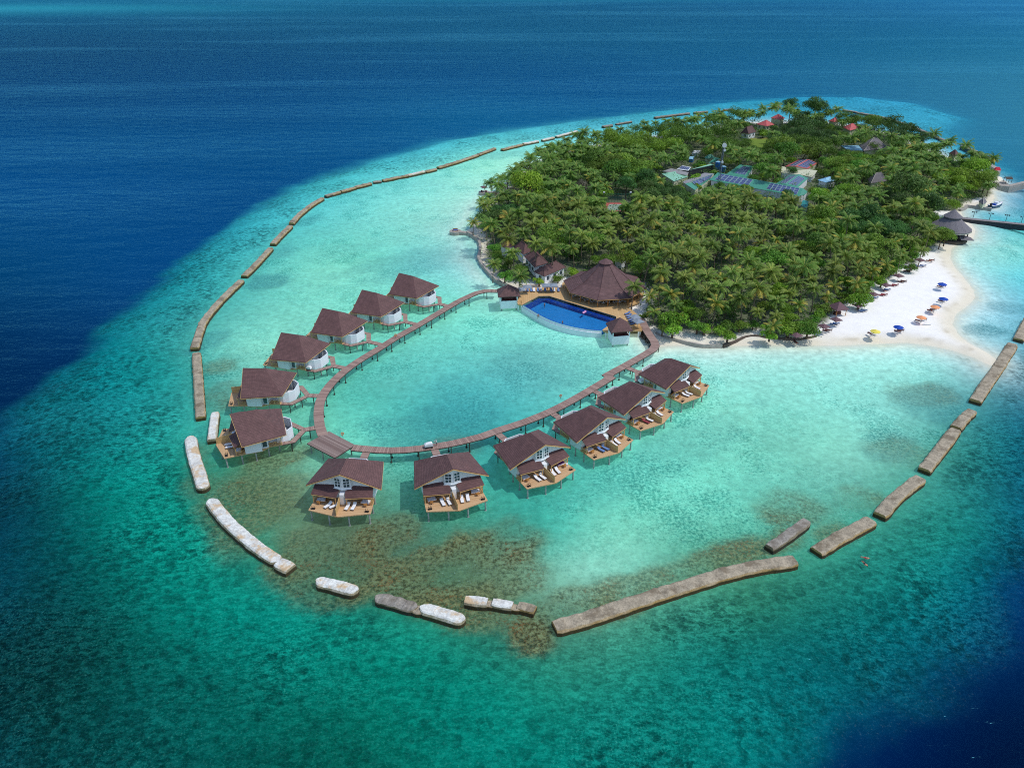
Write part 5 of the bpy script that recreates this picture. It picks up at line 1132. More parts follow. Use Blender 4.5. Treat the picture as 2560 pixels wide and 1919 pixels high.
b = MB(); b.box((e.x, e.y, 1.3), (1.7, 1.0, .12), .2); tag(b.build('blue_cushion', M_FABRIC['blue']), 'dark blue cushion lying on the jetty daybed', 'cushion')
e = spit('c13', (1885, 452), (1965, 455), 'pale stone jetty with round end under a brown parasol', 2.6)
place(BR, Vector((e.x, e.y, .85)), .4, 'brown parasol on the small stone jetty at the left shore', 'brown parasols on the beach')
for i, dx in enumerate((-1.0, 1.0)): place(LOUNGE_D, Vector((e.x + dx, e.y - .6, .85)), .2, 'dark lounger on the parasol jetty, %s side' % ('seaward', 'shore')[i], 'loungers on the jetty')
jt = thing('jetty', 'long dark jetty with lamp posts running out to the right edge', 'jetty')
J0, J1 = K('e3', 1000, 470, 1.4), K('e3', 2300, 600, 1.4); d = (J1 - J0).normalized(); n = Vector((-d.y, d.x, 0))
J1 = J1 + d * 25
b = MB(); strip(b, [J0.xy, J1.xy], 2.6, 1.1, 1.4); b.build('deck', [mat('grey_boards', lin(140, 134, 134), .85, .2, 2), M_PILE], jt)
b = MB()
for s in (-1, 1): b.hull([J0 + n * 1.3 * s + Vector((0, 0, -2.4)), J1 + n * 1.3 * s + Vector((0, 0, -2.4)), J1 + n * 1.2 * s + Vector((0, 0, -2.4)), J0 + n * 1.2 * s + Vector((0, 0, -2.4))], [J0 + n * 1.3 * s + Vector((0, 0, -.31)), J1 + n * 1.3 * s + Vector((0, 0, -.31)), J1 + n * 1.2 * s + Vector((0, 0, -.31)), J0 + n * 1.2 * s + Vector((0, 0, -.31))])
b.build('side_wall', mat('dark_jetty_side', lin(58, 60, 66), .9, .3, 1), jt)
def lamp(p, label):
    t = thing('jetty_lamp', label, 'lamp post', p, math.atan2(d.y, d.x), 'dark lamp posts along the jetty'); b = MB(); b.tube((0, 0, 0), (0, 0, 3.0), .09, n=6); b.build('post', M_BLACK, t)
    b = MB(); b.tube((-.75, 0, 2.75), (.75, 0, 2.75), .05, n=5); b.build('arm', M_BLACK, t)
    for x in (-.7, .7): b = MB(); b.hull([(x - .14, -.14, 2.4), (x + .14, -.14, 2.4), (x + .14, .14, 2.4), (x - .14, .14, 2.4)], [(x - .32, -.3, 2.8), (x + .32, -.3, 2.8), (x + .32, .3, 2.8), (x - .32, .3, 2.8)]); b.build('lantern', M_BLACK, t)
for i, (x, y) in enumerate([(1275, 498), (1577, 530), (1880, 562), (2170, 595)]):
    p = K('e3', x, y, 1.4); q = J0 + d * (p - J0).dot(d) + n * 1.15; lamp(q, 'dark double lamp post on the jetty, %s from the shore' % ('first', 'second', 'third', 'fourth')[i])
seawall(KL('e3', [(1030, 320), (1110, 290), (1165, 240)], .8), 'short stone wall stub bending towards the trees by the jetty', 1.2, .9)
seawall(KL('e3', [(1165, 245), (1300, 262), (1450, 282), (1615, 300)], .8), 'straight grey stone quay wall behind the jetty', 1.2, 1.0)
def quay(c, pts, label, z1, m, name='quay'):
    b = MB(); b.prism([K(c, x, y, z1).xy for x, y in pts], -2, z1); return tag(b.build(name, m), label, 'quay')
quay('c8', [(1700, 672), (1730, 668), (1960, 815), (1930, 835)], 'pale flat dock with dark side beyond the far right trees', 1.2, M_SANDWALL, 'dock')
b = MB(); p = K('c8', 1915, 818, 1.2); b.hull([(p.x - 1.6, p.y - 1, 1.2), (p.x + 1.6, p.y - 1, 1.2), (p.x + 1.6, p.y + 1, 1.2), (p.x - 1.6, p.y + 1, 1.2)], [(p.x - .8, p.y - .3, 2.6), (p.x + .8, p.y - .3, 2.6), (p.x + .8, p.y + .3, 2.6), (p.x - .8, p.y + .3, 2.6)]); tag(b.build('red_cover', mat('red_tarpaulin', lin(220, 50, 72), .6, .1, 2)), 'bright red tarpaulin covered heap at the end of the pale dock', 'tarpaulin')
quay('c8', [(1880, 965), (1990, 930), (2055, 985), (2050, 1000), (1850, 985)], 'stone landing quay at the right end of the island', 1.2, M_SANDWALL)
quay('c8', [(2050, 980), (2280, 925), (2280, 945), (2052, 1000)], 'narrow grey pier leaving the landing quay to the right edge', 1.2, M_SANDWALL, 'pier')
sh = thing('landing_shelter', 'small dark timber shelter on the landing quay', 'shelter', K('c8', 2022, 965, 1.2)); b = MB(); b.slab([(-1.6, -1.4, 2.3), (1.6, -1.4, 2.3), (1.6, 0, 3.1), (-1.6, 0, 3.1)], .1); b.slab([(1.6, 1.4, 2.3), (-1.6, 1.4, 2.3), (-1.6, 0, 3.1), (1.6, 0, 3.1)], .1); b.build('roof', M_PILE, sh)
for x in (-1.3, 1.3):
    for y in (-1.1, 1.1): b = MB(); b.box((x, y, 1.15), (.14, .14, 2.3)); b.build('post', M_PILE, sh)
# boat
bt = thing('motor_boat', 'white motor boat with dark blue hull moored by the stone quay', 'boat', K('e3', 1690, 265, 0), .5); bt.scale = (1.35,) * 3
b = MB(); st = [(-3.0, 1.05, .75), (-1.5, 1.15, .8), (0, 1.12, .88), (1.5, .85, 1.0), (2.6, .4, 1.15), (3.2, .02, 1.25)]
for (x0, w0, h0), (x1, w1, h1) in zip(st, st[1:]):
    for s in (-1, 1):
        q = [(x0, s * w0 * .6, -.3), (x1, s * w1 * .6, -.3 + (x1 > 2) * .3), (x1, s * w1, h1), (x0, s * w0, h0)]; b.face(q if s < 0 else q[::-1])
b.face([(-3, -.63, -.3), (-3, -1.05, .75), (-3, 1.05, .75), (-3, .63, -.3)]); b.build('hull', mat('navy_hull', lin(40, 84, 116), .35, .1, 1), bt)
b = MB(); b.face([(x, -w * .98, h - .05) for x, w, h in st] + [(x, w * .98, h - .05) for x, w, h in st[::-1]]); b.build('deck', M_WHITE, bt)
b = MB(); b.hull([(-.6, -.7, .85), (1.0, -.6, .9), (1.0, .6, .9), (-.6, .7, .85)], [(-.6, -.6, 1.5), (.4, -.5, 1.6), (.4, .5, 1.6), (-.6, .6, 1.5)]); b.build('cabin', M_WHITE, bt)
b = MB(); b.box((.75, 0, 1.3), (.05, 1.1, .5), 0, 0, 0); b.build('windscreen', M_GLASS, bt)
b = MB(); b.box((-2.9, 0, .9), (.5, .5, 1.0)); b.build('outboard_motor', M_BLACK, bt)
b = MB(); b.box((-1.6, 0, .95), (.6, 1.6, .4)); b.build('bench', M_FABRIC['blue'], bt)

# ------------------------------------------------------------------ island buildings
GZ = 1.15
def hip(name, label, cat, c, cor, ze, rise, mroof, mwall, hipf=.5, inset=.12, thick=.15, keepit=True, windows=0):
    """a house from three eave corners (left, front, right); ridge along the longer side"""
    e = KL(c, cor, ze); e.append(e[0] + e[2] - e[1]); ctr = sum(e, Vector()) / 4; ctr.z = 0
    a, bb = e[1] - e[0], e[2] - e[1]
    if a.length < bb.length: e = e[1:] + e[:1]; a = e[1] - e[0]; bb = e[2] - e[1]
    t = thing(name, label, cat, ctr); q = [p - ctr for p in e]; ins = min(.5 * bb.length * hipf * 2, a.length * .5)
    d = a.normalized(); m1 = (q[1] + q[2]) / 2 - d * ins; m0 = (q[3] + q[0]) / 2 + d * ins; m0.z = m1.z = ze + rise
    b = MB(); b.slab([q[0], q[1], m1, m0], thick); b.slab([q[2], q[3], m0, m1], thick)
    if hipf > 0: b.slab([q[1], q[2], m1], thick); b.slab([q[3], q[0], m0], thick)
    r = b.build('roof', mroof, t)
    b = MB()
    for u, v in ((q[0], m0), (q[3], m0), (q[1], m1), (q[2], m1), (m0, m1)): b.tube(u + Vector((0, 0, .03)), v + Vector((0, 0, .03)), .13, n=5)
    b.build('ridge_cap', M_THATCH_L if mroof is M_THATCH else (M_PALEGREEN if mroof is M_GREENROOF else mroof), r)
    w = [p * (1 - inset) for p in q]; b = MB(); b.hull([(p.x, p.y, GZ - .3) for p in w], [(p.x, p.y, ze + .02) for p in w])
    if hipf == 0:
        for u, v, m in ((w[1], w[2], m1), (w[3], w[0], m0)): k = (u + v) / 2; b.face([(u.x, u.y, ze), (v.x, v.y, ze), (k.x, k.y, ze + rise * .9)])
    b.build('wall', mwall, t)
    for k in range(4):
        u, v = w[k], w[(k + 1) % 4]; L = (v - u).length; dd = (v - u).normalized(); nn = Vector((dd.y, -dd.x, 0)); cnt = max(1, int(L / 3))
        for i in range(cnt if windows else 0):
            p = u + dd * L * (i + .5) / cnt + nn * .03; b = MB(); b.box((p.x, p.y, (GZ + ze) / 2 + .2), (1.3, .08, 1.2), math.atan2(dd.y, dd.x)); b.build('window', M_GLASS, t)
    if keepit: KEEP.append((*S(c, *cor[0]), pix(e[0])[2])); KEEP.append((*S(c, *cor[1]), pix(e[1])[2])); mm = pix(ctr + m0); KEEP.append(mm); KEEP.append(pix(ctr + m1)); KEEP.append(pix((e[0] + e[1]) / 2)); KEEP.append(pix((e[1] + e[2]) / 2)); KEEP.append(pix(e[2]))
    return t
hip('bungalow', 'small white pavilion with brown hip roof left of the restaurant', 'bungalow', 'c4', [(797, 488), (903, 536), (1128, 440)], 4.3, 2.1, M_ROOF, M_WHITE, windows=1)
hip('bungalow', 'brown roofed building half hidden just behind the small white pavilion', 'bungalow', 'c4', [(700, 330), (800, 440), (945, 395)], 4.6, 2.4, M_ROOF, M_WHITE, windows=1)
hip('bungalow', 'long brown roof among palms, farthest back of the row left of the restaurant', 'bungalow', 'c4', [(590, 235), (690, 310), (790, 270)], 4.8, 2.4, M_ROOF, M_WHITE)
hip('bungalow', 'brown roof glimpsed under palms at the very left of the row', 'bungalow', 'c4', [(455, 215), (520, 255), (600, 215)], 4.8, 2.2, M_ROOF, M_WHITE)
hip('bungalow', 'small brown roof peeking out right behind the restaurant cupola', 'bungalow', 'c4', [(1625, 335), (1700, 362), (1760, 330)], 5.0, 2.0, M_ROOF, M_WHITE, keepit=False)
hip('bungalow', 'red hip roofed house in full view near the lawn', 'house', 'c5', [(1075, 333), (1165, 352), (1240, 338)], 4.2, 2.5, M_REDROOF, M_CREAM, windows=1)
hip('bungalow', 'red roofed house half hidden behind its fully visible red neighbour', 'house', 'c5', [(1205, 276), (1290, 292), (1335, 278)], 4.6, 2.3, M_REDROOF, M_CREAM)
hip('bungalow', 'sliver of red roof between the dark tree and a round green tree', 'house', 'c5', [(1740, 303), (1790, 314), (1840, 304)], 4.4, 1.8, M_REDROOF, M_CREAM)
hip('bungalow', 'faded red hip roof standing alone on the far right', 'house', 'c5', [(1868, 362), (1935, 392), (2025, 368)], 4.4, 2.3, M_REDROOF, M_CREAM)
hip('bungalow', 'dark roofed house with white gables facing the lawn', 'house', 'c5', [(930, 412), (1000, 424), (1070, 404)], 4.4, 3.4, M_ROOF, M_WHITE, hipf=.25, windows=1)
hip('thatched_hall', 'big grey thatched hall with pale ridges on the right of the island', 'hall', 'c8', [(388, 545), (440, 606), (702, 574)], 4.6, 4.8, M_THATCH, M_CREAM, hipf=.55)
hip('thatched_hut', 'grey thatched roof sunk among palms below the big hall', 'hut', 'c8', [(480, 925), (520, 964), (692, 940)], 4.0, 3.6, M_THATCH, M_CREAM)
hip('thatched_hut', 'small dark brown hut roof at the far right shore', 'hut', 'c8', [(1380, 636), (1450, 664), (1500, 648)], 3.6, 2.2, M_ROOF, M_CREAM)
hip('thatched_hut', 'little thatched hut behind the stone quay wall near the boat', 'hut', 'c8', [(1712, 1165), (1760, 1200), (1800, 1170)], 2.8, 1.6, M_THATCH, M_CREAM)
fr = thing('flat_roofed_block', 'white flat roofed block beside the big thatched hall', 'building'); q = KL('c8', [(185, 548), (255, 588), (440, 600), (432, 545)], 4.4); b = MB(); b.prism([p.xy for p in q], 4.1, 4.4); b.build('roof', M_LBLUE, fr); ct = sum(q, Vector()) / 4; b = MB(); b.prism([(ct + (p - ct) * .95).xy for p in q], .9, 4.09); b.build('wall', M_CREAM, fr); keep('c8', [(200, 545), (300, 560), (420, 575), (420, 555)])

def shed(name, label, c, quad, zs, mroof, mwall, panels=(), cat='building', walls=True):
    """a sheet roof given by four picture corners with heights; panels = (corner quad in roof u,v, nx, ny)"""
    p = [K(c, x, y, z) for (x, y), z in zip(quad, zs)]; t = thing(name, label, cat); b = MB(); b.slab(p, .12); r = b.build('roof', mroof, t)
    n = (p[1] - p[0]).cross(p[3] - p[0]).normalized()
    if n.z < 0: n = -n
    if walls:
        ct = sum(p, Vector()) / 4; w = [ct + (q - ct) * .95 for q in p]
        if (w[1] - w[0]).cross(w[2] - w[1]).z < 0: w = w[::-1]
        b = MB(); b.hull([(q.x, q.y, GZ - .3) for q in w], [(q.x, q.y, q.z - .14) for q in w]); b.build('wall', mwall, t)
    for u0, u1, v0, v1, nx, ny in panels:
        P4 = lambda u, v: p[0].lerp(p[1], u).lerp(p[3].lerp(p[2], u), v)
        for i in range(nx):
            for j in range(ny):
                a0, a1 = u0 + (u1 - u0) * (i + .05) / nx, u0 + (u1 - u0) * (i + .95) / nx; b0, b1 = v0 + (v1 - v0) * (j + .04) / ny, v0 + (v1 - v0) * (j + .96) / ny
                lo = [P4(a0, b0), P4(a1, b0), P4(a1, b1), P4(a0, b1)]; hi = [q + n * .14 for q in lo]; m = sum(hi, Vector()) / 4
                b = MB(); 
                if (lo[1] - lo[0]).cross(lo[2] - lo[1]).z < 0: lo, hi = lo[::-1], hi[::-1]
                b.hull(lo, hi, 1); b.face([m + (q - m) * .93 + n * .006 for q in hi], 0); b.build('solar_panel', [M_SOLAR_A, M_PANELFRAME], r)
    for x, y in quad: KEEP.append((*S(c, x, y), pix(p[0])[2]))
    for u in np.linspace(.05, .95, 7):
        for v in (.1, .5, .9): a_ = p[0].lerp(p[1], u).lerp(p[3].lerp(p[2], u), v); KEEP.append(pix(a_))
    for k in range(4): mx_ = (quad[k][0] + quad[(k + 1) % 4][0]) / 2, (quad[k][1] + quad[(k + 1) % 4][1]) / 2; KEEP.append((*S(c, *mx_), pix(p[0])[2]))
    return t
shed('solar_building', 'long green roofed building with a row of solar panels in front of the mast', 'e4', [(700, 368), (1885, 584), (1935, 478), (812, 270)], [4.2, 4.2, 6, 6], M_GREENROOF, M_WHITE, [(.05, .44, .15, .9, 7, 3), (.64, .97, .15, .9, 7, 3)])
shed('solar_building', 'far slope of the long green roofed building with white gable', 'e4', [(1935, 478), (1998, 522), (1960, 560), (1890, 575)], [6, 4.4, 4.3, 4.3], M_GREENROOF, M_WHITE)
shed('solar_building', 'green roofed wing with tilted solar panels running back from the mast', 'e4', [(925, 290), (1195, 338), (1285, 190), (1108, 163)], [4.6, 4.6, 6, 6], M_GREENROOF, M_WHITE, [(.3, .85, .18, .88, 4, 5)])
s3 = shed('solar_building', 'green gabled building with solar panels on both slopes', 'e4', [(1700, 428), (1868, 466), (2003, 345), (1890, 293)], [6, 4.6, 4.6, 6], M_GREENROOF, M_WHITE, [(.1, .8, .1, .85, 4, 6)])
shed('solar_building', 'left slope of the green gabled building with faded solar panels', 'e4', [(1585, 412), (1700, 428), (1890, 293), (1760, 305)], [4.6, 6, 6, 4.6], M_GREENROOF, M_WHITE, [(.25, .9, .1, .85, 4, 6)])
shed('solar_building', 'red edged roof with solar panels, right slope', 'e4', [(1840, 190), (2000, 222), (2128, 146), (2010, 95)], [6.4, 5, 5, 6.4], M_REDTRIM, M_CREAM, [(.08, .85, .06, .94, 4, 6)])
shed('solar_building', 'red edged roof with dark solar panels, left slope', 'e4', [(1698, 190), (1840, 190), (2010, 95), (1880, 97)], [5, 6.4, 6.4, 5], M_REDTRIM, M_CREAM, [(.25, .9, .06, .94, 2, 4)])
shed('cream_shed', 'cream sheet roofed shed in front of the red edged solar roof', 'e4', [(1650, 268), (2062, 330), (2125, 243), (1655, 190)], [3.8, 3.8, 4.8, 4.8], M_CREAM, M_WHITE)
shed('sheet_roofed_shed', 'pale green sheet roofed shed at the left of the solar buildings', 'e4', [(75, 285), (235, 385), (425, 322), (250, 256)], [4.6, 3.9, 3.9, 5], M_PALEGREEN, M_CREAM)
shed('sheet_roofed_shed', 'stained grey sheet roof behind the pale green shed', 'e4', [(85, 252), (405, 305), (432, 270), (200, 214)], [4.6, 4.6, 5.2, 5.2], M_GREYROOF, M_CREAM)
shed('open_frame_rack', 'red and white slatted frame roof behind the stained grey roof', 'e4', [(275, 226), (425, 246), (460, 200), (345, 178)], [4.6, 4.6, 5.2, 5.2], M_WHITE, M_DARKSHED, [(.05, .95, .1, .9, 6, 1)])
shed('open_shed', 'dark open shed with a sloping pale green roof edge', 'e4', [(430, 238), (520, 226), (765, 166), (718, 157)], [5.6, 5.0, 5.0, 5.6], M_PALEGREEN, M_DARKSHED)
shed('solar_building', 'grey upper slope with red edge left of the mast', 'e4', [(350, 392), (384, 418), (770, 284), (640, 274)], [4.4, 5.6, 5.6, 4.6], M_GREYROOF, M_CREAM)
shed('solar_building', 'green lower slope with pale solar panels left of the mast', 'e4', [(384, 418), (510, 500), (725, 345), (770, 284)], [5.6, 4.0, 4.0, 5.6], M_GREENROOF, M_CREAM, [(.1, .75, .2, .95, 4, 7)])
hip('store_house', 'small cream store with green pyramid roof near the blue tank', 'store', 'e4', [(640, 74), (690, 90), (775, 76)], 3.8, 1.6, M_GREENROOF, M_CREAM)
shed('store_house', 'low green lean-to next to the small cream store', 'e4', [(690, 148), (780, 130), (845, 82), (775, 72)], [3.6, 3.6, 4.8, 4.8], M_GREENROOF, M_CREAM)
def tank(c, x, y, z, r, h, label):
    p = K(c, x, y, z); t = thing('water_tank', label, 'tank', (p.x, p.y, GZ)); b = MB(); b.tube((0, 0, 0), (0, 0, h), r, n=20); b.build('shell', M_BLUE, t); b = MB(); b.tube((0, 0, h), (0, 0, h + .35), r * .98, r * .3, n=20); b.build('lid', M_LBLUE, t); KEEP.append((*S(c, x, y), pix(p)[2])); KEEP.append((*S(c, x, y + 40), pix(p)[2]))
tank('e4', 820, 125, 5.0, 1.3, 3.7, 'blue water tank with pale top right behind the mast'); tank('e4', 890, 190, 4.0, 1.4, 2.8, 'darker lower blue water tank between two green roofs')
hip('blue_shed', 'pale blue roofed shed among trees right of the solar buildings', 'shed', 'c5', [(1640, 848), (1720, 872), (1815, 845)], 4.0, 1.2, M_LBLUE, M_WHITE)
shed('blue_tarpaulin_shed', 'small bright blue roof under trees left of the green store', 'c5', [(450, 652), (488, 658), (500, 634), (460, 630)], [3.0, 3.0, 3.4, 3.4], M_LBLUE, M_BLUE)
shed('blue_tarpaulin_shed', 'whitish roof scrap half buried in trees behind the blue one', 'c5', [(478, 600), (530, 604), (560, 576), (500, 574)], [3.0, 3.0, 3.4, 3.4], M_WHITE, M_WHITE)
flat_ = shed('teal_shed', 'teal sheet roof below the white gable end of the long solar building', 'e4', [(1905, 700), (1990, 745), (2010, 650), (1935, 630)], [3.2, 3.2, 3.8, 3.8], mat('teal_sheet', lin(40, 136, 130), .5, .1, 1), M_CREAM)

# mast
mp = K('c5', 722, 930, GZ); ms_ = thing('radio_mast', 'tall lattice radio mast with round white dishes amid the solar buildings', 'mast', mp); hm = zat('c5', 765, 520, mp) - GZ
legs = [Vector((.75 * math.cos(a), .75 * math.sin(a), 0)) for a in (.5, .5 + 2.094, .5 + 4.189)]
b = MB()
for l in legs: b.tube(l, l * .45 + Vector((0, 0, hm)), .09, n=5)
nb_ = 16
for i in range(nb_):
    f0, f1 = i / nb_, (i + 1) / nb_; q = lambda l, f: l * (1 - .55 * f) + Vector((0, 0, hm * f))
    for k in range(3): b.tube(q(legs[k], f0), q(legs[(k + 1) % 3], f1), .045, n=4); b.tube(q(legs[k], f1), q(legs[(k + 1) % 3], f1), .045, n=4)
b.build('lattice', mat('mast_steel', lin(98, 112, 124), .5, .1, 2), ms_)
for z, r, dx in ((hm * .985, 1.0, .1), (hm * .88, .55, .5), (hm * .62, .5, .1)):
    b = MB(); b.tube((dx, -.55, z), (dx, -1.0, z), r, r, n=18); b.build('dish', M_WHITE, ms_)
for x in (-.5, 0, .45): b = MB(); b.tube((x, 0, hm), (x, 0, hm + 1.4), .05, n=4); b.build('antenna', M_GREYMETAL, ms_)
for k in range(8): p = mp + Vector((0, 0, hm * (.35 + .65 * k / 7))); KEEP.append(pix(p))

# tennis court
q = KL('c7', [(1250, 1005), (1560, 1005), (1500, 925), (1290, 925)], GZ); b = MB(); b.prism([p.xy for p in q], 1.1, 1.32); ct_ = thing('tennis_court', 'red and green tennis court with tall green mesh fence among the palms', 'court'); b.build('surface', M_COURT, ct_)
b = MB(); cc = sum(q, Vector()) / 4; b.prism([(cc + (p - cc) * .7).xy for p in q], 1.3, 1.335); b.build('playing_area', mat('court_green', lin(140, 158, 140), .8, .05, 1), ct_)
M_FENCE = mat('green_fence', lin(44, 112, 96), .6, .1, 1)
a, c_ = q[3], q[2]; n_ = 8
for i in range(n_ + 1): p = a.lerp(c_, i / n_); b = MB(); b.tube((p.x, p.y, 1.2), (p.x, p.y, 5.4), .06, n=5); b.build('fence_post', M_FENCE, ct_)
b = MB()
for z in np.linspace(1.6, 5.3, 7): b.tube((a.x, a.y, z), (c_.x, c_.y, z), .04, n=4)
for i in range(40): p = a.lerp(c_, i / 40); b.tube((p.x, p.y, 1.3), (p.x, p.y, 5.3), .02, n=3)
b.build('fence_mesh', M_FENCE, ct_)
for x, lb in ((1278, 'left'), (1508, 'right')):
    p = K('c7', x, 832, 6.6); t = thing('court_floodlight', 'white floodlight on a pole at the %s of the tennis court fence' % lb, 'floodlight', (p.x, p.y, GZ)); b = MB(); b.tube((0, 0, 0), (0, 0, 5.4), .07, n=6); b.build('pole', M_GREYMETAL, t); b = MB(); b.box((0, -.15, 5.5), (.8, .5, .45)); b.build('lamp_head', M_WHITE, t); KEEP.append(pix(p))
keep('c7', [(1300, 870), (1340, 890), (1400, 870), (1340, 950), (1400, 960), (1330, 920), (1450, 880)], 3)
keep('c5', [(1050, 470), (1150, 470), (1100, 520), (1090, 560)], 1.2)
# round thatched pavilion on the beach
pc = K('e3', 850, 640, 5.0); pv = thing('beach_pavilion', 'round thatched pavilion with a pointed cap roof at the end of the beach', 'pavilion', (pc.x, pc.y, 0))
def circ(R, z, n=14, ph=.2): return [Vector((R * math.cos(ph + 2 * math.pi * k / n), R * math.sin(ph + 2 * math.pi * k / n), z)) for k in range(n)]
zt = zat('e3', 850, 315, pc); ze_ = zat('e3', 830, 490, pc + Vector((0, -2, 0)))
b = MB(); prof = [(7.7, 4.4), (7.8, 4.7), (5.0, 4.7 + (ze_ - 4.7) * .5), (2.6, ze_ - .1)]
for (R0, h0), (R1, h1) in zip(prof, prof[1:]):
    o0, o1 = circ(R0, h0), circ(R1, h1)
    for k in range(14): j = (k + 1) % 14; b.face([o0[k], o0[j], o1[j], o1[k]])
o0 = circ(7.6, 4.42)
for k in range(14): j = (k + 1) % 14; b.face([o0[j], o0[k], Vector((0, 0, 5.6))])
b.build('lower_roof', M_THATCH, pv)
b = MB(); o0, o1, o2, ap = circ(3.3, ze_), circ(3.4, ze_ + .35), circ(1.6, ze_ + (zt - ze_) * .55), Vector((0, 0, zt))
for k in range(14): j = (k + 1) % 14; b.face([o0[k], o0[j], o1[j], o1[k]]); b.face([o1[k], o1[j], o2[j], o2[k]]); b.face([o2[k], o2[j], ap])
b.build('cap_roof', M_THATCH, pv)
b = MB(); o0, o1 = circ(7.85, 4.2), circ(7.85, 4.55)
for k in range(14): j = (k + 1) % 14; b.face([o0[k], o0[j], o1[j], o1[k]])
b.build('eave_fringe', M_THATCH_L, pv)
for p in circ(6.8, 0): b = MB(); b.tube((p.x, p.y, .2), (p.x, p.y, 4.5), .14, n=6); b.build('post', M_PILE, pv)
b = MB(); b.prism([p.xy for p in circ(7.2, 0)], .2, 1.25); b.build('floor', M_PILE, pv); b = MB(); b.prism([p.xy for p in circ(4.0, 0)], 1.26, 3.8); b.build('bar', M_DARKSHED, pv)
p = K('e3', 1170, 830, 2.8) - Vector((pc.x, pc.y, 0)); b = MB(); b.slab([(p.x - 3, p.y - 1.5, 2.2), (p.x + 2, p.y - 1.5, 2.0), (p.x + 2.2, p.y + 1.5, 2.2), (p.x - 3, p.y + 1.5, 3.6)], .2); b.build('porch_roof', M_THATCH, pv)
keep('e3', [(850, 320), (750, 420), (900, 450), (1000, 550), (1100, 650), (1150, 720), (1000, 740), (1050, 840), (1200, 860)], 5)
keep('c8', [(1340, 1265), (1395, 1262)], 8)
# PART4

# ------------------------------------------------------------------ vegetation
def leaf_mesh(name, V, tone, mats, mi=None, nv=4):
    """quads (n, 4, 3) with one tone per face"""
    V = np.asarray(V, 'f'); n = len(V); me = bpy.data.meshes.new(name); me.vertices.add(n * nv); me.vertices.foreach_set('co', V.reshape(-1)); me.loops.add(n * nv); me.loops.foreach_set('vertex_index', np.arange(n * nv, dtype='i'))
    me.polygons.add(n); me.polygons.foreach_set('loop_start', np.arange(0, n * nv, nv, dtype='i'))
    for m in mats: me.materials.append(m)
    if mi is not None: me.polygons.foreach_set('material_index', np.asarray(mi, 'i'))
    me.update(calc_edges=True); a = me.attributes.new('tone', 'FLOAT', 'FACE'); a.data.foreach_set('value', np.asarray(tone, 'f')); return me

def palm_crown(seed, nf=24, L=3.3, nl=13, yellow=.15):
    r = np.random.default_rng(seed); Q, T, M = [], [], []; L *= 1.2; yellow *= .3
    for k in range(nf):
        az = k * 2.39996 + r.normal(0, .15); age = k / nf; e0 = math.radians(70 - 84 * age + r.normal(0, 7)); droop = math.radians(48 + 34 * r.random()); l = L * (.82 + .3 * r.random()) * (1 - .12 * abs(age - .4))
        n = 8; pts = [np.zeros(3)]; el = e0
        for i in range(n): el = e0 - droop * ((i + 1) / n) ** 1.35; pts.append(pts[-1] + np.array([math.cos(el), 0, math.sin(el)]) * l / n)
        pts = np.array(pts); ca, sa = math.cos(az), math.sin(az); R = np.array([[ca, -sa, 0], [sa, ca, 0], [0, 0, 1]]); tw = r.normal(0, .25)
        base = .55 + .35 * r.random() - .2 * (age > .8); yel = r.random() < yellow * (1 + 2 * (age > .7))
        for i in range(n):                                   # midrib
            a, b_ = pts[i], pts[i + 1]; w = .09 * (1 - i / n) + .015; s = np.array([0, w, 0]); Q.append([R @ (a - s), R @ (a + s), R @ (b_ + s * .8), R @ (b_ - s * .8)]); T.append(.5); M.append(1)
        for i in range(nl):
            t = .1 + .88 * (i + r.random() * .5) / nl; f = t * n; i0 = min(n - 1, int(f)); p = pts[i0] + (pts[i0 + 1] - pts[i0]) * (f - i0); d = pts[i0 + 1] - pts[i0]; d = d / np.linalg.norm(d)
            up = np.array([-d[2], 0, d[0]]); ll = .82 * math.sin(math.pi * (.12 + .8 * t)) ** .7 * L / 3.3
            for sd in (-1, 1):
                dr = d * .55 + np.array([0, sd, 0]) * .85 - up * (.18 + .25 * r.random()) + np.array([0, 0, -.2]); dr = dr / np.linalg.norm(dr) * ll; wv = d * .12
                Q.append([R @ (p - wv), R @ (p + wv), R @ (p + dr + wv * .35), R @ (p + dr - wv * .35)]); T.append(np.clip(base + r.normal(0, .1), 0, 1)); M.append(2 if yel else 0)
    return leaf_mesh('palm_crown', Q, T, [M_FROND, M_RACHIS, M_FROND_OLD], M)
M_FROND_OLD = leaf_mat('yellowing_fronds', lin(150, 142, 56), lin(176, 156, 66), .5, .25)
def palm_trunk(seed, h, lean):
    r = random.Random(seed); b = MB(); n = 7; az = r.random() * 6.28; prev = None
    for i in range(n):
        f0, f1 = i / n, (i + 1) / n; p = lambda f: Vector((math.cos(az) * lean * f ** 1.6, math.sin(az) * lean * f ** 1.6, h * f)); b.tube(p(f0) - Vector((0, 0, .05)), p(f1), .2 - .08 * f0 + (.12 if i == 0 else 0), .2 - .08 * f1, n=6, caps=False)
    return b, p(1.0)
PALMS = []
for i in range(8):
    h = [8.5, 9.5, 7.5, 10.5, 9, 8, 6.5, 4.2][i]; t = thing('coconut_palm', 'coconut palm', 'palm tree'); b, top = palm_trunk(i, h, [.8, 1.6, .5, 1.2, 2.4, .3, 1.0, .4][i]); b.build('trunk', M_TRUNK, t)
    o = bpy.data.objects.new('crown', palm_crown(i, [24, 22, 26, 23, 21, 25, 22, 18][i], [3.3, 3.5, 3.1, 3.4, 3.6, 3.2, 3.4, 2.9][i], yellow=[.1, .15, .05, .2, .12, .08, .75, .3][i])); C.objects.link(o); o.parent = t; o.location = top; PALMS.append((t, h, top))
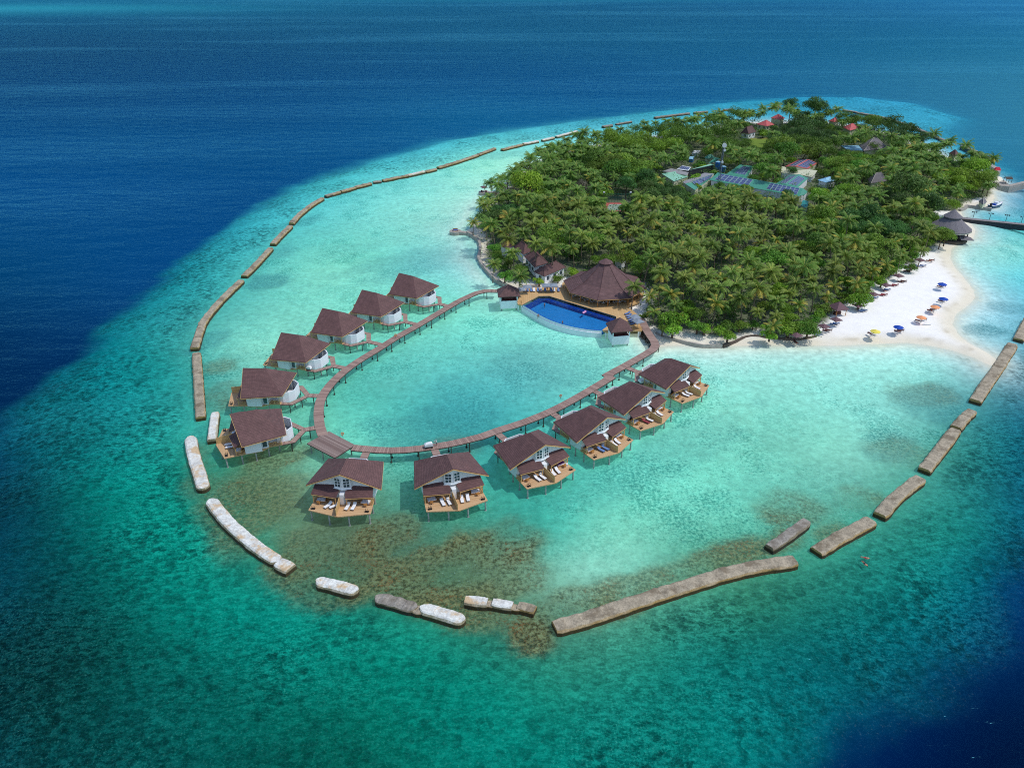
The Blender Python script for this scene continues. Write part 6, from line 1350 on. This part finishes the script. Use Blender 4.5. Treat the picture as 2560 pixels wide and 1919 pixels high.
def tree_crown(seed, R, hgt, n, mats, size=.55, lobes=9, gap=0.0):
    """leaf clumps gathered into lobes of uneven size"""
    r = np.random.default_rng(seed + 100); Q, T = [], []
    L = []
    for k in range(lobes):
        a = r.random() * 6.28; d = R * .68 * math.sqrt(r.random()); z = hgt * (.35 + .45 * (1 - (d / R) ** 2) * r.random() + .1 * r.random()); L.append((np.array([d * math.cos(a), d * math.sin(a), z]), R * (.32 + .22 * r.random()), .35 + .5 * r.random()))
    tot = sum(l[1] ** 2 for l in L)
    for c, rad, tn in L:
        m = int(n * rad ** 2 / tot); v = r.normal(size=(m, 3)); v /= np.linalg.norm(v, axis=1)[:, None]; v[:, 2] = np.where(v[:, 2] < -.35, -v[:, 2], v[:, 2]); rr = rad * (1 - .35 * r.random(m) ** 2 + r.normal(0, .06, m)); p = c + v * rr[:, None] * np.array([1, 1, .8])
        nrm = v + r.normal(0, .5, (m, 3)); nrm /= np.linalg.norm(nrm, axis=1)[:, None]; a1 = np.cross(nrm, r.normal(size=(m, 3))); a1 /= np.linalg.norm(a1, axis=1)[:, None]; a2 = np.cross(nrm, a1); s = size * (.6 + .7 * r.random(m))[:, None]
        Q.append(np.stack([p - a1 * s * .5, p + a2 * s * .32, p + a1 * s * .5, p - a2 * s * .32], 1)); T.append(np.clip(tn + r.normal(0, .16, m) + .22 * (rr / rad - .9), 0, 1))  # tone random by lobe and leaf, with slight shade painted into inner leaves
    return leaf_mesh('tree_crown', np.concatenate(Q), np.concatenate(T), mats)
def make_tree(name, cat, seed, R, h, hc, n, m, size=.55, lobes=9):
    t = thing(name, cat, cat); b = MB(); r = random.Random(seed); b.tube((0, 0, -.2), (0, 0, h * .45), .28, .2, n=6, caps=False)
    for k in range(4): a = k * 1.57 + r.random(); b.tube((0, 0, h * (.35 + .05 * k)), (R * .5 * math.cos(a), R * .5 * math.sin(a), h * .8), .13, .05, n=5, caps=False)
    b.build('trunk', M_TRUNK2, t); o = bpy.data.objects.new('crown', tree_crown(seed, R, hc, n, [m], size, lobes)); C.objects.link(o); o.parent = t; o.location = (0, 0, h - hc); return (t, R, h)
TREES = {'mid': [make_tree('broadleaf_tree', 'tree', i, 4.6 + .5 * i, 8.0 + i * .6, 5.5, 2600, M_LEAF, .5, 10 + i) for i in range(3)], 'dark': [make_tree('broadleaf_tree', 'tree', 10 + i, 4.8 + .5 * i, 9.0 + i, 6.5, 2600, M_LEAF_DARK, .5, 10 + i) for i in range(2)],
         'bright': [make_tree('broadleaf_tree', 'tree', 20 + i, 4.6 + i, 7.5 + i, 5.0, 2800, M_LEAF_BRIGHT, .48, 12) for i in range(2)], 'bare': [make_tree('bare_tree', 'tree', 30, 3.4, 7.0, 4.5, 900, M_LEAF_GREY, .4, 7)],
         'bush': [make_tree('bush', 'bush', 40 + i, 2.3 + .3 * i, 2.6 + .3 * i, 2.5, 1300, [M_LEAF_BRIGHT, M_LEAF, M_LEAF][i], .38, 8) for i in range(3)], 'banyan': [make_tree('casuarina_tree', 'tree', 50, 8.0, 17.5, 14, 6500, M_LEAF_DARK, .6, 22)]}

# what stands where
MARKS = [('the octagonal restaurant', *REST.xy), ('the left pool kiosk', *K('c4', 600, 640).xy), ('the white pavilion left of the restaurant', *K('c4', 950, 480).xy), ('the left shore seawall', *K('c4', 330, 330).xy), ('the blue daybed jetty', *K('c7', 150, 1120).xy), ('the parasol jetty', *K('c7', 420, 830).xy),
         ('the tennis court', *K('c7', 1400, 980).xy), ('the upper left shore', *K('c7', 900, 560).xy), ('the bright green canopy', *K('c7', 1550, 480).xy), ('the pale green shed', *K('e4', 200, 330).xy), ('the long solar roof', *K('e4', 1300, 560).xy), ('the radio mast', *K('e4', 820, 480).xy), ('the lawn', *K('c5', 1100, 540).xy),
         ('the dark roofed lawn house', *K('c5', 960, 420).xy), ('the red roofed houses', *K('c5', 1200, 340).xy), ('the faded red roof', *K('c5', 1930, 370).xy), ('the thatched hall', *K('c8', 560, 600).xy), ('the sunken thatched roof', *K('c8', 570, 920).xy), ('the pale dock', *K('c8', 1600, 780).xy), ('the landing quay', *K('c8', 1750, 1000).xy), ('the stone quay wall', *K('c8', 1600, 1180).xy),
         ('the beach pavilion', *K('e3', 700, 700).xy), ('the upper beach', *K('c6', 1200, 700).xy), ('the thatched beach hut', *K('c6', 600, 1100).xy), ('the driftwood line', *K('c6', 200, 1330).xy), ('the boardwalk bend', *K('e1', 1700, 500).xy), ('the middle of the palm grove', *K('c6', 200, 700).xy), ('the green gabled solar building', *K('e4', 1850, 420).xy), ('the red edged solar roof', *K('e4', 1950, 190).xy), ('the grove behind the beach', *K('c6', 800, 600).xy)]
def near_mark(x, y): return min(MARKS, key=lambda m: (m[1] - x) ** 2 + (m[2] - y) ** 2)[0]
GROUND_BLOCK = []                                           # plan discs that stay clear
for c, x, y, r in (('c4', 960, 490, 5.5), ('c4', 820, 395, 5), ('c5', 1100, 510, 7), ('c5', 1160, 345, 7), ('c5', 1000, 415, 6), ('c7', 1400, 965, 9), ('c8', 560, 580, 9)): p = K(c, x, y); GROUND_BLOCK.append((p.x, p.y, r))
for o in bpy.data.objects:
    if o.parent is None and o.get('category') in ('building', 'shed', 'tank', 'mast', 'store', 'house', 'hall', 'hut', 'pavilion'):
        for ch in o.children:
            if ch.type == 'MESH':
                for v in list(ch.data.vertices)[::3]: w_ = o.location + v.co; GROUND_BLOCK.append((w_.x, w_.y, 1.2))
GB = np.array(GROUND_BLOCK); KP = np.array(KEEP)
def blocked(x, y, h, R, hc, soft=.85):
    if np.any((GB[:, 0] - x) ** 2 + (GB[:, 1] - y) ** 2 < (GB[:, 2] + .6) ** 2): return True
    if math.hypot(x - REST.x, y - REST.y) < 14.6: return True
    for z in (h, h - hc * .5, h - hc):
        px, py, zc = pix((x, y, z)); rp = F * R / zc * soft
        if np.any((KP[:, 2] > zc + 1) & ((KP[:, 0] - px) ** 2 + ((KP[:, 1] - py) * 1.15) ** 2 < rp * rp)): return True
    return False
ZONES = [('c7', 1600, 420, 30, 'bright'), ('c7', 1400, 660, 16, 'mid'), ('c7', 1700, 850, 18, 'dark'), ('c7', 640, 900, 7, 'bright'), ('c7', 380, 1050, 9, 'dark'), ('c7', 330, 1330, 9, 'mid'), ('c7', 500, 1420, 8, 'mid'), ('c7', 800, 1330, 8, 'mid'), ('c7', 1220, 1350, 8, 'mid'), ('c7', 1480, 1420, 8, 'mid'), ('c4', 1750, 430, 8, 'mid'),
         ('c5', 200, 450, 30, 'mid'), ('c5', 550, 500, 28, 'mid'), ('c5', 900, 560, 20, 'mid'), ('c5', 1300, 600, 26, 'mid'), ('c5', 1480, 420, 28, 'dark'), ('c5', 1780, 620, 26, 'mid'), ('c5', 1700, 760, 16, 'mid'), ('c5', 1700, 980, 13, 'bright'), ('c5', 1060, 890, 9, 'dark'), ('c5', 620, 880, 8, 'mid'), ('c5', 250, 950, 12, 'dark'), ('c5', 1110, 790, 7, 'mid'), ('c5', 800, 330, 20, 'mid'), ('c5', 1120, 215, 12, 'mid'),
         ('c8', 250, 215, 18, 'mid'), ('c8', 570, 310, 24, 'mid'), ('c8', 900, 460, 20, 'dark'), ('c8', 200, 650, 18, 'mid'), ('c8', 250, 810, 16, 'mid'), ('c8', 1420, 760, 9, 'dark'), ('c8', 1600, 950, 14, 'bright'), ('c8', 1800, 1110, 5, 'bright'), ('c8', 850, 1150, 9, 'dark'), ('c8', 1080, 1220, 7, 'dark'), ('c8', 1400, 1200, 9, 'bright'), ('c8', 600, 1450, 9, 'dark'), ('c8', 1900, 880, 4, 'bright'), ('c8', 150, 420, 18, 'mid'),
         ('c6', 500, 460, 8, 'mid'), ('c6', 880, 470, 9, 'dark'), ('c6', 930, 620, 6, 'mid'), ('c6', 430, 640, 7, 'mid'), ('c6', 1550, 450, 4, 'mid'), ('c6', 1030, 680, 4, 'bare'), ('c6', 80, 800, 6, 'mid'), ('c6', 480, 190, 10, 'dark'), ('c7', 640, 590, 5, 'bare'), ('c7', 540, 700, 5, 'bare'), ('c7', 1070, 790, 6, 'bare'), ('c7', 390, 830, 4, 'bare')]
ZP = [(K(c, x, y, 6).x, K(c, x, y, 6).y, r, k) for c, x, y, r, k in ZONES]
ZP[0] = (ZP[0][0], ZP[0][1], 26, 'bright')
def zone(x, y):
    for zx, zy, r, k in ZP:
        if math.hypot(x - zx, (y - zy) * .8) < r * .8: return k
    return None
placed = []                                                 # (x, y, kind, variant, height scale, label or None)
HAND = [('c4', 655, 535, 0, 1.0, 'coconut palm spreading over the pool loungers beside the left kiosk'), ('c4', 565, 130, 1, 1.0, None), ('c4', 820, 200, 3, 1.0, 'tall slim palm in front of the white pavilion'), ('c4', 1165, 85, 3, 1.0, 'tall palm with bare pale trunk left of two others behind the restaurant'), ('c4', 1290, 115, 3, .97, 'tall palm with bare pale trunk in the middle behind the restaurant'),
    ('c4', 1388, 200, 0, 1.0, 'slender palm leaning over the sandy path behind the restaurant'), ('c4', 1600, 205, 0, 1.0, 'palm directly above the restaurant cupola'), ('c4', 1830, 640, 2, 1.0, 'palm overhanging the right edge of the restaurant roof'), ('c4', 1985, 740, 6, .8, 'short palm between restaurant and boardwalk'), ('c4', 2028, 900, 7, .8, 'young palm alone on the sand next to the boardwalk'),
    ('c4', 2120, 480, 1, 1.0, None), ('c4', 1940, 340, 4, 1.0, None), ('c4', 385, 410, 0, .8, 'low palm hanging over the left seawall'), ('c4', 610, 300, 2, 1.0, None), ('c7', 640, 520, 5, 1.0, 'palm standing out against the pale lagoon at the upper left shore'), ('c7', 500, 645, 4, 1.0, 'palm pair member leaning over the pale shore, left one'), ('c7', 552, 612, 5, 1.0, 'palm pair member near the pale shore, right one'),
    ('c7', 385, 705, 5, .9, 'lone palm beside the parasol jetty'), ('c7', 240, 945, 0, 1.0, 'tallest palm at the left tip of the island'), ('c7', 150, 1095, 6, .8, 'ragged palm over the root of the blue daybed jetty'), ('c7', 950, 378, 5, 1.0, 'palm rising clear above the upper left tree line'), ('c7', 1415, 290, 2, 1.0, 'palm by itself at the left of the bright green canopy'), ('c7', 1625, 235, 5, 1.0, None), ('c7', 1725, 235, 2, .9, None), ('c7', 1820, 220, 5, 1.05, None), ('c7', 1910, 218, 2, 1.0, None), ('c7', 2020, 212, 5, 1.0, None),
    ('c5', 340, 300, 0, 1.0, None), ('c5', 450, 290, 2, 1.0, None), ('c5', 510, 290, 5, 1.0, None), ('c5', 625, 270, 1, 1.0, None), ('c5', 745, 230, 3, 1.1, 'tall palm above the far breakwaters, left of the red roofs'), ('c5', 955, 230, 3, 1.05, None), ('c5', 1040, 225, 0, 1.0, None), ('c5', 1140, 185, 1, 1.0, None), ('c5', 590, 470, 1, 1.0, None), ('c5', 180, 650, 0, 1.0, None), ('c5', 1245, 760, 0, 1.0, 'palm standing among the solar roofs'), ('c5', 850, 950, 6, 1.0, 'orange brown dying palm in front of the long solar roof'),
    ('c6', 45, 1300, 6, .75, 'yellow fronded palm at the lower end of the beach vegetation'), ('c6', 770, 935, 6, .9, 'yellowish palm bowing over the bushes at the palm edge'), ('c6', 600, 835, 0, 1.0, None), ('c6', 720, 605, 2, 1.0, None), ('c6', 860, 695, 1, .9, None), ('c6', 430, 985, 0, .9, None), ('c6', 190, 1005, 2, .9, None), ('c6', 345, 755, 1, 1.0, None), ('c6', 230, 765, 0, 1.0, None), ('c6', 1155, 700, 2, .85, None), ('c6', 940, 825, 6, .85, None), ('c6', 1335, 445, 0, 1.0, 'palm just left of the beach pavilion roof'), ('c6', 1400, 490, 1, .9, 'palm in front of the beach pavilion roof'),
    ('c6', 1250, 560, 2, .9, None), ('c6', 1330, 640, 5, .8, 'palm casting its shadow on the upper end of the beach'), ('c6', 1110, 585, 6, .9, None), ('c6', 785, 800, 1, .9, None), ('c6', 300, 1120, 6, .8, None), ('c6', 80, 1080, 5, .9, None), ('c6', 560, 960, 6, .8, None), ('c8', 1645, 735, 5, 1.0, 'palm over the far right shore beside the pale dock'), ('c8', 1535, 675, 2, 1.0, None), ('c8', 1762, 795, 5, .8, None), ('c8', 1830, 985, 2, .8, None), ('c8', 1255, 565, 0, 1.0, None)]
for c, x, y, v, s_, lb in HAND:
    h = PALMS[v][1] * s_; p = K(c, x, y, GZ + h); placed.append((p.x - PALMS[v][2].x * s_, p.y - PALMS[v][2].y * s_, 'palm', v, s_, lb))
BUSH = [('e1', 1850, 420, 'bush', 0, 1.9, 'big bright leafed bush on the sand right of the boardwalk'), ('e1', 1620, 610, 'bush', 2, .8, 'small bush at the foot of the big bright one'), ('e1', 1200, 260, 'bush', 1, .7, 'little bush by the path behind the terrace'), ('c4', 1205, 500, 'bush', 0, 1.1, 'round bright bush between the white pavilion and the restaurant'), ('c4', 1045, 560, 'bush', 1, .8, 'small dark bush by the sandy path near the restaurant'), ('c4', 850, 590, 'bush', 0, .9, 'low bush behind the pool loungers'),
    ('c4', 1320, 490, 'bush', 0, .6, 'tiny bright bush behind the restaurant roof'), ('c6', 790, 1085, 'bush', 0, 1.7, 'bright green bush spilling onto the sand by the blue loungers'), ('c6', 180, 1310, 'bush', 0, 1.7, 'bright low bush left of the beach hut'), ('c6', 345, 1330, 'bush', 1, 1.4, 'grey green bush at the near corner of the beach'), ('c6', 980, 920, 'bush', 0, 1.2, 'bush bordering the sand above the red loungers'), ('c6', 1230, 790, 'bush', 1, 1.0, 'bush bordering the sand near the second parasol from the pavilion'), ('c10', 870, 70, 'bush', 0, 1.2, 'bush right above the low retaining wall'), ('c10', 1060, 70, 'bush', 0, 1.1, 'bush above the driftwood, left of the leaning parasol'),
    ('e3', 780, 790, 'bright', 0, .95, 'bright tree pressed against the front of the beach pavilion'), ('e3', 690, 850, 'mid', 1, .8, 'green tree at the end of the beach just before the pavilion'), ('e3', 930, 300, 'bright', 1, .7, 'bright tree behind the beach pavilion cap'), ('e3', 640, 520, 'mid', 0, .7, 'green tree left of the beach pavilion roof'), ('c10', 620, 50, 'bush', 0, 1.3, 'bush at the left end of the vegetation by the retaining wall'), ('c4', 500, 540, 'bush', 1, 1.2, 'dark bush against the left seawall near the kiosk'), ('c5', 1400, 770, 'dark', 0, .6, 'small dark tree in front of the cream shed'), ('c5', 1620, 185, 'banyan', 0, 1.0, 'tallest dark feathery tree at the far end of the island'), ('c5', 1390, 190, 'dark', 1, 1.2, 'dark spiky tree beside the tallest tree')]
for c, x, y, k, v, s_, lb in BUSH:
    hh = TREES[k][v][2] * s_; p = K(c, x, y, GZ + hh * .6); placed.append((p.x, p.y, k, v, s_, lb))
EDGE = spline(KL('c10', [(700, 70), (790, 85), (870, 88), (1000, 60), (1080, 82), (1250, 66)], .5) + KL('c6', [(480, 1275), (560, 1205), (720, 1105), (880, 1070), (900, 970), (1060, 925), (1110, 860), (1200, 800), (1290, 760), (1280, 700), (1400, 655), (1460, 600)], .5), 2.6)
re_ = random.Random(12)
for p in EDGE:
    k = re_.choice(['bush', 'bush', 'bush', 'palm']); q = p + Vector((-1.3 + re_.uniform(-1.2, .4), 1.2 + re_.uniform(-.4, 1.2), 0))
    if k == 'palm': placed.append((q.x - 1, q.y + 1, 'palm', re_.choice([7, 6, 2]), re_.uniform(.6, .85), None))
    else: placed.append((q.x, q.y, 'bush', re_.randrange(3), re_.uniform(.7, 1.25), None))
lo, hi = VEG.min(0), VEG.max(0); N = 26000
cx_, cy_ = rng.uniform(lo[0], hi[0], N), rng.uniform(lo[1], hi[1], N); sdv = sdist(cx_, cy_, VEG)
cell = {}
def put(x, y, d):
    k = (int(x // 6), int(y // 6))
    for i in (-1, 0, 1):
        for j in (-1, 0, 1):
            for qx, qy, qd in cell.get((k[0] + i, k[1] + j), ()):
                if (qx - x) ** 2 + (qy - y) ** 2 < ((qd + d) / 2) ** 2: return False
    cell.setdefault(k, []).append((x, y, d)); return True
for e in placed: cell.setdefault((int(e[0] // 6), int(e[1] // 6)), []).append((e[0], e[1], 3.6 if e[2] == 'palm' else 3.0))
rt = random.Random(5)
for pas in (0, 1, 2):
    for x, y, d in zip(cx_, cy_, sdv):
        z = zone(x, y)
        if pas == 0 and z and d > 1.5:
            k = z; v = rt.randrange(len(TREES[k])); s_ = rt.uniform(.8, 1.3) * (.8 if z == 'bare' else 1) * (1.2 if y > 330 else 1)
            if d < 5: s_ *= .75
            if blocked(x, y, TREES[k][v][2] * s_ + GZ, TREES[k][v][1] * s_, 5): s_ *= .55
            if blocked(x, y, TREES[k][v][2] * s_ + GZ, TREES[k][v][1] * s_, 3): continue
            if put(x, y, TREES[k][v][1] * s_ * 1.25): placed.append((x, y, k, v, s_, None))
        elif pas == 1 and d > .8 and rt.random() < (.12 if z else .55):
            v = rt.choice([0, 0, 1, 1, 2, 2, 3, 4, 5, 5, 6] if rt.random() > .06 else [7]); s_ = rt.uniform(.75, 1.2)
            if d < 4: s_ *= .9
            if blocked(x, y, PALMS[v][1] * s_ + GZ, 3.7, 2): continue
            if put(x, y, 4.9): placed.append((x, y, 'palm', v, s_, None))
        elif pas == 2 and d > 1.0:
            k = rt.choice(['mid', 'mid', 'bush', 'dark', 'bright']); v = rt.randrange(len(TREES[k])); s_ = rt.uniform(.55, .9) if k != 'bush' else rt.uniform(1.2, 1.9)
            if blocked(x, y, TREES[k][v][2] * s_ + GZ, TREES[k][v][1] * s_, 2): continue
            if put(x, y, 4.0): placed.append((x, y, k, v, s_, None))
def size_px(e): return -pix((e[0], e[1], 6))[2] - (0 if e[5] is None else -500)
pal = sorted([e for e in placed if e[2] == 'palm'], key=size_px, reverse=True); oth = sorted([e for e in placed if e[2] != 'palm'], key=size_px, reverse=True)
print('palms', len(pal), 'trees', len(oth))
kinds = {'mid': 'green broadleaf tree', 'dark': 'dark green broadleaf tree', 'bright': 'bright green broadleaf tree', 'bare': 'greyish half bare tree', 'bush': 'low green bush', 'banyan': 'casuarina'}
for x, y, k, v, s_, lb in pal[:300]:
    mk = near_mark(x, y); w_ = 'young coconut palm' if v == 7 else 'yellowing coconut palm' if v == 6 else 'coconut palm'
    place(PALMS[v][0], (x, y, GZ), rt.uniform(0, 6.28) if lb is None else 0, lb or '%s in the trees nearest %s' % (w_, mk), 'coconut palms nearest ' + mk, (s_,) * 3)
indiv = {}
restT = []
for e in oth:
    x, y, k, v, s_, lb = e; nm = 'bush' if k == 'bush' else 'tree'
    indiv[nm] = indiv.get(nm, 0) + 1
    if indiv[nm] > 295: restT.append(e); continue
    mk = near_mark(x, y); place(TREES[k][v][0], (x, y, GZ), rt.uniform(0, 6.28), lb or '%s growing nearest %s' % (kinds[k], mk), kinds[k] + ' growth nearest ' + mk, (s_, s_, s_ * rt.uniform(.85, 1.15)))
def mass(name, items, label, cat):
    """the remaining small far plants, read as one mass"""
    Q, T, M = [], [], []; ms = []
    for x, y, k, v, s_, lb in items:
        t = PALMS[v][0] if k == 'palm' else TREES[k][v][0]; o = [c for c in t.children if c.name.startswith('crown')][0]; me = o.data; n = len(me.polygons); co = np.empty(n * 12, 'f'); me.vertices.foreach_get('co', co); co = co.reshape(n, 4, 3); tn = np.empty(n, 'f'); me.attributes['tone'].data.foreach_get('value', tn); mi = np.empty(n, 'i'); me.polygons.foreach_get('material_index', mi)
        a = rt.uniform(0, 6.28); R_ = np.array([[math.cos(a), -math.sin(a), 0], [math.sin(a), math.cos(a), 0], [0, 0, 1]]); sel = slice(None) if k == 'palm' else slice(None, None, 2)
        mm = [me.materials[i] for i in range(len(me.materials))]
        for q in mm:
            if q not in ms: ms.append(q)
        lut = np.array([ms.index(q) for q in mm]); Q.append(((co @ R_.T) * s_ + np.array([x, y, GZ + (PALMS[v][1] if k == 'palm' else o.location.z) * s_]))[sel]); T.append(np.clip(tn + rt.uniform(-.2, .15), 0, 1)[sel]); M.append(lut[mi][sel])
    if not Q: return
    o = bpy.data.objects.new(name, leaf_mesh(name, np.concatenate(Q), np.concatenate(T), ms, np.concatenate(M))); C.objects.link(o); tag(o, label, cat, kind='stuff')
mass('palm_grove', pal[300:], 'mass of far palm crowns covering the back half of the island', 'palm grove')
mass('tree_thicket', restT, 'mass of far broadleaf growth at the back of the island', 'thicket')
# undergrowth fills the gaps between the trunks
r = np.random.default_rng(77); n = 8200; ux, uy = r.uniform(lo[0], hi[0], n), r.uniform(lo[1], hi[1], n); du = sdist(ux, uy, VEG); ok = (du > .3) & (np.hypot(ux - REST.x, uy - REST.y) > 14.5) & ~inside(ux, uy, LAWN); ux, uy = ux[ok], uy[ok]
ok = np.array([not np.any((GB[:, 0] - x) ** 2 + (GB[:, 1] - y) ** 2 < GB[:, 2] ** 2) for x, y in zip(ux, uy)]); ux, uy = ux[ok], uy[ok]
m = 26; c = np.stack([ux, uy, GZ + r.uniform(.2, 2.8, len(ux))], -1)[:, None] + r.normal(0, 1, (len(ux), m, 3)) * np.array([1.2, 1.2, .8]); c = c.reshape(-1, 3); c[:, 2] = np.maximum(c[:, 2], GZ + .05); nr = r.normal(0, .6, c.shape) + np.array([0, 0, 1]); nr /= np.linalg.norm(nr, axis=1)[:, None]; a1 = np.cross(nr, r.normal(size=c.shape)); a1 /= np.linalg.norm(a1, axis=1)[:, None]; a2 = np.cross(nr, a1); s = (r.uniform(.35, .8, len(c)))[:, None]
o = bpy.data.objects.new('undergrowth', leaf_mesh('undergrowth', np.stack([c - a1 * s * .5, c + a2 * s * .35, c + a1 * s * .5, c - a2 * s * .35], 1), np.repeat(r.uniform(.15, .8, len(ux)), m), [M_UNDER])); C.objects.link(o); tag(o, 'low green undergrowth covering the ground between the trees', 'undergrowth', kind='stuff')
for t in [p[0] for p in PALMS] + [t[0] for k in TREES.values() for t in k]:
    if t.name not in FIRST:
        for ch in list(t.children): bpy.data.objects.remove(ch)
        bpy.data.objects.remove(t)

# ------------------------------------------------------------------ people
def body(name, J, edges, mats, zones):
    """one skinned surface grown over a jointed skeleton; zones = f(co) -> material index"""
    me = bpy.data.meshes.new(name); names = list(J); me.from_pydata([J[k][0] for k in names], [(names.index(a), names.index(b_)) for a, b_ in edges], []); o = bpy.data.objects.new(name, me); C.objects.link(o)
    sk = o.modifiers.new('skin', 'SKIN'); me.update()
    for i, k in enumerate(names): me.skin_vertices[0].data[i].radius = (J[k][1], J[k][1] * (J[k][2] if len(J[k]) > 2 else 1)); me.skin_vertices[0].data[i].use_root = (i == 0)
    ss = o.modifiers.new('sub', 'SUBSURF'); ss.levels = 1; ss.render_levels = 1
    dg = bpy.context.evaluated_depsgraph_get(); ev = o.evaluated_get(dg); nm = bpy.data.meshes.new_from_object(ev); bpy.data.objects.remove(o)
    nm.materials.clear()
    for q in mats: nm.materials.append(q)
    for p in nm.polygons: p.material_index = zones(p.center); p.use_smooth = True
    return nm
def stand(arm):
    J = {'pelvis': ((0, 0, .95), .15, .8), 'waist': ((0, 0, 1.1), .13, .8), 'chest': ((0, 0, 1.32), .16, .75), 'neck': ((0, -.01, 1.5), .06), 'chin': ((0, -.03, 1.57), .075), 'head': ((0, -.02, 1.68), .1), 'crown': ((0, 0, 1.76), .07)}
    E_ = [('pelvis', 'waist'), ('waist', 'chest'), ('chest', 'neck'), ('neck', 'chin'), ('chin', 'head'), ('head', 'crown')]
    for s, n in ((-1, 'l'), (1, 'r')):
        J[n + 'hip'] = ((s * .1, 0, .86), .1); J[n + 'knee'] = ((s * .11, -.02, .5), .065); J[n + 'ankle'] = ((s * .11, .02, .09), .045); J[n + 'toe'] = ((s * .13, -.15, .04), .035); E_ += [('pelvis', n + 'hip'), (n + 'hip', n + 'knee'), (n + 'knee', n + 'ankle'), (n + 'ankle', n + 'toe')]
        J[n + 'sh'] = ((s * .19, 0, 1.42), .06); J[n + 'elb'] = ((s * .25, -.02 - .15 * arm, 1.16 + .02 * arm), .045); J[n + 'wri'] = ((s * .25, -.08 - .35 * arm, .95 + .2 * arm), .032); J[n + 'palm'] = ((s * .25, -.1 - .4 * arm, .87 + .24 * arm), .035); J[n + 'tip'] = ((s * .24, -.12 - .45 * arm, .8 + .27 * arm), .016); J[n + 'thumb'] = ((s * .21, -.14 - .42 * arm, .86 + .24 * arm), .014)
        E_ += [('chest', n + 'sh'), (n + 'sh', n + 'elb'), (n + 'elb', n + 'wri'), (n + 'wri', n + 'palm'), (n + 'palm', n + 'tip'), (n + 'palm', n + 'thumb')]
    return J, E_
M_HAIR = mat('dark_hair', lin(40, 32, 28), .7, .1, 5); M_SHIRT = mat('white_shirt', lin(224, 226, 230), .8, .05, 4); M_NAVY = mat('navy_cloth', lin(40, 46, 70), .8, .1, 4); M_RED = mat('red_swimwear', lin(190, 60, 70), .7, .1, 4)
def zone_dressed(c): return 3 if c.z > 1.68 and c.y > -.06 else 1 if 1.0 < c.z < 1.48 and abs(c.x) < .24 else 2 if .12 < c.z <= 1.0 and abs(c.x) < .2 else 0
def zone_swim(c): return 3 if c.z > 1.68 and c.y > -.06 else 2 if .72 < c.z < 1.02 and abs(c.x) < .2 else 0
Bd = body('person', *stand(1.0), [M_SKIN, M_SHIRT, M_NAVY, M_HAIR], zone_dressed); Bs = body('person', *stand(.25), [M_SKIN, M_SHIRT, M_RED, M_HAIR], zone_swim); Bn = body('person', *stand(.1), [M_SKIN, M_SHIRT, M_NAVY, M_HAIR], zone_swim)
def person(me, loc, rz, label, rx=0.0, group=None):
    o = bpy.data.objects.new('person', me); C.objects.link(o); o.location = loc; o.rotation_euler = Matrix.Rotation(rz, 4, 'Z').to_euler() if rx == 0 else (Matrix.Rotation(rz, 4, 'Z') @ Matrix.Rotation(rx, 4, 'X')).to_euler(); tag(o, label, 'person', group); return o
p = K('c2', 1553, 325, 2.0); person(Bd, p, -1.2, 'person in white shirt and dark trousers pushing the laundry cart')
person(Bs, K('e2', 1272, 345, 2.0), .3, 'bather in red swimwear standing before the pool loungers, left of two'); person(Bn, K('e2', 1335, 335, 2.0), -.5, 'bather in dark swimwear standing before the pool loungers, right of two')
for x, y, me, lb in ((1210, 640, Bs, 'swimmer in the pool nearest the far corner'), (1062, 892, Bn, 'swimmer at the curved pool edge, left'), (1622, 1050, Bs, 'swimmer near the curved pool edge, centre')): person(me, K('e2', x, y, 1.9) + Vector((0, 0, -1.38)), .4, lb, 0, 'swimmers in the pool')
for x, y, a, me, lb in ((1470, 1070, 1.2, Bs, 'snorkeller floating outside the breakwater, upper one'), (1476, 1088, .3, Bn, 'snorkeller floating outside the breakwater, lower one')): q = K('c10', x, y, 0); person(me, q + Vector((0, 0, -.06)), a, lb, math.pi / 2 * .97, 'snorkellers')
def lying(c, x, y, z, a, me, lb): person(me, K(c, x, y, z) + Vector((.9 * math.sin(a), -.9 * math.cos(a), .16)), a, lb, -math.pi / 2, 'people lying on loungers')
lying('e2', 1125, 345, 2.45, .05, Bs, 'sunbather in red on a white pool lounger'); lying('c6', 1389, 738, 1.6, -2.0, Bn, 'sunbather on the farthest beach lounger, left'); lying('c6', 1413, 731, 1.6, -2.0, Bs, 'sunbather on the farthest beach lounger, right')
lying('c6', 1399, 1165, 1.6, -2.0, Bn, 'sunbather under the upper orange parasol'); lying('c6', 1004, 993, 1.6, -2.0, Bn, 'sunbather on a blue beach lounger above the red ones'); lying('c6', 1119, 1346, 1.6, -2.0, Bs, 'sunbather under the nearest blue parasol')
